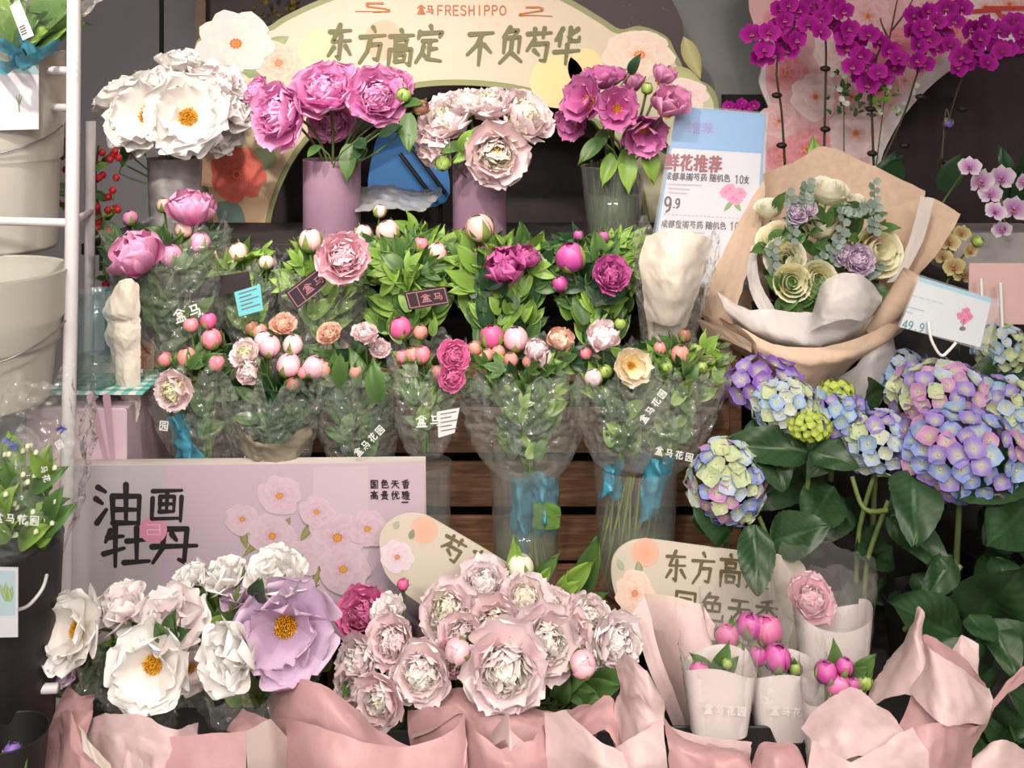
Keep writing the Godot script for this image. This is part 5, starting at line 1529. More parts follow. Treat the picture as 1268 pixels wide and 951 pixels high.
func build_rows() -> void:
	# slatted wooden crates behind the glass cylinders
	var t := thing("wooden_crate", "brown wooden slat crate carrying the rows of wrapped peonies", "crate", Vector3(0, 0, -2.2))
	var zf := 2.14
	var x0 := P(176, 0, zf).x
	var x1 := P(905, 0, zf).x
	var ys := [[0.36, 0.44], [0.455, 0.535], [0.555, 0.645], [0.665, 0.755], [0.775, 0.865], [0.885, 0.975]]
	for q in ys:
		for h in 3:
			var xa := lerpf(x0, x1, h / 3.0) + 0.002
			var xb := lerpf(x0, x1, (h + 1) / 3.0) - 0.002
			var mb := MB.new()
			mb.box(Vector3(xa, q[0], -zf - 0.012), Vector3(xb, q[1], -zf), Color.WHITE, 0.0015)
			worldput("slat", mb, M.wood, t, t.position)
	for h in 4:
		var xm := lerpf(x0, x1, h / 3.0)
		var mb := MB.new(); mb.box(Vector3(xm - 0.025, 0.0, -zf - 0.04), Vector3(xm + 0.025, 0.99, -zf - 0.0125), Color.WHITE, 0.002)
		worldput("post", mb, M.wood, t, t.position)
	var mb2 := MB.new(); mb2.box(Vector3(x0, 0.86, -2.36), Vector3(x1, 0.88, -zf - 0.042), Color.WHITE, 0.002)
	worldput("shelf_board", mb2, M.wood, t, t.position)
	mb2 = MB.new(); mb2.box(Vector3(x0, 0.0, -2.38), Vector3(x1, 0.98, -2.36))
	worldput("back_board", mb2, mat(Color("3a2c26"), 0.8), t, t.position)
	for xx in [x0, x1 - 0.02]:
		mb2 = MB.new(); mb2.box(Vector3(xx, 0.0, -2.36), Vector3(xx + 0.02, 0.98, -zf - 0.04), Color.WHITE, 0.001)
		worldput("side_panel", mb2, M.wood, t, t.position)
	# step in front of the crates
	t = thing("wooden_step", "dark brown wooden step carrying the glass cylinders", "step", Vector3(0, 0, -2.0))
	mb2 = MB.new(); mb2.box(Vector3(x0, 0.535, -2.13), Vector3(x1, 0.555, -1.9), Color.WHITE, 0.002)
	worldput("top", mb2, M.wood, t, t.position)
	for xx in [x0, 0.0, x1 - 0.03]:
		mb2 = MB.new(); mb2.box(Vector3(xx, 0.0, -2.12), Vector3(xx + 0.03, 0.535, -1.92))
		worldput("side_panel", mb2, M.wood, t, t.position)
	# dark buckets standing in the crate, behind the first bunches
	var g := "wrapped peony bunches in the upper row"
	for q in [[215, 430, "cup-shaped pink peonies"], [345, 425, "slim pale bud bunch"], [440, 428, "big ruffled pale pink peony"], [520, 428, "leafy bunch with label band"], [620, 428, "half-open magenta peony"], [740, 428, "plump magenta bud"]]:
		vessel("black_pail", "black pail in the crate under the " + q[2], "pail", 2.22, q[0] - 42, q[0] + 42, q[1], 492, 0.85, M.black, 0.003, "black pails in the crate")
	# ---- upper row
	var r := bouquet("peony_bouquet", "film-wrapped bunch with two cup-shaped pink peonies at crate corner", g, 2.16, [228, 450], [202, 320], 76, [[237, 256, 38, "cup", "rosepink", 0.15, 1.3], [168, 314, 44, "cup", "rosepink", -0.35, 0.9], [211, 318, 16, "bud", "rosepink", -0.1, 0.8], [247, 301, 14, "bud", "rosepink", 0.2, 1.0], [161, 271, 10, "bud", "rosepink", -0.2, 1.0], [203, 255, 10, "bud", "budpale", 0, 1.0], [228, 285, 12, "bud", "budpale", 0.2, 1]], ["dark", "mid", "mid"], {"leaves": 30, "leaf_y": -10.0, "inner": 22, "rim_y": -28.0})
	film_print(r, "盒马", 212, 386, 2.035, 17, -0.35)
	r = bouquet("peony_bouquet", "slim film bunch with single pale bud and turquoise tag", g, 2.2, [318, 440], [300, 330], 38, [[295, 313, 13, "bud", "budpale", -0.2, 0.9], [330, 325, 10, "bud", "budpale", 0.2, 1]], ["bright", "mid"], {"leaves": 16, "leaf_y": 0.0, "inner": 8})
	tag(r, quadpoly([[290, 362], [322, 352], [326, 384], [296, 392]]), 2.1, "68b8c4", "turquoise_tag", 2)
	tag(r, quadpoly([[268, 342], [308, 336], [312, 356], [270, 366]]), 2.13, "241c20", "black_tag", 0)
	r = bouquet("peony_bouquet", "bunch with one big ruffled pale pink peony and black label", g, 2.16, [405, 440], [398, 330], 58, [[425, 320, 40, "double", "palepink", 0.3, 0.25], [384, 299, 16, "bud", "budpale", -0.1, 1.0], [450, 290, 12, "bud", "budpale", 0.2, 1.0]], ["bright", "mid", "bright"], {"leaves": 22, "leaf_y": -4.0, "inner": 16})
	tag(r, quadpoly([[353, 362], [398, 328], [404, 350], [368, 384]]), 2.04, "2a1c22", "black_label", 1)
	r = bouquet("peony_bouquet", "very leafy green bunch with pale buds and black label band", g, 2.18, [505, 440], [505, 318], 66, [[481, 288, 16, "bud", "budpale", -0.1, 0.9], [520, 304, 11, "bud", "budpink", 0.1, 0.9], [541, 314, 14, "bud", "budpale", 0.1, 0.8], [470, 262, 9, "bud", "budpale", 0, 1]], ["bright", "bright", "mid"], {"leaves": 56, "leaf_y": -4.0, "inner": 40, "leaf_h": 42.0, "film": false})
	tag(r, quadpoly([[500, 362], [552, 354], [557, 376], [506, 384]]), 2.06, "2a1a20", "black_label", 1)
	r = bouquet("peony_bouquet", "leafy bunch with half-open magenta peony and pale bud", g, 2.16, [622, 440], [622, 325], 68, [[626, 330, 34, "cup", "deep", -0.1, 0.5], [652, 318, 24, "cup", "deep", 0.4, 0.9], [597, 312, 16, "cup", "magenta", -0.5, 0.5], [594, 284, 19, "bud", "budpale", -0.1, 1.0]], ["bright", "bright", "mid", "dark"], {"leaves": 56, "leaf_y": -4.0, "inner": 44, "leaf_h": 42.0, "film": false})
	r = bouquet("peony_bouquet", "leafy bunch with plump magenta bud and ruffled magenta bloom", g, 2.16, [738, 440], [738, 325], 60, [[707, 320, 20, "bud", "deep", -0.1, 0.8], [757, 341, 29, "double", "deep", 0.2, 0.5], [694, 352, 11, "bud", "deep", -0.3, 0.6], [747, 294, 8, "bud", "deep", 0, 1.0], [716, 292, 7, "bud", "deep", 0, 1.0]], ["bright", "bright", "mid", "dark"], {"leaves": 50, "leaf_y": -8.0, "inner": 40, "leaf_h": 42.0, "film": false})
	# tissue wrapped bunch
	t = thing("tissue_bouquet", "closed cone of crumpled cream tissue in clear film before price card", "bouquet", P(828, 420, 2.1))
	sleeve("tissue", t, P(822, 425, 2.1), P(840, 315, 2.1), 0.03, 0.058, M.tissue, 0.005, 0.03, 0.7, 0.8, 36, 18)
	sheet("tissue_flap", [[[800, 292, 2.05], [830, 282, 2.0], [858, 288, 2.0], [884, 298, 2.04]], [[793, 318, 2.03], [825, 322, 1.98], [850, 318, 1.98], [876, 318, 2.03]], [[795, 350, 2.03], [818, 358, 1.99], [845, 360, 1.99], [868, 350, 2.03]], [[800, 395, 2.05], [818, 402, 2.03], [838, 402, 2.03], [850, 395, 2.05]]], M.tissue, t, 0.005, false, 30, 30, 6.0)
	sleeve("wrapper", t, P(825, 440, 2.1), P(838, 290, 2.1), 0.04, 0.085, M.cello, 0.008, 0.03, 0.6, 0.8)
	# ---- middle row
	g = "wrapped peony bunches in the middle row"
	r = bouquet("peony_bouquet", "film bunch of rosy buds with one creamy yellow bloom drooping", g, 2.0, [258, 585], [238, 450], 56, [[214, 484, 30, "bomb", "lemon", -0.3, 0.0], [237, 403, 10, "bud", "budpink", -0.1, 1.0], [258, 398, 11, "bud", "budhot", 0.1, 1.0], [262, 421, 14, "bud", "budpink", 0.1, 0.9], [231, 443, 13, "bud", "budpeach", -0.1, 0.8], [205, 446, 10, "bud", "budpink", -0.4, 0.8], [269, 450, 11, "bud", "budpink", 0.3, 0.7]], ["dark", "mid", "mid"], {"leaves": 24, "leaf_y": 0.0, "inner": 12, "leaf_h": 30.0})
	film_print(r, "园", 197, 520, 1.885, 13, 0.1)
	bluefilm(r, [[205, 515], [228, 512], [250, 572], [232, 590]], 1.93)
	r = bouquet("peony_bouquet", "film bunch with pink and cream half-open peonies, dark leaves", g, 1.98, [338, 600], [340, 470], 62, [[303, 438, 22, "bomb", "lemon", -0.3, 0.6], [306, 461, 19, "cup", "blush", -0.4, 0.2], [333, 430, 15, "bud", "palepink", 0, 0.9], [326, 422, 12, "bud", "blush", 0, 1.0], [358, 453, 16, "bud", "palepink", 0.1, 0.5], [363, 428, 14, "bud", "blush", 0.1, 0.8], [388, 455, 15, "bud", "palepink", 0.4, 0.6], [376, 462, 8, "bud", "budpink", 0.2, 0.5], [362, 476, 9, "bud", "brown", 0.1, 0.5]], ["dark", "dark", "mid"], {"leaves": 36, "leaf_y": 18.0, "inner": 16, "leaf_h": 36.0})
	sheet("paper_skirt", [[[288, 520, 1.90], [315, 545, 1.86], [350, 548, 1.86], [390, 520, 1.9]], [[300, 560, 1.91], [320, 572, 1.88], [355, 575, 1.88], [378, 560, 1.91]]], mat(Color("8a8372"), 0.7), r, 0.01, false, 18, 8, 14.0)
	r = bouquet("peony_bouquet", "film bunch with pale blooms and two broad leaves", g, 2.0, [448, 600], [440, 450], 58, [[408, 414, 19, "double", "peach", -0.1, 0.8], [452, 413, 20, "double", "blush", 0.0, 0.9], [470, 432, 16, "double", "blush", 0.2, 0.6], [441, 461, 9, "bud", "budpeach", 0, 0.5], [402, 458, 11, "bud", "budpeach", -0.3, 0.5]], ["dark", "mid", "grey"], {"leaves": 24, "leaf_y": 10.0, "inner": 20, "leaf_h": 40.0})
	leaf(r, P(420, 478, 1.88) - r.position, P(422, 436, 1.87) - r.position, "mid", "broad", 0.9, Vector3(0, .2, 1), 0)
	leaf(r, P(468, 498, 1.88) - r.position, P(460, 444, 1.87) - r.position, "mid", "broad", 0.9, Vector3(0, .2, 1), 1)
	film_print(r, "盒马花园", 436, 560, 1.87, 11, -0.8)
	r = bouquet("peony_bouquet", "back film bunch with peach double peony between front bunches", g, 2.1, [345, 560], [345, 425], 40, [[350, 402, 20, "double", "peach", 0.1, 0.8], [322, 412, 11, "bud", "budpeach", -0.2, 0.8], [312, 408, 10, "bud", "brown", -0.3, 0.8]], ["grey", "mid"], {"leaves": 12, "leaf_y": 4.0, "inner": 6})
	r = bouquet("peony_bouquet", "narrow film bunch with ragged pink bloom and white sticker", g, 1.98, [528, 560], [530, 445], 48, [[562, 440, 24, "double", "hot", 0.3, 0.4], [560, 468, 20, "double", "hot", 0.2, 0.1], [496, 407, 15, "bud", "budhot", -0.2, 1.0], [521, 412, 10, "bud", "budpeach", 0, 0.9], [522, 440, 12, "bud", "budpink", 0, 0.7], [510, 440, 10, "bud", "budpeach", -0.2, 0.7], [543, 461, 9, "bud", "budpeach", 0.1, 0.6], [498, 442, 9, "bud", "budpink", -0.2, 0.6]], ["bright", "mid", "grey"], {"leaves": 22, "leaf_y": 14.0, "inner": 10})
	tag(r, quadpoly([[541, 510], [569, 505], [563, 536], [543, 542]]), 1.875, "d2d2d4", "white_sticker", 2)
	film_print(r, "盒马", 514, 515, 1.87, 15, -0.05)
	r = bouquet("peony_bouquet", "wide film bunch of pink buds standing in tall glass cylinder", g, 1.98, [655, 588], [648, 455], 76, [[609, 418, 16, "bud", "budhot", -0.2, 0.9], [638, 421, 17, "bud", "palepink", 0, 0.9], [617, 436, 9, "bud", "budpeach", -0.1, 0.8], [588, 432, 10, "bud", "budpeach", -0.4, 0.8], [664, 432, 20, "cup", "blush", 0.1, 0.7], [672, 444, 14, "bud", "blush", 0.1, 0.4], [694, 420, 21, "cup", "peach", 0.2, 0.9], [632, 446, 10, "bud", "budpeach", 0, 0.6], [655, 448, 9, "bud", "budpeach", 0, 0.6], [604, 440, 9, "bud", "budpeach", -0.2, 0.7], [596, 446, 8, "bud", "budpeach", -0.3, 0.7]], ["mid", "mid", "dark", "bright"], {"leaves": 44, "leaf_y": 0.0, "inner": 32, "leaf_h": 30.0, "power": 0.4})
	bluefilm(r, [[630, 592], [660, 590], [656, 690], [636, 690]], 1.955)
	bluefilm(r, [[655, 585], [690, 590], [688, 660], [664, 662]], 1.95)
	for q in [[668, 640, 30], [672, 625, 26]]:
		sheet("green_band", [[[660, q[1], 1.94], [675, q[1] - 4, 1.93], [694, q[1] + 2, 1.94]], [[660, q[1] + 12, 1.94], [675, q[1] + 16, 1.93], [694, q[1] + 14, 1.94]]], mat(Color("5f8440"), 0.4), r, 0.003)
	stalks(r, 655, 594, 660, 712, 1.985, 18)
	r = bouquet("peony_bouquet", "film bunch with open cream peony showing yellow heart", g, 1.97, [772, 580], [770, 455], 58, [[783, 454, 32, "single", "creamopen", 0.1, 0.2], [748, 417, 26, "cup", "blush", 0.0, 0.9], [735, 468, 12, "bud", "blush", -0.3, 0.4], [750, 460, 9, "bud", "green", -0.1, 0.5], [726, 438, 8, "bud", "budpink", -0.3, 0.6], [768, 402, 8, "bud", "green", 0, 1.0]], ["mid", "dark", "bright", "dark"], {"leaves": 34, "leaf_y": 4.0, "inner": 18, "leaf_h": 30.0, "power": 0.45})
	bluefilm(r, [[748, 574], [772, 570], [766, 620], [744, 612]], 1.94)
	stalks(r, 772, 590, 752, 722, 1.985, 14)
	film_print(r, "盒马花园", 790, 520, 1.84, 11, -0.95)
	r = bouquet("peony_bouquet", "film bunch of green unopened buds with spiky leaves", g, 1.99, [812, 580], [846, 455], 60, [[842, 440, 13, "bud", "budpeach", 0, 0.8], [817, 432, 9, "bud", "budpeach", -0.2, 0.8], [862, 434, 9, "bud", "green", 0.2, 0.9], [868, 455, 9, "bud", "green", 0.3, 0.7], [880, 446, 7, "bud", "green", 0.4, 0.8], [848, 416, 9, "bud", "brown", 0, 1], [826, 455, 8, "bud", "green", -0.1, 0.6]], ["bright", "mid", "mid", "olive"], {"leaves": 56, "leaf_y": -6.0, "inner": 24, "leaf_h": 28.0, "power": 0.45})
	bluefilm(r, [[795, 572], [838, 566], [812, 640], [790, 650]], 1.945)
	stalks(r, 806, 590, 780, 722, 2.0, 16)
	film_print(r, "盒马花园", 812, 552, 1.86, 11, 0.2)
	# glass cylinders
	for q in [[606, 696, 568, 726, "tall clear glass cylinder around blue-wrapped pink bud bunch"], [734, 840, 572, 726, "tall clear glass cylinder around loose green stalks"]]:
		t = vessel("glass_cylinder", q[4], "vase", 1.985, q[0], q[1], q[2], q[3], 0.86, M.glass, 0.002)
		var w := MB.new()
		var rr: float = (q[1] - q[0]) / 2.0 * 1.985 / F
		w.lathe([Vector2(0, 0.011), Vector2(rr * 0.84, 0.011), Vector2(rr * 0.9, 0.11), Vector2(0, 0.11)], 28, Color.WHITE)
		put("water", w.mesh(), M.water, t)
	# dark vases behind the lilac board
	for q in [[235, 300, "rosy bud bunch"], [310, 375, "pink and cream bunch"], [415, 490, "pale bunch with broad leaves"], [500, 560, "ragged pink bunch with sticker"]]:
		vessel("smoked_vase", "clear cylinder on the step under the " + q[2], "vase", 2.0, q[0], q[1], 572, 726, 0.9, M.glass, 0.002, "smoky cylinders on the step")

func stalks(root: Node3D, x0: float, y0: float, x1: float, y1: float, d: float, n: int) -> void:
	for k in n:
		var a := P(x0 + rng.randf_range(-14, 14), y0, d + rng.randf_range(-.02, .02)) - root.position
		var b := P(x1 + rng.randf_range(-24, 24), y1, d + rng.randf_range(-.025, .02)) - root.position
		var mb := MB.new()
		mb.tube([b, b.lerp(a, 0.5) + Vector3(rng.randf_range(-.004, .004), 0, 0), a], 0.0028, 0.0026, 5, hx(["7c8448", "6d7a40", "8a9054"][k % 3]))
		put("stalk", mb.mesh(), M.stem, root)

func bluefilm(root: Node3D, q: Array, d: float) -> void:
	var m := [(q[0][0] + q[1][0]) / 2.0, (q[0][1] + q[1][1]) / 2.0]
	var n := [(q[2][0] + q[3][0]) / 2.0, (q[2][1] + q[3][1]) / 2.0]
	sheet("blue_wrap", [[[q[0][0], q[0][1], d + 0.02], [m[0], m[1], d - 0.02], [q[1][0], q[1][1], d + 0.02]], [[q[3][0], q[3][1], d + 0.02], [n[0], n[1], d - 0.02], [q[2][0], q[2][1], d + 0.02]]], M.blue_film, root, 0.012, false, 16, 18, 8.0)

func tag(root: Node3D, poly: PackedVector2Array, d: float, col: String, called: String, style: int) -> void:
	var c := Vector2.ZERO
	for p in poly: c += p / poly.size()
	var s := plane_of(P(c.x, c.y, d), Vector3(0, 0.1, 1))
	var mb := MB.new()
	board(mb, s, poly, 0.001, hx(col), hx(col))
	var dx := (poly[1] - poly[0])
	var dy := (poly[3] - poly[0])
	var o := poly[0]
	if style == 1:
		var ink := hx("a8707c")
		for e in [[0.05, 0.1, 0.95, 0.1], [0.05, 0.9, 0.95, 0.9], [0.05, 0.1, 0.05, 0.9], [0.95, 0.1, 0.95, 0.9], [0.28, 0.1, 0.28, 0.9]]:
			ribbon(mb, s, PackedVector2Array([o + dx * e[0] + dy * e[1], o + dx * e[2] + dy * e[3]]), 0.5, 0.5, 0.0006, ink)
		write(mb, s, "盒马", o + dx * 0.34 + dy * 0.28, dx * 0.26, dy * 0.45, 1.1, 0.6, ink, 0.0006, false)
	elif style == 2:
		for k in 5:
			ribbon(mb, s, PackedVector2Array([o + dx * 0.15 + dy * (0.12 + 0.16 * k), o + dx * (0.85 if k % 2 == 0 else 0.6) + dy * (0.12 + 0.16 * k)]), 0.6, 0.6, 0.0006, hx("6a6a70"))
	worldput(called, mb, M.print, root, root.position)

func build_right() -> void:
	# ---- purple orchids
	var PUR := ["8a1078", "b81fa0", "cc3cb4", "d868c4"]
	var sp := [
		[[[972, 205, 2.6], [968, 140, 2.6], [962, 78, 2.58], [985, 30, 2.56]], [[930, 42], [945, 62], [938, 72], [958, 68], [952, 40], [968, 52], [975, 62], [962, 34], [980, 45], [986, 22], [970, 25], [985, 50], [966, 12], [976, 6]], "purple orchid spray leaning over grey panel"],
		[[[1020, 205, 2.6], [1022, 120, 2.6], [1022, 45, 2.58], [1010, 5, 2.55]], [[1000, 30], [1003, 6], [1018, 22], [1030, 32], [1015, 40], [1035, 8], [1044, 14], [1028, 0], [1040, 40], [1045, 48], [1050, 36], [990, 12], [1012, 12]], "tall purple orchid spray before the pink poster"],
		[[[1082, 205, 2.6], [1080, 150, 2.6], [1078, 95, 2.58], [1090, 60, 2.55]], [[1050, 60], [1062, 50], [1066, 68], [1076, 42], [1088, 52], [1100, 62], [1106, 84], [1086, 90], [1064, 96], [1074, 105], [1094, 96], [1056, 82], [1072, 76], [1112, 72]], "low purple orchid spray with blooms before the poster centre"],
		[[[1090, 205, 2.6], [1120, 140, 2.6], [1140, 80, 2.58], [1170, 20, 2.55]], [[1130, 20], [1140, 36], [1128, 40], [1148, 14], [1160, 26], [1150, 48], [1168, 42], [1172, 10], [1182, 26], [1158, 60], [1136, 56], [1176, 56], [1190, 10], [1134, 74], [1144, 80]], "dense purple orchid spray crossing the poster arch"],
		[[[1162, 205, 2.62], [1172, 160, 2.62], [1192, 95, 2.6], [1225, 40, 2.55]], [[1190, 70], [1204, 62], [1196, 80], [1212, 48], [1222, 78], [1208, 76], [1236, 38], [1230, 56], [1248, 60], [1240, 64], [1254, 28], [1262, 40], [1268, 56], [1218, 30], [1200, 36], [1185, 84]], "arching purple orchid spray before the dark curtain"],
	]
	var ball := MB.new()
	ball.lathe([Vector2(0, 1), Vector2(0.7, 0.7), Vector2(1, 0), Vector2(0.7, -0.7), Vector2(0, -1)], 8, hx("1e181c"))
	var clip := ball.mesh()
	for o in sp:
		var st: Array = o[0]
		var t := thing("orchid", o[2], "orchid", P(st[0][0], 215, 2.6), "purple orchids behind the kraft bouquet")
		pix_tube("spike", t, st, 0.0036, 0.0022, hx("3a3626"), M.stem)
		for q in o[1]:
			orchid_flower(t, q[0], q[1], 2.56 + rng.randf_range(-0.03, 0.03), rng.randf_range(13, 16), PUR)
		for k in [1, 2]:
			put("clip", clip, M.plain, t, Transform3D(Basis().scaled(Vector3(0.014, 0.008, 0.01)), P(st[k][0], st[k][1] + 40, 2.59) - t.position))
		if st[0][0] == 1020: leaf(t, Vector3(-0.02, -0.03, 0.02), Vector3(-0.028, 0.10, 0.03), "bright", "broad", 0.8)
		if st[0][0] > 1080: leaf(t, Vector3(0.0, -0.04, 0.02), Vector3(0.04, 0.06, 0.05), "dark", "broad", 1.0)
	var so := thing("small_orchid", "short purple orchid peeping over the dark ledge behind price card", "orchid", P(918, 150, 2.7))
	for q in [[902, 131], [918, 128], [933, 130], [910, 134], [926, 134]]: orchid_flower(so, q[0], q[1], 2.68, 8, PUR)
	pix_tube("spike", so, [[918, 160, 2.7], [918, 132, 2.69]], 0.003, 0.002, hx("5c6a40"), M.stem)
	var hb := thing("orchid_bud_stem", "thin bent stem with one hanging violet bud before dark curtain", "orchid", P(1165, 240, 2.6))
	pix_tube("spike", hb, [[1165, 240, 2.6], [1168, 170, 2.6], [1172, 135, 2.6], [1176, 150, 2.59]], 0.002, 0.0016, hx("5a5440"), M.stem)
	bud(hb, P(1174, 152, 2.59) - hb.position, Vector3(-0.3, -0.6, 0.4), 0.014, "lavtulip")
	# plain stakes and a bare twig with buds
	var bt := thing("bare_twig", "bare brown twig with buds rising before the poster", "twig", P(1100, 60, 2.65))
	for q in [[[1098, 62, 2.65], [1105, 30, 2.65], [1112, -5, 2.65]], [[1104, 38, 2.65], [1118, 20, 2.65], [1130, 0, 2.65]], [[1100, 48, 2.65], [1092, 30, 2.65], [1090, 22, 2.65]]]:
		pix_tube("branch", bt, q, 0.003, 0.0018, hx("5a4838"), M.stem)
	# filler greens between the orchids
	var fg := thing("white_filler_plant", "small-leaved plant with tiny pale flowers among orchid stems", "plant", P(1070, 205, 2.66))
	for k in 90:
		var cx: float = [1045, 1095, 1075][k % 3]
		var p := P(cx + rng.randf_range(-22, 22), rng.randf_range(85, 145), 2.66 + rng.randf_range(-.03, .03)) - fg.position
		leaf(fg, p, p + Vector3(rng.randf_range(-.02, .02), rng.randf_range(-.015, .025), .012), ["mid", "bright", "grey"][k % 3], "broad", 1.0)
	for k in 20:
		var pool := floret_pool("white")
		put("floret", pool[k % 3], M.petal, fg, facing(P([1045, 1120, 1100][k % 3] + rng.randf_range(-18, 16), rng.randf_range(80, 140), 2.63) - fg.position, Vector3(rng.randf_range(-.5, .5), .3, 1), 0.009))
	for q in [[[1045, 205, 2.66], [1045, 110, 2.66]], [[1085, 205, 2.66], [1098, 100, 2.66]]]: pix_tube("stem", fg, q, 0.002, 0.0015, hx("5c6a40"), M.stem)
	# white striped orchid
	var WH := ["b05ab8", "e6dce6", "f0eaf0", "a848b0"]
	var t := thing("striped_orchid", "white orchid with violet hearts before the dark curtain", "orchid", P(1208, 330, 2.3))
	pix_tube("spike", t, [[1160, 262, 2.4], [1185, 225, 2.38], [1205, 205, 2.35], [1235, 230, 2.32], [1245, 285, 2.3]], 0.003, 0.002, hx("5c6a40"), M.stem)
	for q in [[1200, 207, 15], [1213, 224, 19], [1238, 220, 19], [1226, 240, 15], [1255, 258, 19], [1232, 262, 14], [1240, 284, 13], [1266, 225, 13]]:
		orchid_flower(t, q[0], q[1], 2.3 + rng.randf_range(-.02, .02), q[2], WH)
	# yellow-green orchid
	t = thing("yellow_orchid", "yellow-green orchid with a round bud above the small card", "orchid", P(1180, 350, 2.2))
	for q in [[1175, 300, 14], [1190, 288, 12], [1180, 330, 15], [1168, 318, 12], [1200, 310, 12], [1192, 340, 13]]:
		orchid_flower(t, q[0], q[1], 2.2 + rng.randf_range(-.02, .02), q[2], ["9a6a4a", "c8c48c", "d8d4a4", "8a4a68"])
	bud(t, P(1210, 299, 2.18) - t.position, Vector3(0.5, 0.4, 0.7), 0.013, "green")
	pix_tube("spike", t, [[1172, 350, 2.22], [1190, 320, 2.22], [1212, 296, 2.19]], 0.0025, 0.002, hx("5c6a40"), M.stem)
	# dark plant at the edge
	t = thing("edge_plant", "dark strap-leaved plant before the dark curtain by poster", "plant", P(1258, 250, 2.6))
	for q in [[1250, 250, 1248, 175], [1262, 250, 1268, 170], [1256, 255, 1275, 190]]:
		leaf(t, P(q[0], q[1], 2.6) - t.position, P(q[2], q[3], 2.55) - t.position, "dark", "broad", 0.6)
	# low shelf for the orchids with translucent box and pink card
	t = thing("orchid_shelf", "dark shelf carrying orchids and pale boxes behind kraft bouquet", "shelf", P(1150, 1000, 2.5) * Vector3(1, 0, 1))
	var mb := MB.new(); mb.box(Vector3(P(930, 0, 2.5).x, 1.06, -2.8), Vector3(P(1330, 0, 2.5).x, 1.09, -2.31), Color.WHITE, 0.002)
	worldput("top", mb, M.dark, t, t.position)
	mb = MB.new(); mb.box(Vector3(P(930, 0, 2.5).x, 0, -2.8), Vector3(P(1330, 0, 2.5).x, 1.06, -2.32))
	worldput("base", mb, M.dark, t, t.position)
	t = thing("pale_box", "translucent pale plastic box behind the yellow orchid", "box", P(1230, 380, 2.4))
	mb = MB.new(); mb.box(P(1180, 405, 2.4), P(1300, 286, 2.4) + Vector3(0, 0, -0.12), Color.WHITE, 0.004)
	worldput("body", mb, mat(Color("a9a5a6"), 0.35), t, t.position)
	t = thing("pink_sign_card", "plain pale pink card standing beside the tilted 49.9 card", "card", P(1240, 400, 2.15))
	mb = MB.new(); mb.box(P(1200, 402, 2.15) + Vector3(0, 0, -0.005), P(1300, 326, 2.15), Color.WHITE, 0.001)
	worldput("card", mb, mat(Color("d2b0ae"), 0.6), t, t.position)
	for q in [[1215, 345, 405], [1239, 350, 410]]: pix_tube("peg", t, [[q[0], q[1], 2.12], [q[0] + 2, q[2], 2.1]], 0.004, 0.004, hx("d8d8d8"), M.plain)
	# ---- kraft paper bouquet
	var d := 2.2
	t = thing("kraft_bouquet", "rose and eucalyptus bouquet in kraft paper with white inner paper", "bouquet", P(985, 470, d))
	sheet("back_paper", [[[925, 222, 2.34], [985, 200, 2.40], [1020, 181, 2.42], [1080, 205, 2.42], [1145, 236, 2.36]], [[905, 300, 2.30], [970, 290, 2.38], [1030, 280, 2.4], [1090, 285, 2.38], [1140, 300, 2.32]], [[880, 385, 2.24], [950, 390, 2.3], [1010, 395, 2.32], [1070, 390, 2.3], [1125, 372, 2.24]], [[940, 440, 2.2], [965, 450, 2.24], [990, 455, 2.25], [1015, 452, 2.24], [1045, 440, 2.2]]], M.kraft, t, 0.004, false, 26, 20)
	sheet("side_paper", [[[1100, 260, 2.30], [1148, 244, 2.26], [1190, 266, 2.20]], [[1095, 320, 2.28], [1130, 310, 2.22], [1162, 312, 2.16]], [[1075, 385, 2.22], [1100, 380, 2.17], [1128, 352, 2.13]], [[1040, 440, 2.18], [1055, 440, 2.15], [1075, 425, 2.12]]], M.kraft, t, 0.003, false, 14, 16)
	# rolled flap
	mb = MB.new()
	var ra := P(1078, 412, 2.10)
	var rb := P(1136, 346, 2.06)
	var ax := (rb - ra).normalized()
	var sx := ax.cross(Vector3(0, 0, 1)).normalized()
	var sz := sx.cross(ax)
	mb.grid(30, 10, func(u: float, v: float):
		var ang: float = -0.6 + u * TAU * 1.12
		var r := lerpf(0.012, 0.036, v) * (1.0 - 0.12 * u)
		return ra.lerp(rb, v) + (sx * cos(ang) + sz * sin(ang)) * r
	, func(_u, _v): return Color.WHITE)
	worldput("rolled_flap", mb, M.kraft, t, t.position)
	sheet("front_paper", [[[868, 388, 2.18], [915, 405, 2.08], [965, 428, 2.03], [1030, 428, 2.02], [1085, 408, 2.05], [1130, 385, 2.12]], [[885, 415, 2.16], [930, 430, 2.05], [975, 444, 2.01], [1030, 446, 2.0], [1080, 432, 2.04], [1118, 410, 2.10]], [[925, 445, 2.12], [950, 455, 2.05], [980, 462, 2.02], [1015, 462, 2.02], [1045, 455, 2.05], [1065, 445, 2.10]], [[950, 478, 2.12], [968, 484, 2.08], [985, 488, 2.05], [1000, 488, 2.05], [1018, 484, 2.08], [1030, 478, 2.12]]], M.kraft, t, 0.004, false, 30, 14)
	sheet("left_paper", [[[925, 222, 2.36], [948, 230, 2.30], [940, 300, 2.2]], [[880, 330, 2.30], [900, 345, 2.22], [915, 370, 2.14]], [[866, 390, 2.24], [885, 402, 2.16], [905, 412, 2.1]]], M.kraft, t, 0.004, false, 12, 14)
	for q in [[[862, 395], [892, 402], [930, 425]], [[890, 392], [925, 412], [938, 432]]]:
		sheet("fold", [[[q[0][0], q[0][1], 2.06], [q[1][0], q[1][1], 2.02], [q[2][0], q[2][1], 2.02]], [[q[0][0] + 14, q[0][1] + 26, 2.08], [q[1][0] + 4, q[1][1] + 18, 2.04], [q[2][0], q[2][1] + 12, 2.03]]], M.kraft, t, 0.003)
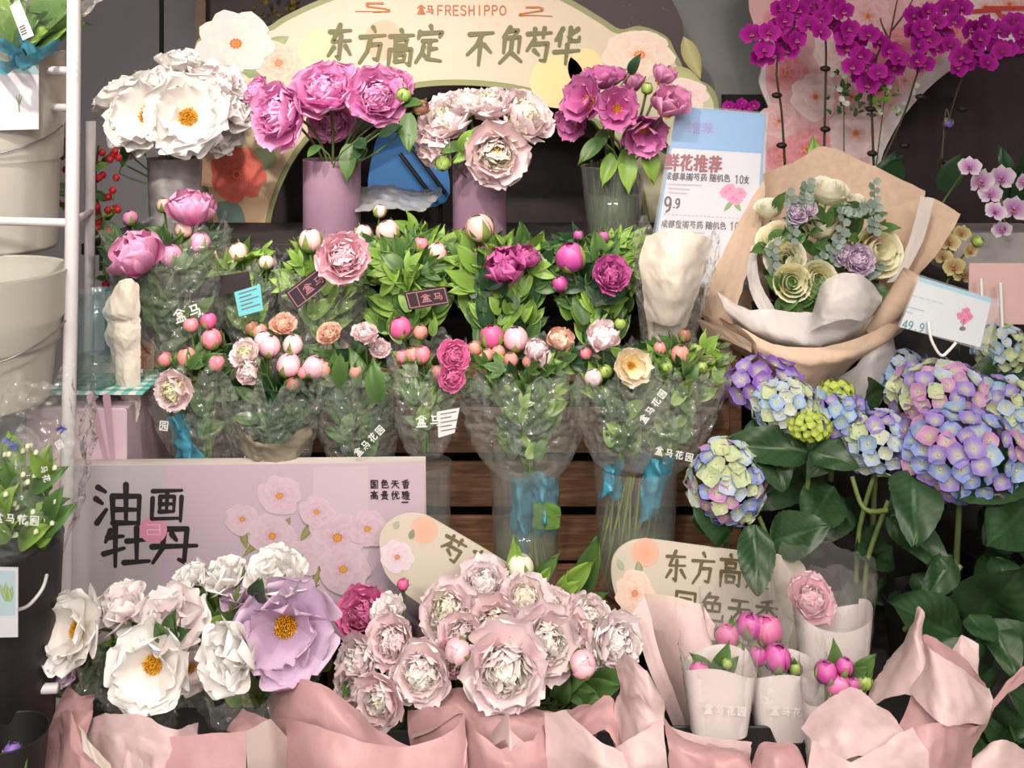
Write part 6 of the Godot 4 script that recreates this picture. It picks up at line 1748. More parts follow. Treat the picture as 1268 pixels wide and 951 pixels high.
	sheet("inner_paper", [[[888, 362, 2.12], [925, 382, 2.07], [955, 384, 2.06], [1000, 388, 2.05], [1045, 388, 2.04], [1092, 366, 2.08]], [[900, 388, 2.10], [930, 408, 2.06], [960, 416, 2.03], [1000, 424, 2.02], [1040, 418, 2.03], [1075, 400, 2.07]], [[918, 405, 2.14], [940, 418, 2.1], [962, 430, 2.08], [1000, 436, 2.07], [1035, 430, 2.08], [1060, 418, 2.1]]], M.sheer, t, 0.004, false, 34, 16)
	sheet("inner_paper", [[[1010, 372, 2.04], [1022, 348, 2.00], [1045, 338, 1.99], [1070, 342, 2.0], [1088, 362, 2.05]], [[1005, 392, 2.02], [1020, 376, 1.97], [1045, 366, 1.96], [1070, 370, 1.97], [1092, 370, 2.03]], [[1002, 412, 2.0], [1020, 402, 1.97], [1045, 396, 1.96], [1070, 396, 1.98], [1085, 385, 2.02]]], M.sheer, t, 0.004, false, 24, 18)
	sheet("inner_paper", [[[941, 300, 2.2], [938, 330, 2.14], [946, 360, 2.1], [960, 385, 2.06]], [[930, 305, 2.2], [925, 340, 2.16], [935, 375, 2.1], [955, 405, 2.06]]], M.sheer, t, 0.004)
	sheet("white_strip", [[[1140, 243, 2.2], [1157, 246, 2.18]], [[1125, 300, 2.18], [1142, 300, 2.16]], [[1098, 350, 2.14], [1116, 348, 2.12]]], M.sheer, t, 0.002)
	for q in [[1025, 238, 23, "ivory", 0.05, 1.2], [962, 298, 22, "lemon", -0.5, 0.8], [1018, 280, 22, "ivory", -0.2, 1.1], [972, 320, 22, "ivory", -0.3, 0.3], [980, 350, 20, "lemon", 0.0, 0.15], [1012, 346, 20, "lemon", 0.1, 0.15], [1086, 312, 27, "lemon", 0.25, 0.2], [1090, 293, 15, "palepink", 0.3, 0.6], [1062, 250, 13, "ivory", 0.1, 1.2], [952, 258, 16, "ivory", -0.3, 1.2], [1045, 255, 14, "ivory", 0.1, 1.0], [988, 330, 13, "ivory", -0.1, 0.5]]:
		var b := Node3D.new()
		b.name = "rose"
		t.add_child(b, true)
		var dir := Vector3(q[4], q[5], 1.0 - 0.4 * q[5]).normalized()
		bloom(b, P(q[0], q[1], 2.18 - (q[1] - 290) * 0.0011) - t.position - dir * 0.005, dir, q[2] * d / F, "rose", q[3])
		stem(t, Vector3(0, -0.03, 0), P(q[0], q[1], 2.2) - t.position - dir * 0.03, dir)
	for q in [[1060, 323, 24, "lilac"], [1045, 318, 16, "lilac"], [985, 265, 16, "lilac"], [1000, 258, 12, "lilac"]]:
		var b := Node3D.new()
		b.name = "lisianthus"
		t.add_child(b, true)
		bloom(b, P(q[0], q[1], 2.14) - t.position, Vector3(0.1, 0.3, 1), q[2] * d / F, "double", q[3])
	for k in 46:
		var p := P(rng.randf_range(948, 1098), rng.randf_range(262, 368), 2.17) - t.position
		leaf(t, p, p + Vector3(rng.randf_range(-.05, .05), rng.randf_range(-.02, .05), 0.03), "mid", "broad", 1.1)
	# eucalyptus
	for e in [[[1030, 340], [1040, 305], [1046, 262]], [[1082, 290], [1083, 260], [1082, 225]], [[960, 360], [955, 330], [958, 300]], [[980, 300], [985, 265], [975, 240]], [[1000, 330], [1030, 315], [1045, 290]], [[1000, 260], [995, 245], [1000, 228]], [[955, 345], [968, 362], [985, 372]], [[1070, 350], [1082, 335], [1090, 330]], [[1040, 260], [1060, 270], [1075, 255]]]:
		var bnode := pix_tube("eucalyptus", t, [[e[0][0], e[0][1], 2.15], [e[1][0], e[1][1], 2.13], [e[2][0], e[2][1], 2.17]], 0.0015, 0.001, hx("6a7468"), M.stem)
		for k in 13:
			var f := k / 12.0
			var a := Vector2(e[0][0], e[0][1]).lerp(Vector2(e[1][0], e[1][1]), f).lerp(Vector2(e[1][0], e[1][1]).lerp(Vector2(e[2][0], e[2][1]), f), f)
			var p := P(a.x, a.y, 2.13) - t.position
			euca(bnode, p, Vector3(-1.0 if k % 2 else 1.0, rng.randf_range(-.1, .6), rng.randf_range(-.1, .5)))
	for k in 40:
		var p := P(rng.randf_range(950, 1095), rng.randf_range(255, 375), 2.2) - t.position
		leaf(t, p, p + Vector3(rng.randf_range(-.04, .04), rng.randf_range(-.01, .05), 0.02), "mid", "broad")
	for k in 30:
		var p := P(rng.randf_range(960, 1075), rng.randf_range(355, 395), 2.12) - t.position
		leaf(t, p, p + Vector3(rng.randf_range(-.05, .05), rng.randf_range(-.01, .05), 0.02), "mid", "broad", 1.1)
	# lower paper tail and gauze
	sheet("paper_tail", [[[1010, 470, 2.14], [1050, 462, 2.08], [1082, 425, 2.05], [1095, 400, 2.08]], [[1030, 490, 2.14], [1060, 482, 2.08], [1085, 455, 2.06], [1110, 430, 2.1]], [[1040, 520, 2.14], [1070, 520, 2.1], [1090, 500, 2.1], [1110, 470, 2.14]]], M.sheer, t, 0.006)
	# ---- hydrangeas
	var plants := [["hydrangea", "hydrangea with purple, pale blue and lime heads beside kraft bouquet", 985, 1.98], ["hydrangea", "hydrangea with big blue-lavender and pink heads beneath small price card", 1150, 1.92], ["hydrangea", "hydrangea with small blue-green head behind the tilted card", 1240, 2.12]]
	var pn := []
	for q in plants:
		var base := P(q[2], 800, q[3])
		base.y = 0.476
		var h := thing(q[0], q[1], "hydrangea", base, "potted hydrangeas")
		var pm := MB.new()
		pm.lathe([Vector2(0, 0), Vector2(0.06, 0), Vector2(0.065, 0.01), Vector2(0.08, 0.13), Vector2(0.085, 0.135), Vector2(0.078, 0.135), Vector2(0.07, 0.11), Vector2(0, 0.11)], 28, Color.WHITE)
		put("pot", pm.mesh(), M.black, h, Transform3D(Basis(), Vector3(0, -0.02, 0)))
		pn.append(h)
	mophead(pn[0], 947, 475, 1.98, 44, 30, ["purple", "lav", "purple", "lav"], 14)
	mophead(pn[0], 972, 500, 1.93, 40, 32, ["ice", "white", "sky", "mint"], 10)
	mophead(pn[0], 1036, 484, 1.96, 22, 12, ["lime"], 6)
	mophead(pn[0], 1032, 512, 1.95, 42, 28, ["blue", "lav", "sky"], 10)
	mophead(pn[0], 1003, 528, 1.88, 26, 16, ["lime"], 6)
	mophead(pn[0], 900, 597, 1.90, 46, 52, ["mint", "ice", "white", "mint", "blue", "pink"], 12, 0.9)
	mophead(pn[1], 1085, 548, 1.92, 46, 36, ["ice", "mint", "sky", "lav", "white"], 12)
	mophead(pn[1], 1165, 492, 1.98, 64, 44, ["pink", "ice", "white", "pink", "lav", "mint"], 12)
	mophead(pn[1], 1190, 562, 1.86, 76, 54, ["blue", "lav", "blue", "lav", "pink", "sky"], 14, 0.65)
	mophead(pn[1], 1250, 510, 1.95, 48, 40, ["ice", "sky", "mint", "lav"], 11)
	mophead(pn[2], 1240, 432, 2.1, 32, 28, ["mint", "sky", "ice", "mint"], 9)
	mophead(pn[2], 1115, 465, 2.12, 42, 28, ["sky", "ice", "sky"], 10)
	for q in [[[1002, 562, 1.90], [900, 538, 1.86], 0.62], [[1003, 560, 1.88], [1060, 568, 1.82], 0.85], [[955, 672, 1.88], [1018, 650, 1.82], 1.1], [[934, 650, 1.80], [936, 740, 1.74], 0.85], [[870, 660, 1.9], [884, 620, 1.88], 1.0], [[935, 520, 1.95], [975, 600, 1.85], 1.0], [[905, 660, 1.9], [870, 630, 1.86], 1.2], [[1040, 540, 1.92], [1010, 580, 1.85], 0.9]]:
		big_leaf(pn[0], q[0], q[1], q[2])
	for q in [[[1128, 585, 1.84], [1140, 662, 1.72], 1.0], [[1100, 640, 1.86], [1180, 700, 1.76], 0.75], [[1280, 620, 1.85], [1215, 680, 1.76], 0.9], [[1290, 560, 1.85], [1180, 622, 1.80], 0.7], [[1205, 775, 1.72], [1268, 690, 1.62], 1.0], [[1195, 792, 1.68], [1092, 744, 1.64], 0.75], [[1200, 762, 1.66], [1234, 800, 1.60], 1.1], [[1225, 770, 1.66], [1262, 830, 1.58], 1.0], [[1180, 690, 1.8], [1150, 740, 1.74], 0.8], [[1230, 690, 1.8], [1268, 740, 1.72], 0.9]]:
		big_leaf(pn[1], q[0], q[1], q[2])
	for q in [[[1190, 460, 2.1], [1175, 430, 2.0], 1.3], [[1280, 470, 2.1], [1210, 465, 2.02], 0.9], [[1060, 500, 2.1], [1100, 480, 2.02], 1.1]]:
		big_leaf(pn[2], q[0], q[1], q[2])
	for k in 34:
		var px := rng.randf_range(890, 1290)
		var py := rng.randf_range(560, 740)
		var dd := rng.randf_range(1.95, 2.08)
		big_leaf(pn[0 if px < 1050 else 1], [px, py, dd], [px + rng.randf_range(-60, 60), py + rng.randf_range(-10, 60), dd - 0.08], rng.randf_range(0.8, 1.1))
	for q in [[0, [[1005, 540, 1.9], [1000, 600, 1.92], [985, 680, 1.96]]], [0, [[940, 640, 1.9], [960, 690, 1.92], [975, 740, 1.96]]], [1, [[1085, 580, 1.92], [1065, 650, 1.92], [1060, 720, 1.92]]], [1, [[1055, 590, 1.9], [1070, 630, 1.88], [1100, 632, 1.86]]], [1, [[1190, 700, 1.8], [1160, 740, 1.8], [1120, 780, 1.85]]], [1, [[1100, 620, 1.9], [1075, 690, 1.9], [1070, 740, 1.9]]]]:
		pix_tube("stem", pn[q[0]], q[1], 0.0045, 0.005, hx("6d7f48"), M.stem)
	# dark table under the hydrangeas
	t = thing("black_table", "black table under the hydrangea pots", "table", Vector3(P(1090, 0, 2.0).x, 0, -2.0))
	mb = MB.new(); mb.box(Vector3(P(960, 0, 2.0).x, 0.44, -2.28), Vector3(P(1330, 0, 2.0).x, 0.455, -1.72), Color.WHITE, 0.002)
	worldput("top", mb, M.dark, t, t.position)
	mb = MB.new(); mb.box(Vector3(P(960, 0, 2.0).x, 0.0, -2.28), Vector3(P(1330, 0, 2.0).x, 0.44, -2.0))
	worldput("base", mb, M.dark, t, t.position)
	mb = MB.new(); mb.box(Vector3(P(930, 0, 2.3).x, 0.44, -2.3), Vector3(P(1400, 0, 2.3).x, 1.05, -2.285))
	worldput("back_panel", mb, M.dark, t, t.position)
	# dark plant low at the edge
	t = thing("low_plant", "dark green plant low beside crumpled pink paper at table end", "plant", P(1250, 960, 1.6))
	for k in 16:
		var px := rng.randf_range(1215, 1290)
		var py := rng.randf_range(820, 940)
		big_leaf(t, [px, py, 1.66], [px + rng.randf_range(-50, 50), py + rng.randf_range(-50, 30), 1.6], 0.9)

var euca_m: ArrayMesh
func euca(parent: Node3D, p: Vector3, dir: Vector3) -> void:
	if euca_m == null:
		var mb := MB.new()
		blade(mb, 1.0, 0.5, {"base": hx("64766c"), "tip": hx("7f9088"), "bend": 0.3, "cup": 0.1, "ruf": 0.05, "notch": 0.0, "peak": 1.0, "sharp": 0.55}, Transform3D(), 4, 4)
		euca_m = mb.mesh()
	var y := dir.normalized()
	var x := y.cross(Vector3(0, 0.3, 1)).normalized()
	put("leaf", euca_m, M.leaf, parent, Transform3D(Basis(x, y, x.cross(y)).scaled_local(Vector3.ONE * rng.randf_range(0.013, 0.02)), p))

func build_front() -> void:
	# black troughs that hold the front flowers
	for q in [[95, 340, 878, "long black trough under the white tree peonies"], [400, 800, 905, "long black trough under the blush peonies"], [822, 1000, 900, "black trough holding white paper cones"]]:
		var t := thing("black_trough", q[3], "trough", P((q[0] + q[1]) / 2.0, 1100, 1.62))
		var a := P(q[0], q[2], 1.56)
		var b := P(q[1], q[2], 1.56)
		var y0 := 0.30
		for w in [[a.x, b.x, 1.56, 1.565], [a.x, b.x, 1.78, 1.785], [a.x, a.x + 0.005, 1.56, 1.785], [b.x - 0.005, b.x, 1.56, 1.785]]:
			var mb := MB.new(); mb.box(Vector3(w[0], y0, -w[3]), Vector3(w[1], a.y, -w[2]), Color.WHITE, 0.0015)
			worldput("side", mb, M.black, t, t.position)
		var mb2 := MB.new(); mb2.box(Vector3(a.x, y0, -1.785), Vector3(b.x, y0 + 0.01, -1.56))
		worldput("bottom", mb2, M.black, t, t.position)
		mb2 = MB.new(); mb2.box(Vector3(a.x + 0.006, a.y - 0.07, -1.778), Vector3(b.x - 0.006, a.y - 0.06, -1.567))
		worldput("foam", mb2, mat(Color("2a3326"), 0.9), t, t.position)
	var st := thing("front_table", "dark front table under troughs and pink paper", "table", Vector3(0, 0, -1.6))
	var m3 := MB.new(); m3.box(Vector3(-0.75, 0.27, -1.85), Vector3(0.85, 0.29, -1.38), Color.WHITE, 0.002)
	worldput("top", m3, M.dark, st, st.position)
	m3 = MB.new(); m3.box(Vector3(-0.72, 0.0, -1.84), Vector3(0.82, 0.27, -1.42))
	worldput("base", m3, M.dark, st, st.position)
	# ---- film bunches of tree peonies
	var g := "film bunches of white tree peonies in front"
	var r := bouquet("tree_peony_bouquet", "film bunch with white side-turned tree peony and small lilac bloom", g, 1.62, [110, 900], [90, 800], 62, [[86, 782, 56, "tree", "white", -0.45, 0.35], [74, 828, 28, "tree", "lavender2", -0.2, -0.1]], ["grey", "mid"], {"leaves": 12, "leaf_y": 20.0, "inner": 10, "rim_y": 10.0})
	r = bouquet("tree_peony_bouquet", "film bunch with frilled white tree peony and pale pink blooms", g, 1.62, [200, 910], [195, 810], 78, [[184, 828, 60, "tree", "white", -0.05, 0.15], [150, 752, 44, "treeside", "whitepink", -0.3, 1.0], [212, 768, 52, "treeside", "whitepink", 0.1, 0.8], [236, 828, 32, "tree", "whitepink", 0.35, 0.3]], ["mid", "bright"], {"leaves": 12, "leaf_y": -30.0, "inner": 10, "rim_y": 10.0})
	for q in [[212, 788, 214, 758], [208, 795, 192, 778], [215, 792, 232, 780], [210, 792, 205, 770]]:
		leaf(r, P(q[0], q[1], 1.5) - r.position, P(q[2], q[3], 1.46) - r.position, "mid", "broad", 0.8)
	r = bouquet("tree_peony_bouquet", "film bunch with large lavender tree peony and golden heart", g, 1.6, [315, 900], [315, 805], 80, [[352, 782, 72, "tree", "lavender", 0.1, 0.12], [288, 812, 56, "treeside", "white", -0.6, 0.2], [345, 712, 48, "treeside", "white", 0.1, 1.1], [275, 716, 38, "treeside", "white", -0.2, 1.2], [300, 735, 34, "treeside", "lavender2", -0.2, 1.1], [236, 716, 28, "treeside", "white", -0.4, 1.1]], ["mid", "bright", "olive"], {"leaves": 20, "leaf_y": -60.0, "inner": 16, "rim_y": 14.0})
	for q in [[395, 830, 410, 780], [380, 840, 400, 795], [335, 850, 345, 805], [365, 845, 385, 805], [350, 850, 372, 830]]:
		leaf(r, P(q[0], q[1], 1.55) - r.position, P(q[2], q[3], 1.52) - r.position, "olive", "broad", 0.9)
	leaf(r, P(318, 745, 1.5) - r.position, P(322, 715, 1.47) - r.position, "dark", "broad")
	for q in [[258, 760, 250, 725], [262, 758, 272, 728], [270, 762, 295, 712], [255, 765, 240, 735], [265, 765, 262, 735]]:
		leaf(r, P(q[0], q[1], 1.62) - r.position, P(q[2], q[3], 1.58) - r.position, "bright", "peony", 1.2)
	# ---- bright pink pompon behind
	var b := P(600, 890, 1.66)
	g = "blush peonies massed in the front trough"
	cut_flower("bright pink ruffled peony between lavender bloom and blush peonies", g, P(460, 900, 1.68), [450, 762, 42, "double", "hot", -0.3, 0.5], 1.72)
	cut_flower("tiny coral bud standing before the tilted tag sign", g, P(500, 900, 1.68), [499, 724, 8, "bud", "budhot", 0, 1.0], 1.72)
	# ---- mass of blush peonies
	var lab := "blush and cream double peony massed in the front trough"
	var hs := [
		[554, 757, 44, "bomb", "core", -0.15, 0.5, 1.68, "creamy peony beside the tilted tag sign, pale pink guard petals"], [598, 722, 40, "bomb", "whitepink", 0.0, 0.9, 1.72, "blush peony topmost in the front mass under the white bud"], [611, 772, 42, "openbomb", "core", 0.0, 0.35, 1.63, "blush peony showing long yellow stamens among the massed peonies"],
		[522, 834, 46, "bomb", "corew", -0.15, 0.15, 1.54, "white-hearted peony with broad pink guard petals above pink paper"], [485, 795, 40, "double", "blush", -0.35, 0.4, 1.60, "rose-blush peony between lavender bloom and white-hearted peony"], [444, 818, 38, "bomb", "whitepink", -0.6, 0.3, 1.60, "whitish pink peony at the outer edge near bright pink pompon"],
		[470, 866, 40, "openbomb", "corew", -0.4, 0.1, 1.53, "open blush peony lowest beside the pink paper roll"], [625, 828, 62, "bomb", "corew", 0.0, 0.2, 1.52, "largest white-hearted peony standing foremost above pink paper"],
		[677, 796, 52, "bomb", "corew", 0.25, 0.35, 1.56, "white-hearted peony next to the largest one, pale outer petals"], [650, 742, 40, "bomb", "core", 0.1, 0.8, 1.66, "creamy peony behind the yellow-stamened one"], [684, 752, 30, "bomb", "corew", 0.3, 0.8, 1.68, "small white peony under the pointed green leaves"], [728, 764, 36, "bomb", "corew", 0.4, 0.6, 1.68, "white peony between the green leaves and frilled white peony"],
		[762, 796, 46, "double", "whitepink", 0.45, 0.35, 1.62, "frilled white peony beside the pale pink sleeve"], [482, 757, 26, "treeside", "whitepink", -0.3, 0.9, 1.66, "loose blush petals of a peony beside the bright pink pompon"], [708, 784, 34, "treeside", "blush", 0.5, 0.3, 1.62, "loose pale peony between white-hearted and frilled peonies"], [572, 786, 34, "double", "blush", -0.05, 0.4, 1.60, "blush peony filling the middle of the mass"], [740, 830, 36, "treeside", "blush", 0.3, 0.1, 1.62, "loose blush peony above the dark leaves and paper peak"], [560, 815, 30, "double", "palepink", 0.0, 0.3, 1.58, "pink peony between two white-hearted blooms"], [440, 850, 34, "treeside", "blush", -0.6, 0.1, 1.58, "loose blush peony at the rim of the pink paper roll"],
	]
	for h in hs:
		cut_flower(h[8] if h[8] else lab, g, P(lerpf(600, h[0], 0.75), 925, 1.66), h, h[7])
	cut_flower("round pink bud low among the massed blush peonies", g, P(700, 925, 1.66), [721, 822, 18, "bud", "palepink", 0.2, 0.5], 1.52)
	cut_flower("pale pink bud between white peonies in the front mass", g, P(575, 925, 1.66), [566, 806, 17, "bud", "palepink", -0.2, 0.4], 1.52)
	var lv := thing("leaf_stalk", "green peony leaves showing between the massed blush peonies", "leaves", b)
	for q in [[570, 830, 590, 800], [575, 800, 598, 790], [580, 815, 572, 840], [690, 850, 720, 835], [720, 860, 765, 850], [730, 850, 780, 835], [700, 850, 745, 870], [690, 868, 700, 850], [440, 840, 425, 862], [480, 850, 495, 840], [705, 868, 730, 860]]:
		leaf(lv, P(q[0], q[1], 1.6) - b, P(q[2], q[3], 1.55) - b, "mid", "broad", 0.9)
		stem(lv, Vector3.ZERO, P(q[0], q[1], 1.6) - b, Vector3.UP, 0.002, "4a5c34", 4)
	# white bud with spiky green leaves behind
	lv = thing("peony_bunch", "greenish white peony bud with pointed green leaves behind mass", "flower", P(690, 850, 1.78))
	bud(lv, P(645, 704, 1.76) - lv.position, Vector3(-0.1, 1, 0.3), 18 * 1.76 / F, "ivory")
	stem(lv, Vector3.ZERO, P(645, 720, 1.76) - lv.position, Vector3.UP)
	for q in [[640, 730, 637, 668], [655, 730, 690, 688], [660, 735, 680, 705], [690, 740, 740, 690], [680, 745, 720, 720], [700, 750, 755, 745], [650, 735, 622, 700], [700, 745, 730, 735], [715, 740, 742, 660], [690, 740, 700, 715], [670, 735, 668, 712], [725, 745, 750, 735]]:
		leaf(lv, P(q[0], q[1], 1.78) - lv.position, P(q[2], q[3], 1.74) - lv.position, ["bright", "mid"][q[0] % 2], "broad", 0.6)
	for q in [[692, 735, 8], [668, 745, 9], [706, 742, 7]]:
		bud(lv, P(q[0], q[1], 1.75) - lv.position, Vector3(0, 1, 0.3), q[2] * 1.75 / F, "budpeach")
	# ---- pink wrapping paper
	var pk: StandardMaterial3D = M.pink_paper
	var pp: StandardMaterial3D = M.pale_pink_paper
	var t := thing("pink_wrapping_paper", "crumpled dusty pink wrapping paper along the front of the troughs", "wrapping paper", P(500, 1000, 1.45))
	# swag in the middle: rolled upper edge
	sheet("sheet", [[[330, 868, 1.60], [350, 846, 1.52], [385, 842, 1.46], [430, 868, 1.44], [470, 905, 1.45], [520, 930, 1.46]], [[335, 895, 1.52], [360, 880, 1.46], [400, 878, 1.42], [440, 905, 1.41], [480, 940, 1.43], [520, 970, 1.44]], [[340, 960, 1.50], [370, 950, 1.44], [410, 950, 1.41], [450, 970, 1.40], [490, 990, 1.42], [520, 1000, 1.44]]], pk, t, 0.003, false, 24, 16)
	sheet("sheet", [[[340, 888, 1.50], [380, 895, 1.42], [440, 915, 1.38], [500, 925, 1.40], [560, 905, 1.42], [574, 882, 1.44]], [[340, 930, 1.48], [390, 945, 1.38], [440, 960, 1.36], [500, 965, 1.38], [560, 960, 1.40], [580, 950, 1.42]], [[350, 1000, 1.46], [390, 1000, 1.38], [440, 1000, 1.36], [500, 1000, 1.38], [560, 1000, 1.40], [580, 1000, 1.42]]], pk, t, 0.002, false, 28, 10)
	sheet("sheet", [[[505, 880, 1.55], [540, 875, 1.50], [570, 880, 1.46], [580, 920, 1.43]], [[505, 905, 1.53], [535, 905, 1.48], [560, 915, 1.44], [575, 955, 1.41]], [[510, 930, 1.52], [530, 940, 1.48], [550, 960, 1.44], [570, 1000, 1.41]]], pk, t, 0.003, false, 16, 12)
	# inner grey side of the roll
	sheet("roll", [[[508, 915, 1.50], [535, 905, 1.47], [565, 885, 1.455], [574, 884, 1.45]], [[512, 908, 1.52], [540, 893, 1.50], [562, 884, 1.49], [572, 886, 1.47]]], M.grey_paper, t, 0.001)
	sheet("sheet", [[[520, 858, 1.58], [570, 852, 1.56], [620, 862, 1.55], [680, 880, 1.54], [730, 870, 1.55]], [[520, 880, 1.55], [570, 880, 1.52], [620, 888, 1.50], [680, 900, 1.50], [740, 885, 1.53]], [[520, 930, 1.53], [570, 930, 1.50], [620, 940, 1.48], [690, 940, 1.48], [740, 930, 1.50]]], pk, t, 0.006, false, 24, 14)
	sheet("sheet", [[[565, 880, 1.47], [590, 905, 1.42], [620, 928, 1.40], [660, 915, 1.42], [680, 890, 1.46]], [[570, 920, 1.45], [600, 940, 1.40], [630, 950, 1.38], [665, 945, 1.40], [690, 930, 1.44]], [[575, 1000, 1.43], [605, 1000, 1.40], [635, 1000, 1.38], [665, 1000, 1.40], [690, 1000, 1.42]]], pk, t, 0.003, true, 20, 10)
	sheet("fold", [[[610, 905, 1.46], [630, 880, 1.44], [632, 905, 1.42], [650, 920, 1.42]], [[600, 930, 1.44], [625, 915, 1.42], [632, 930, 1.40], [655, 940, 1.41]]], pp, t, 0.001, true)
	sheet("sheet", [[[675, 882, 1.44], [700, 880, 1.42], [745, 920, 1.38], [770, 930, 1.38], [785, 920, 1.40]], [[676, 940, 1.42], [710, 930, 1.40], [745, 950, 1.36], [770, 955, 1.36], [800, 945, 1.38]], [[676, 1000, 1.42], [710, 1000, 1.40], [745, 1000, 1.37], [770, 1000, 1.37], [800, 1000, 1.39]]], pp, t, 0.003, true, 20, 12)
	sheet("sheet", [[[764, 820, 1.50], [775, 808, 1.48], [800, 830, 1.44], [812, 850, 1.46]], [[765, 850, 1.48], [785, 855, 1.44], [808, 862, 1.42], [822, 865, 1.44]], [[762, 870, 1.48], [790, 885, 1.43], [812, 890, 1.42], [822, 885, 1.43]], [[758, 930, 1.46], [785, 925, 1.41], [808, 905, 1.40], [824, 900, 1.42]]], pp, t, 0.006, false, 20, 20)
	sheet("sheet", [[[745, 935, 1.40], [780, 915, 1.38], [822, 890, 1.38]], [[750, 970, 1.38], [785, 955, 1.36], [826, 940, 1.37]], [[752, 1000, 1.38], [785, 1000, 1.37], [828, 1000, 1.38]]], pp, t, 0.002, true)
	sheet("sheet", [[[690, 905, 1.50], [720, 880, 1.50], [756, 862, 1.50], [766, 905, 1.46]], [[690, 930, 1.46], [720, 915, 1.45], [750, 905, 1.44], [765, 935, 1.42]]], pk, t, 0.006)
	# left run
	t = thing("pink_wrapping_paper", "folded pale pink wrapping paper under the white tree peonies", "wrapping paper", P(180, 1000, 1.45))
	sheet("sheet", [[[105, 895, 1.52], [130, 882, 1.48], [170, 885, 1.45], [220, 905, 1.44], [245, 895, 1.48]], [[100, 920, 1.50], [140, 912, 1.43], [175, 915, 1.41], [215, 930, 1.42], [245, 920, 1.46]], [[100, 990, 1.48], [140, 985, 1.42], [175, 985, 1.40], [215, 985, 1.41], [245, 980, 1.44]]], pp, t, 0.004, true, 24, 14)
	sheet("sheet", [[[188, 915, 1.44], [240, 910, 1.42], [305, 905, 1.40]], [[188, 955, 1.42], [240, 955, 1.39], [305, 955, 1.38]], [[188, 1000, 1.41], [240, 1000, 1.38], [305, 1000, 1.38]]], pk, t, 0.0015, true, 12, 8)
	sheet("sheet", [[[304, 905, 1.40], [335, 890, 1.43], [362, 920, 1.46]], [[306, 950, 1.38], [340, 940, 1.41], [362, 940, 1.46]], [[308, 1000, 1.38], [335, 1000, 1.41], [355, 1000, 1.46]]], M.grey_paper, t, 0.0015, true, 12, 8)
	sheet("sheet", [[[280, 905, 1.50], [300, 878, 1.52], [340, 895, 1.48]], [[300, 915, 1.46], [325, 900, 1.48], [345, 910, 1.46]]], pk, t, 0.003, true)
	sheet("sheet", [[[75, 880, 1.52], [88, 878, 1.48], [100, 918, 1.44], [118, 935, 1.44]], [[70, 930, 1.48], [85, 925, 1.44], [100, 940, 1.42], [130, 955, 1.43]], [[50, 1000, 1.46], [85, 1000, 1.43], [105, 1000, 1.42], [130, 1000, 1.43]]], pk, t, 0.003, true, 18, 14)
	sheet("sheet", [[[84, 850, 1.56], [100, 862, 1.54], [118, 858, 1.56]], [[60, 900, 1.52], [90, 905, 1.46], [115, 880, 1.5]], [[45, 960, 1.48], [80, 960, 1.44], [100, 940, 1.46]]], pk, t, 0.004, true)
	sheet("lining", [[[98, 898, 1.44], [112, 918, 1.41], [135, 945, 1.41]], [[104, 930, 1.41], [118, 945, 1.39], [140, 965, 1.40]]], M.tissue, t, 0.003, true)
	sheet("sheet", [[[150, 960, 1.40], [160, 920, 1.42], [185, 935, 1.40]], [[145, 1000, 1.40], [165, 1000, 1.40], [190, 1000, 1.40]]], pp, t, 0.002, true)
	# right crumpled paper
	t = thing("crumpled_pink_paper", "large crumpled pale pink paper peak beside the white cones", "wrapping paper", P(1110, 1000, 1.45))
	sheet("sheet", [[[1100, 820, 1.58], [1122, 790, 1.56], [1135, 752, 1.56], [1142, 765, 1.54], [1140, 790, 1.52]], [[1085, 840, 1.55], [1115, 815, 1.52], [1132, 790, 1.50], [1142, 800, 1.49], [1150, 830, 1.48]], [[1070, 880, 1.52], [1110, 860, 1.48], [1140, 860, 1.46], [1160, 870, 1.45], [1180, 900, 1.45]]], pp, t, 0.006, false, 18, 16)
	sheet("sheet", [[[1138, 785, 1.54], [1160, 790, 1.52], [1195, 818, 1.50], [1222, 845, 1.50]], [[1140, 820, 1.50], [1165, 825, 1.46], [1205, 845, 1.46], [1230, 870, 1.47]], [[1125, 870, 1.46], [1165, 870, 1.43], [1200, 885, 1.43], [1226, 895, 1.46]], [[1100, 930, 1.42], [1150, 935, 1.40], [1180, 930, 1.41], [1195, 925, 1.44]]], pk, t, 0.006, false, 30, 28, 5.0)
	sheet("sheet", [[[1140, 788, 1.53], [1150, 800, 1.47], [1190, 830, 1.45], [1225, 850, 1.47]], [[1135, 820, 1.50], [1160, 845, 1.43], [1195, 860, 1.42], [1228, 872, 1.45]], [[1130, 860, 1.46], [1160, 890, 1.40], [1190, 900, 1.40], [1222, 895, 1.44]]], pp, t, 0.006, false, 26, 22, 5.0)
	sheet("sheet", [[[990, 900, 1.46], [1030, 860, 1.47], [1055, 850, 1.48], [1100, 880, 1.44]], [[1010, 925, 1.42], [1040, 900, 1.42], [1080, 900, 1.41], [1120, 905, 1.40]], [[1020, 950, 1.40], [1050, 940, 1.39], [1090, 935, 1.38], [1125, 925, 1.38]]], pp, t, 0.005, true, 20, 14)
	sheet("sheet", [[[1005, 915, 1.42], [1050, 945, 1.38], [1100, 920, 1.37], [1130, 900, 1.38]], [[1000, 960, 1.40], [1050, 965, 1.37], [1100, 955, 1.36], [1150, 930, 1.37]], [[1000, 1000, 1.40], [1050, 1000, 1.37], [1100, 1000, 1.36], [1150, 1000, 1.37]]], pp, t, 0.004, true, 20, 12)
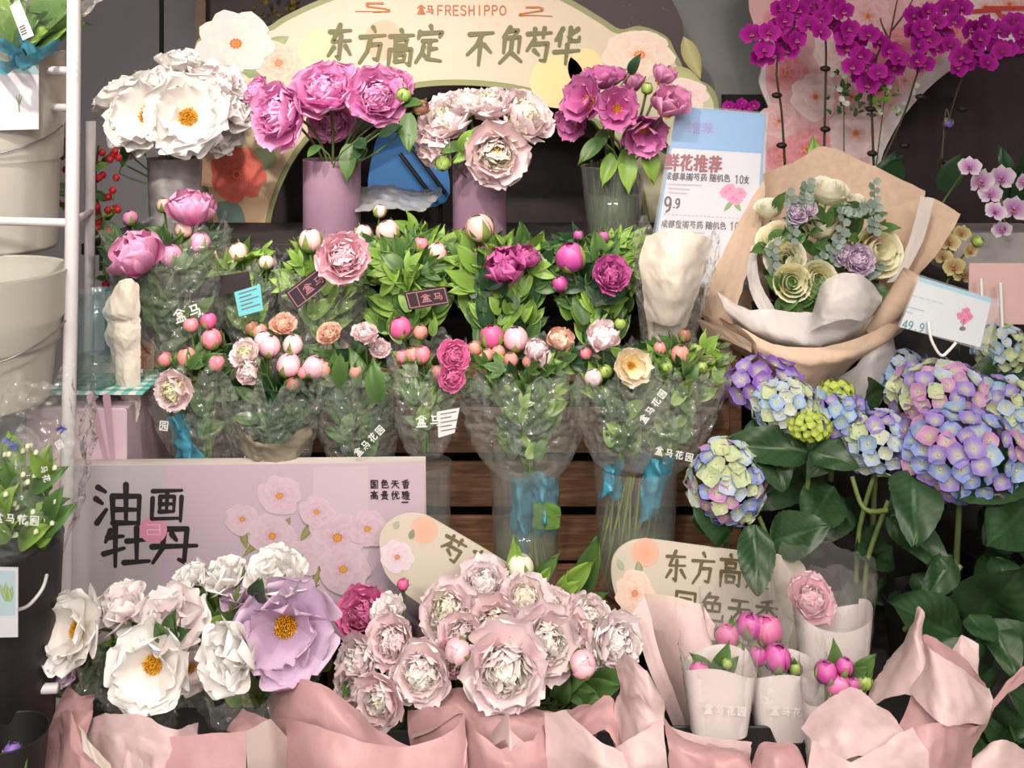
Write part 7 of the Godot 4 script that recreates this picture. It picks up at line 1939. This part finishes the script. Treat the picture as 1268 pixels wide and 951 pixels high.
	sheet("sheet", [[[1125, 905, 1.40], [1160, 895, 1.39], [1200, 900, 1.42], [1225, 890, 1.45]], [[1110, 950, 1.38], [1150, 945, 1.37], [1180, 940, 1.40], [1205, 930, 1.44]], [[1100, 1000, 1.38], [1150, 1000, 1.37], [1180, 1000, 1.40], [1200, 1000, 1.44]]], pk, t, 0.005, false, 20, 12)
	sheet("sheet", [[[1215, 930, 1.46], [1245, 915, 1.46], [1275, 935, 1.48]], [[1180, 960, 1.44], [1230, 960, 1.44], [1280, 965, 1.46]], [[1180, 1000, 1.44], [1230, 1000, 1.44], [1280, 1000, 1.46]]], pp, t, 0.004, false)
	sheet("sheet", [[[1175, 812, 1.55], [1190, 785, 1.56], [1212, 798, 1.55], [1205, 820, 1.54]], [[1175, 840, 1.53], [1190, 830, 1.52], [1212, 835, 1.53], [1215, 850, 1.53]]], pp, t, 0.003, true)
	sheet("sheet", [[[1228, 870, 1.56], [1250, 840, 1.58], [1272, 822, 1.6]], [[1225, 885, 1.55], [1245, 862, 1.57], [1270, 845, 1.59]]], pk, t, 0.003)
	# low ruffles below the cones
	t = thing("pink_ruffle", "gathered pink paper ruffle under the black trough of cones", "wrapping paper", P(920, 1000, 1.45))
	sheet("sheet", [[[822, 890, 1.46], [850, 915, 1.46], [885, 922, 1.44], [925, 930, 1.44], [930, 945, 1.43]], [[826, 930, 1.42], [855, 935, 1.42], [890, 945, 1.40], [915, 945, 1.40], [935, 960, 1.40]], [[828, 1000, 1.42], [855, 1000, 1.42], [890, 1000, 1.40], [915, 1000, 1.40], [940, 1000, 1.40]]], pk, t, 0.006, false, 24, 14)
	sheet("sheet", [[[930, 950, 1.42], [940, 925, 1.42], [962, 918, 1.42], [985, 925, 1.42], [1000, 950, 1.42]], [[930, 970, 1.40], [945, 950, 1.39], [962, 945, 1.38], [985, 950, 1.39], [1005, 970, 1.40]], [[930, 1000, 1.40], [945, 1000, 1.39], [962, 1000, 1.38], [985, 1000, 1.39], [1005, 1000, 1.40]]], pk, t, 0.004, false, 20, 12)
	sheet("sheet", [[[830, 900, 1.50], [870, 912, 1.50], [930, 918, 1.5]], [[830, 925, 1.46], [870, 940, 1.45], [930, 945, 1.45]]], pp, t, 0.004, false)
	# ---- white paper cones in film sleeves
	g = "white paper cones of pink buds"
	cone("white paper cone low in the trough with leafy pink bud", g, 1.55, 890, 826, 44, 40, [[866, 832, 13, "hot"], [900, 822, 7, "green"]], [[885, 838, 903, 802], [880, 836, 860, 812], [890, 838, 914, 815]])
	cone("white paper cone topped by deep pink buds beside the leafy cone", g, 1.59, 972, 832, 46, 36, [[938, 813, 12, "deep"], [962, 816, 18, "deep"], [985, 828, 9, "green"]], [[975, 835, 985, 815]])
	cone("tall white paper cone holding ruffled pale pink peony", g, 1.70, 1032, 762, 46, 80, [], [])
	cone("white paper cone of pink buds half hidden by pink paper", g, 1.53, 1030, 858, 36, 70, [[1023, 833, 15, "deep"], [1045, 826, 12, "deep"], [1038, 850, 17, "hot"], [1057, 848, 9, "deep"], [1070, 845, 10, "green"]], [[1055, 840, 1085, 812], [1065, 845, 1080, 835], [1032, 835, 1037, 800], [1050, 842, 1075, 825]])
	t = thing("film_bouquet", "ruffled pale pink peony inside clear square sleeve", "bouquet", P(1005, 860, 1.74))
	var bn := Node3D.new(); bn.name = "bloom"; t.add_child(bn)
	bloom(bn, P(1000, 748, 1.74) - t.position, Vector3(0.05, 0.7, 0.7), 38 * 1.74 / F, "double", "palepink")
	stem(t, Vector3.ZERO, P(1002, 765, 1.74) - t.position, Vector3.UP)
	sleeve("wrapper", t, P(1010, 860, 1.74), P(1020, 700, 1.74), 0.05, 0.088, M.clear_film, 0.003, 0.02, 0.7, 0.7)
	t = thing("bud_bouquet", "cluster of magenta buds in a clear sleeve behind white cones", "bouquet", P(930, 870, 1.66))
	for q in [[900, 788, 16, "hot"], [928, 776, 17, "deep"], [950, 782, 20, "hot"], [912, 803, 10, "green"], [925, 812, 11, "hot"], [892, 812, 9, "hot"], [940, 800, 11, "green"]]:
		bud(t, P(q[0], q[1], 1.64) - t.position, Vector3(rng.randf_range(-.2, .2), 1, 0.4), q[2] * 1.64 / F, q[3])
		stem(t, Vector3.ZERO, P(q[0], q[1] + 10, 1.65) - t.position, Vector3.UP)
	for q in [[905, 800, 908, 768], [935, 800, 950, 770], [895, 810, 885, 795]]: leaf(t, P(q[0], q[1], 1.65) - t.position, P(q[2], q[3], 1.63) - t.position, "mid", "broad", 0.8)
	sleeve("wrapper", t, P(930, 870, 1.66), P(925, 745, 1.66), 0.035, 0.075, M.clear_film, 0.003, 0.02, 0.7, 0.8)
	# pale pink sleeve paper left of the cones
	t = thing("pale_sleeve", "pale pink translucent paper sleeve left of magenta buds", "wrapping paper", P(850, 890, 1.66))
	var veil := mat(Color(0.91, 0.80, 0.79, 0.72), 0.45, false, {"transparency": BaseMaterial3D.TRANSPARENCY_ALPHA})
	sheet("paper", [[[797, 735, 1.74], [830, 738, 1.70], [870, 750, 1.68]], [[812, 800, 1.70], [850, 800, 1.64], [895, 800, 1.64]], [[848, 905, 1.62], [870, 905, 1.58], [900, 905, 1.58]]], veil, t, 0.002, false, 14, 14)
	sheet("edge", [[[782, 760, 1.72], [800, 735, 1.74]], [[800, 820, 1.68], [815, 800, 1.69]], [[836, 905, 1.62], [850, 900, 1.61]]], pp, t, 0.002)
	bn = Node3D.new(); bn.name = "bloom"; t.add_child(bn)
	bloom(bn, P(850, 790, 1.76) - t.position, Vector3(0, 0.6, 0.7), 32 * 1.76 / F, "double", "palepink")

func cone(label: String, g: String, d: float, cx: float, cy: float, w: float, h: float, buds: Array, lvs: Array) -> void:
	var t := thing("paper_cone_bouquet", label, "bouquet", P(cx, cy + h + 36, d), g)
	var o := t.position
	var top := P(cx, cy, d)
	var bot := P(cx, cy + h + 36, d)
	var mb := MB.new()
	var s := d / F
	mb.grid(40, 8, func(a: float, b: float):
		var ang: float = -0.7 + a * TAU * 1.08
		var r: float = lerpf(w * 0.78, w, b) * s * (1.0 + 0.05 * a)
		var sq := pow(pow(absf(cos(ang)), 4.0) + pow(absf(sin(ang)), 4.0), -0.25)
		sq = lerpf(1.0, sq, 0.6)
		return bot.lerp(top, b) - o + Vector3(cos(ang) * r * sq, b * b * 0.012 * sin(ang * 2.0 + cx) + 0.01 * b * (1.0 - a), sin(ang) * r * sq * 0.7)
	, func(_a, _b): return Color.WHITE)
	put("paper", mb.mesh(), M.white_paper, t)
	for q in buds:
		var p := P(q[0], q[1], d - 0.01) - o
		bud(t, p, Vector3(rng.randf_range(-.3, .3), 1, 0.35), q[2] * s, q[3])
		stem(t, Vector3.ZERO, p - Vector3(0, q[2] * s, 0), Vector3.UP)
	for q in lvs: leaf(t, P(q[0], q[1], d) - o, P(q[2], q[3], d - 0.02) - o, "mid", "broad", 0.9)
	sleeve("wrapper", t, bot, P(cx, cy - 34, d), w * 0.82 * s, w * 1.14 * s, M.clear_film, 0.003, 0.02, 1.0, 0.75)
	film_print(t, "盒马花园", cx - 18, cy + h + 6, d - 0.048, 12, 0.06)
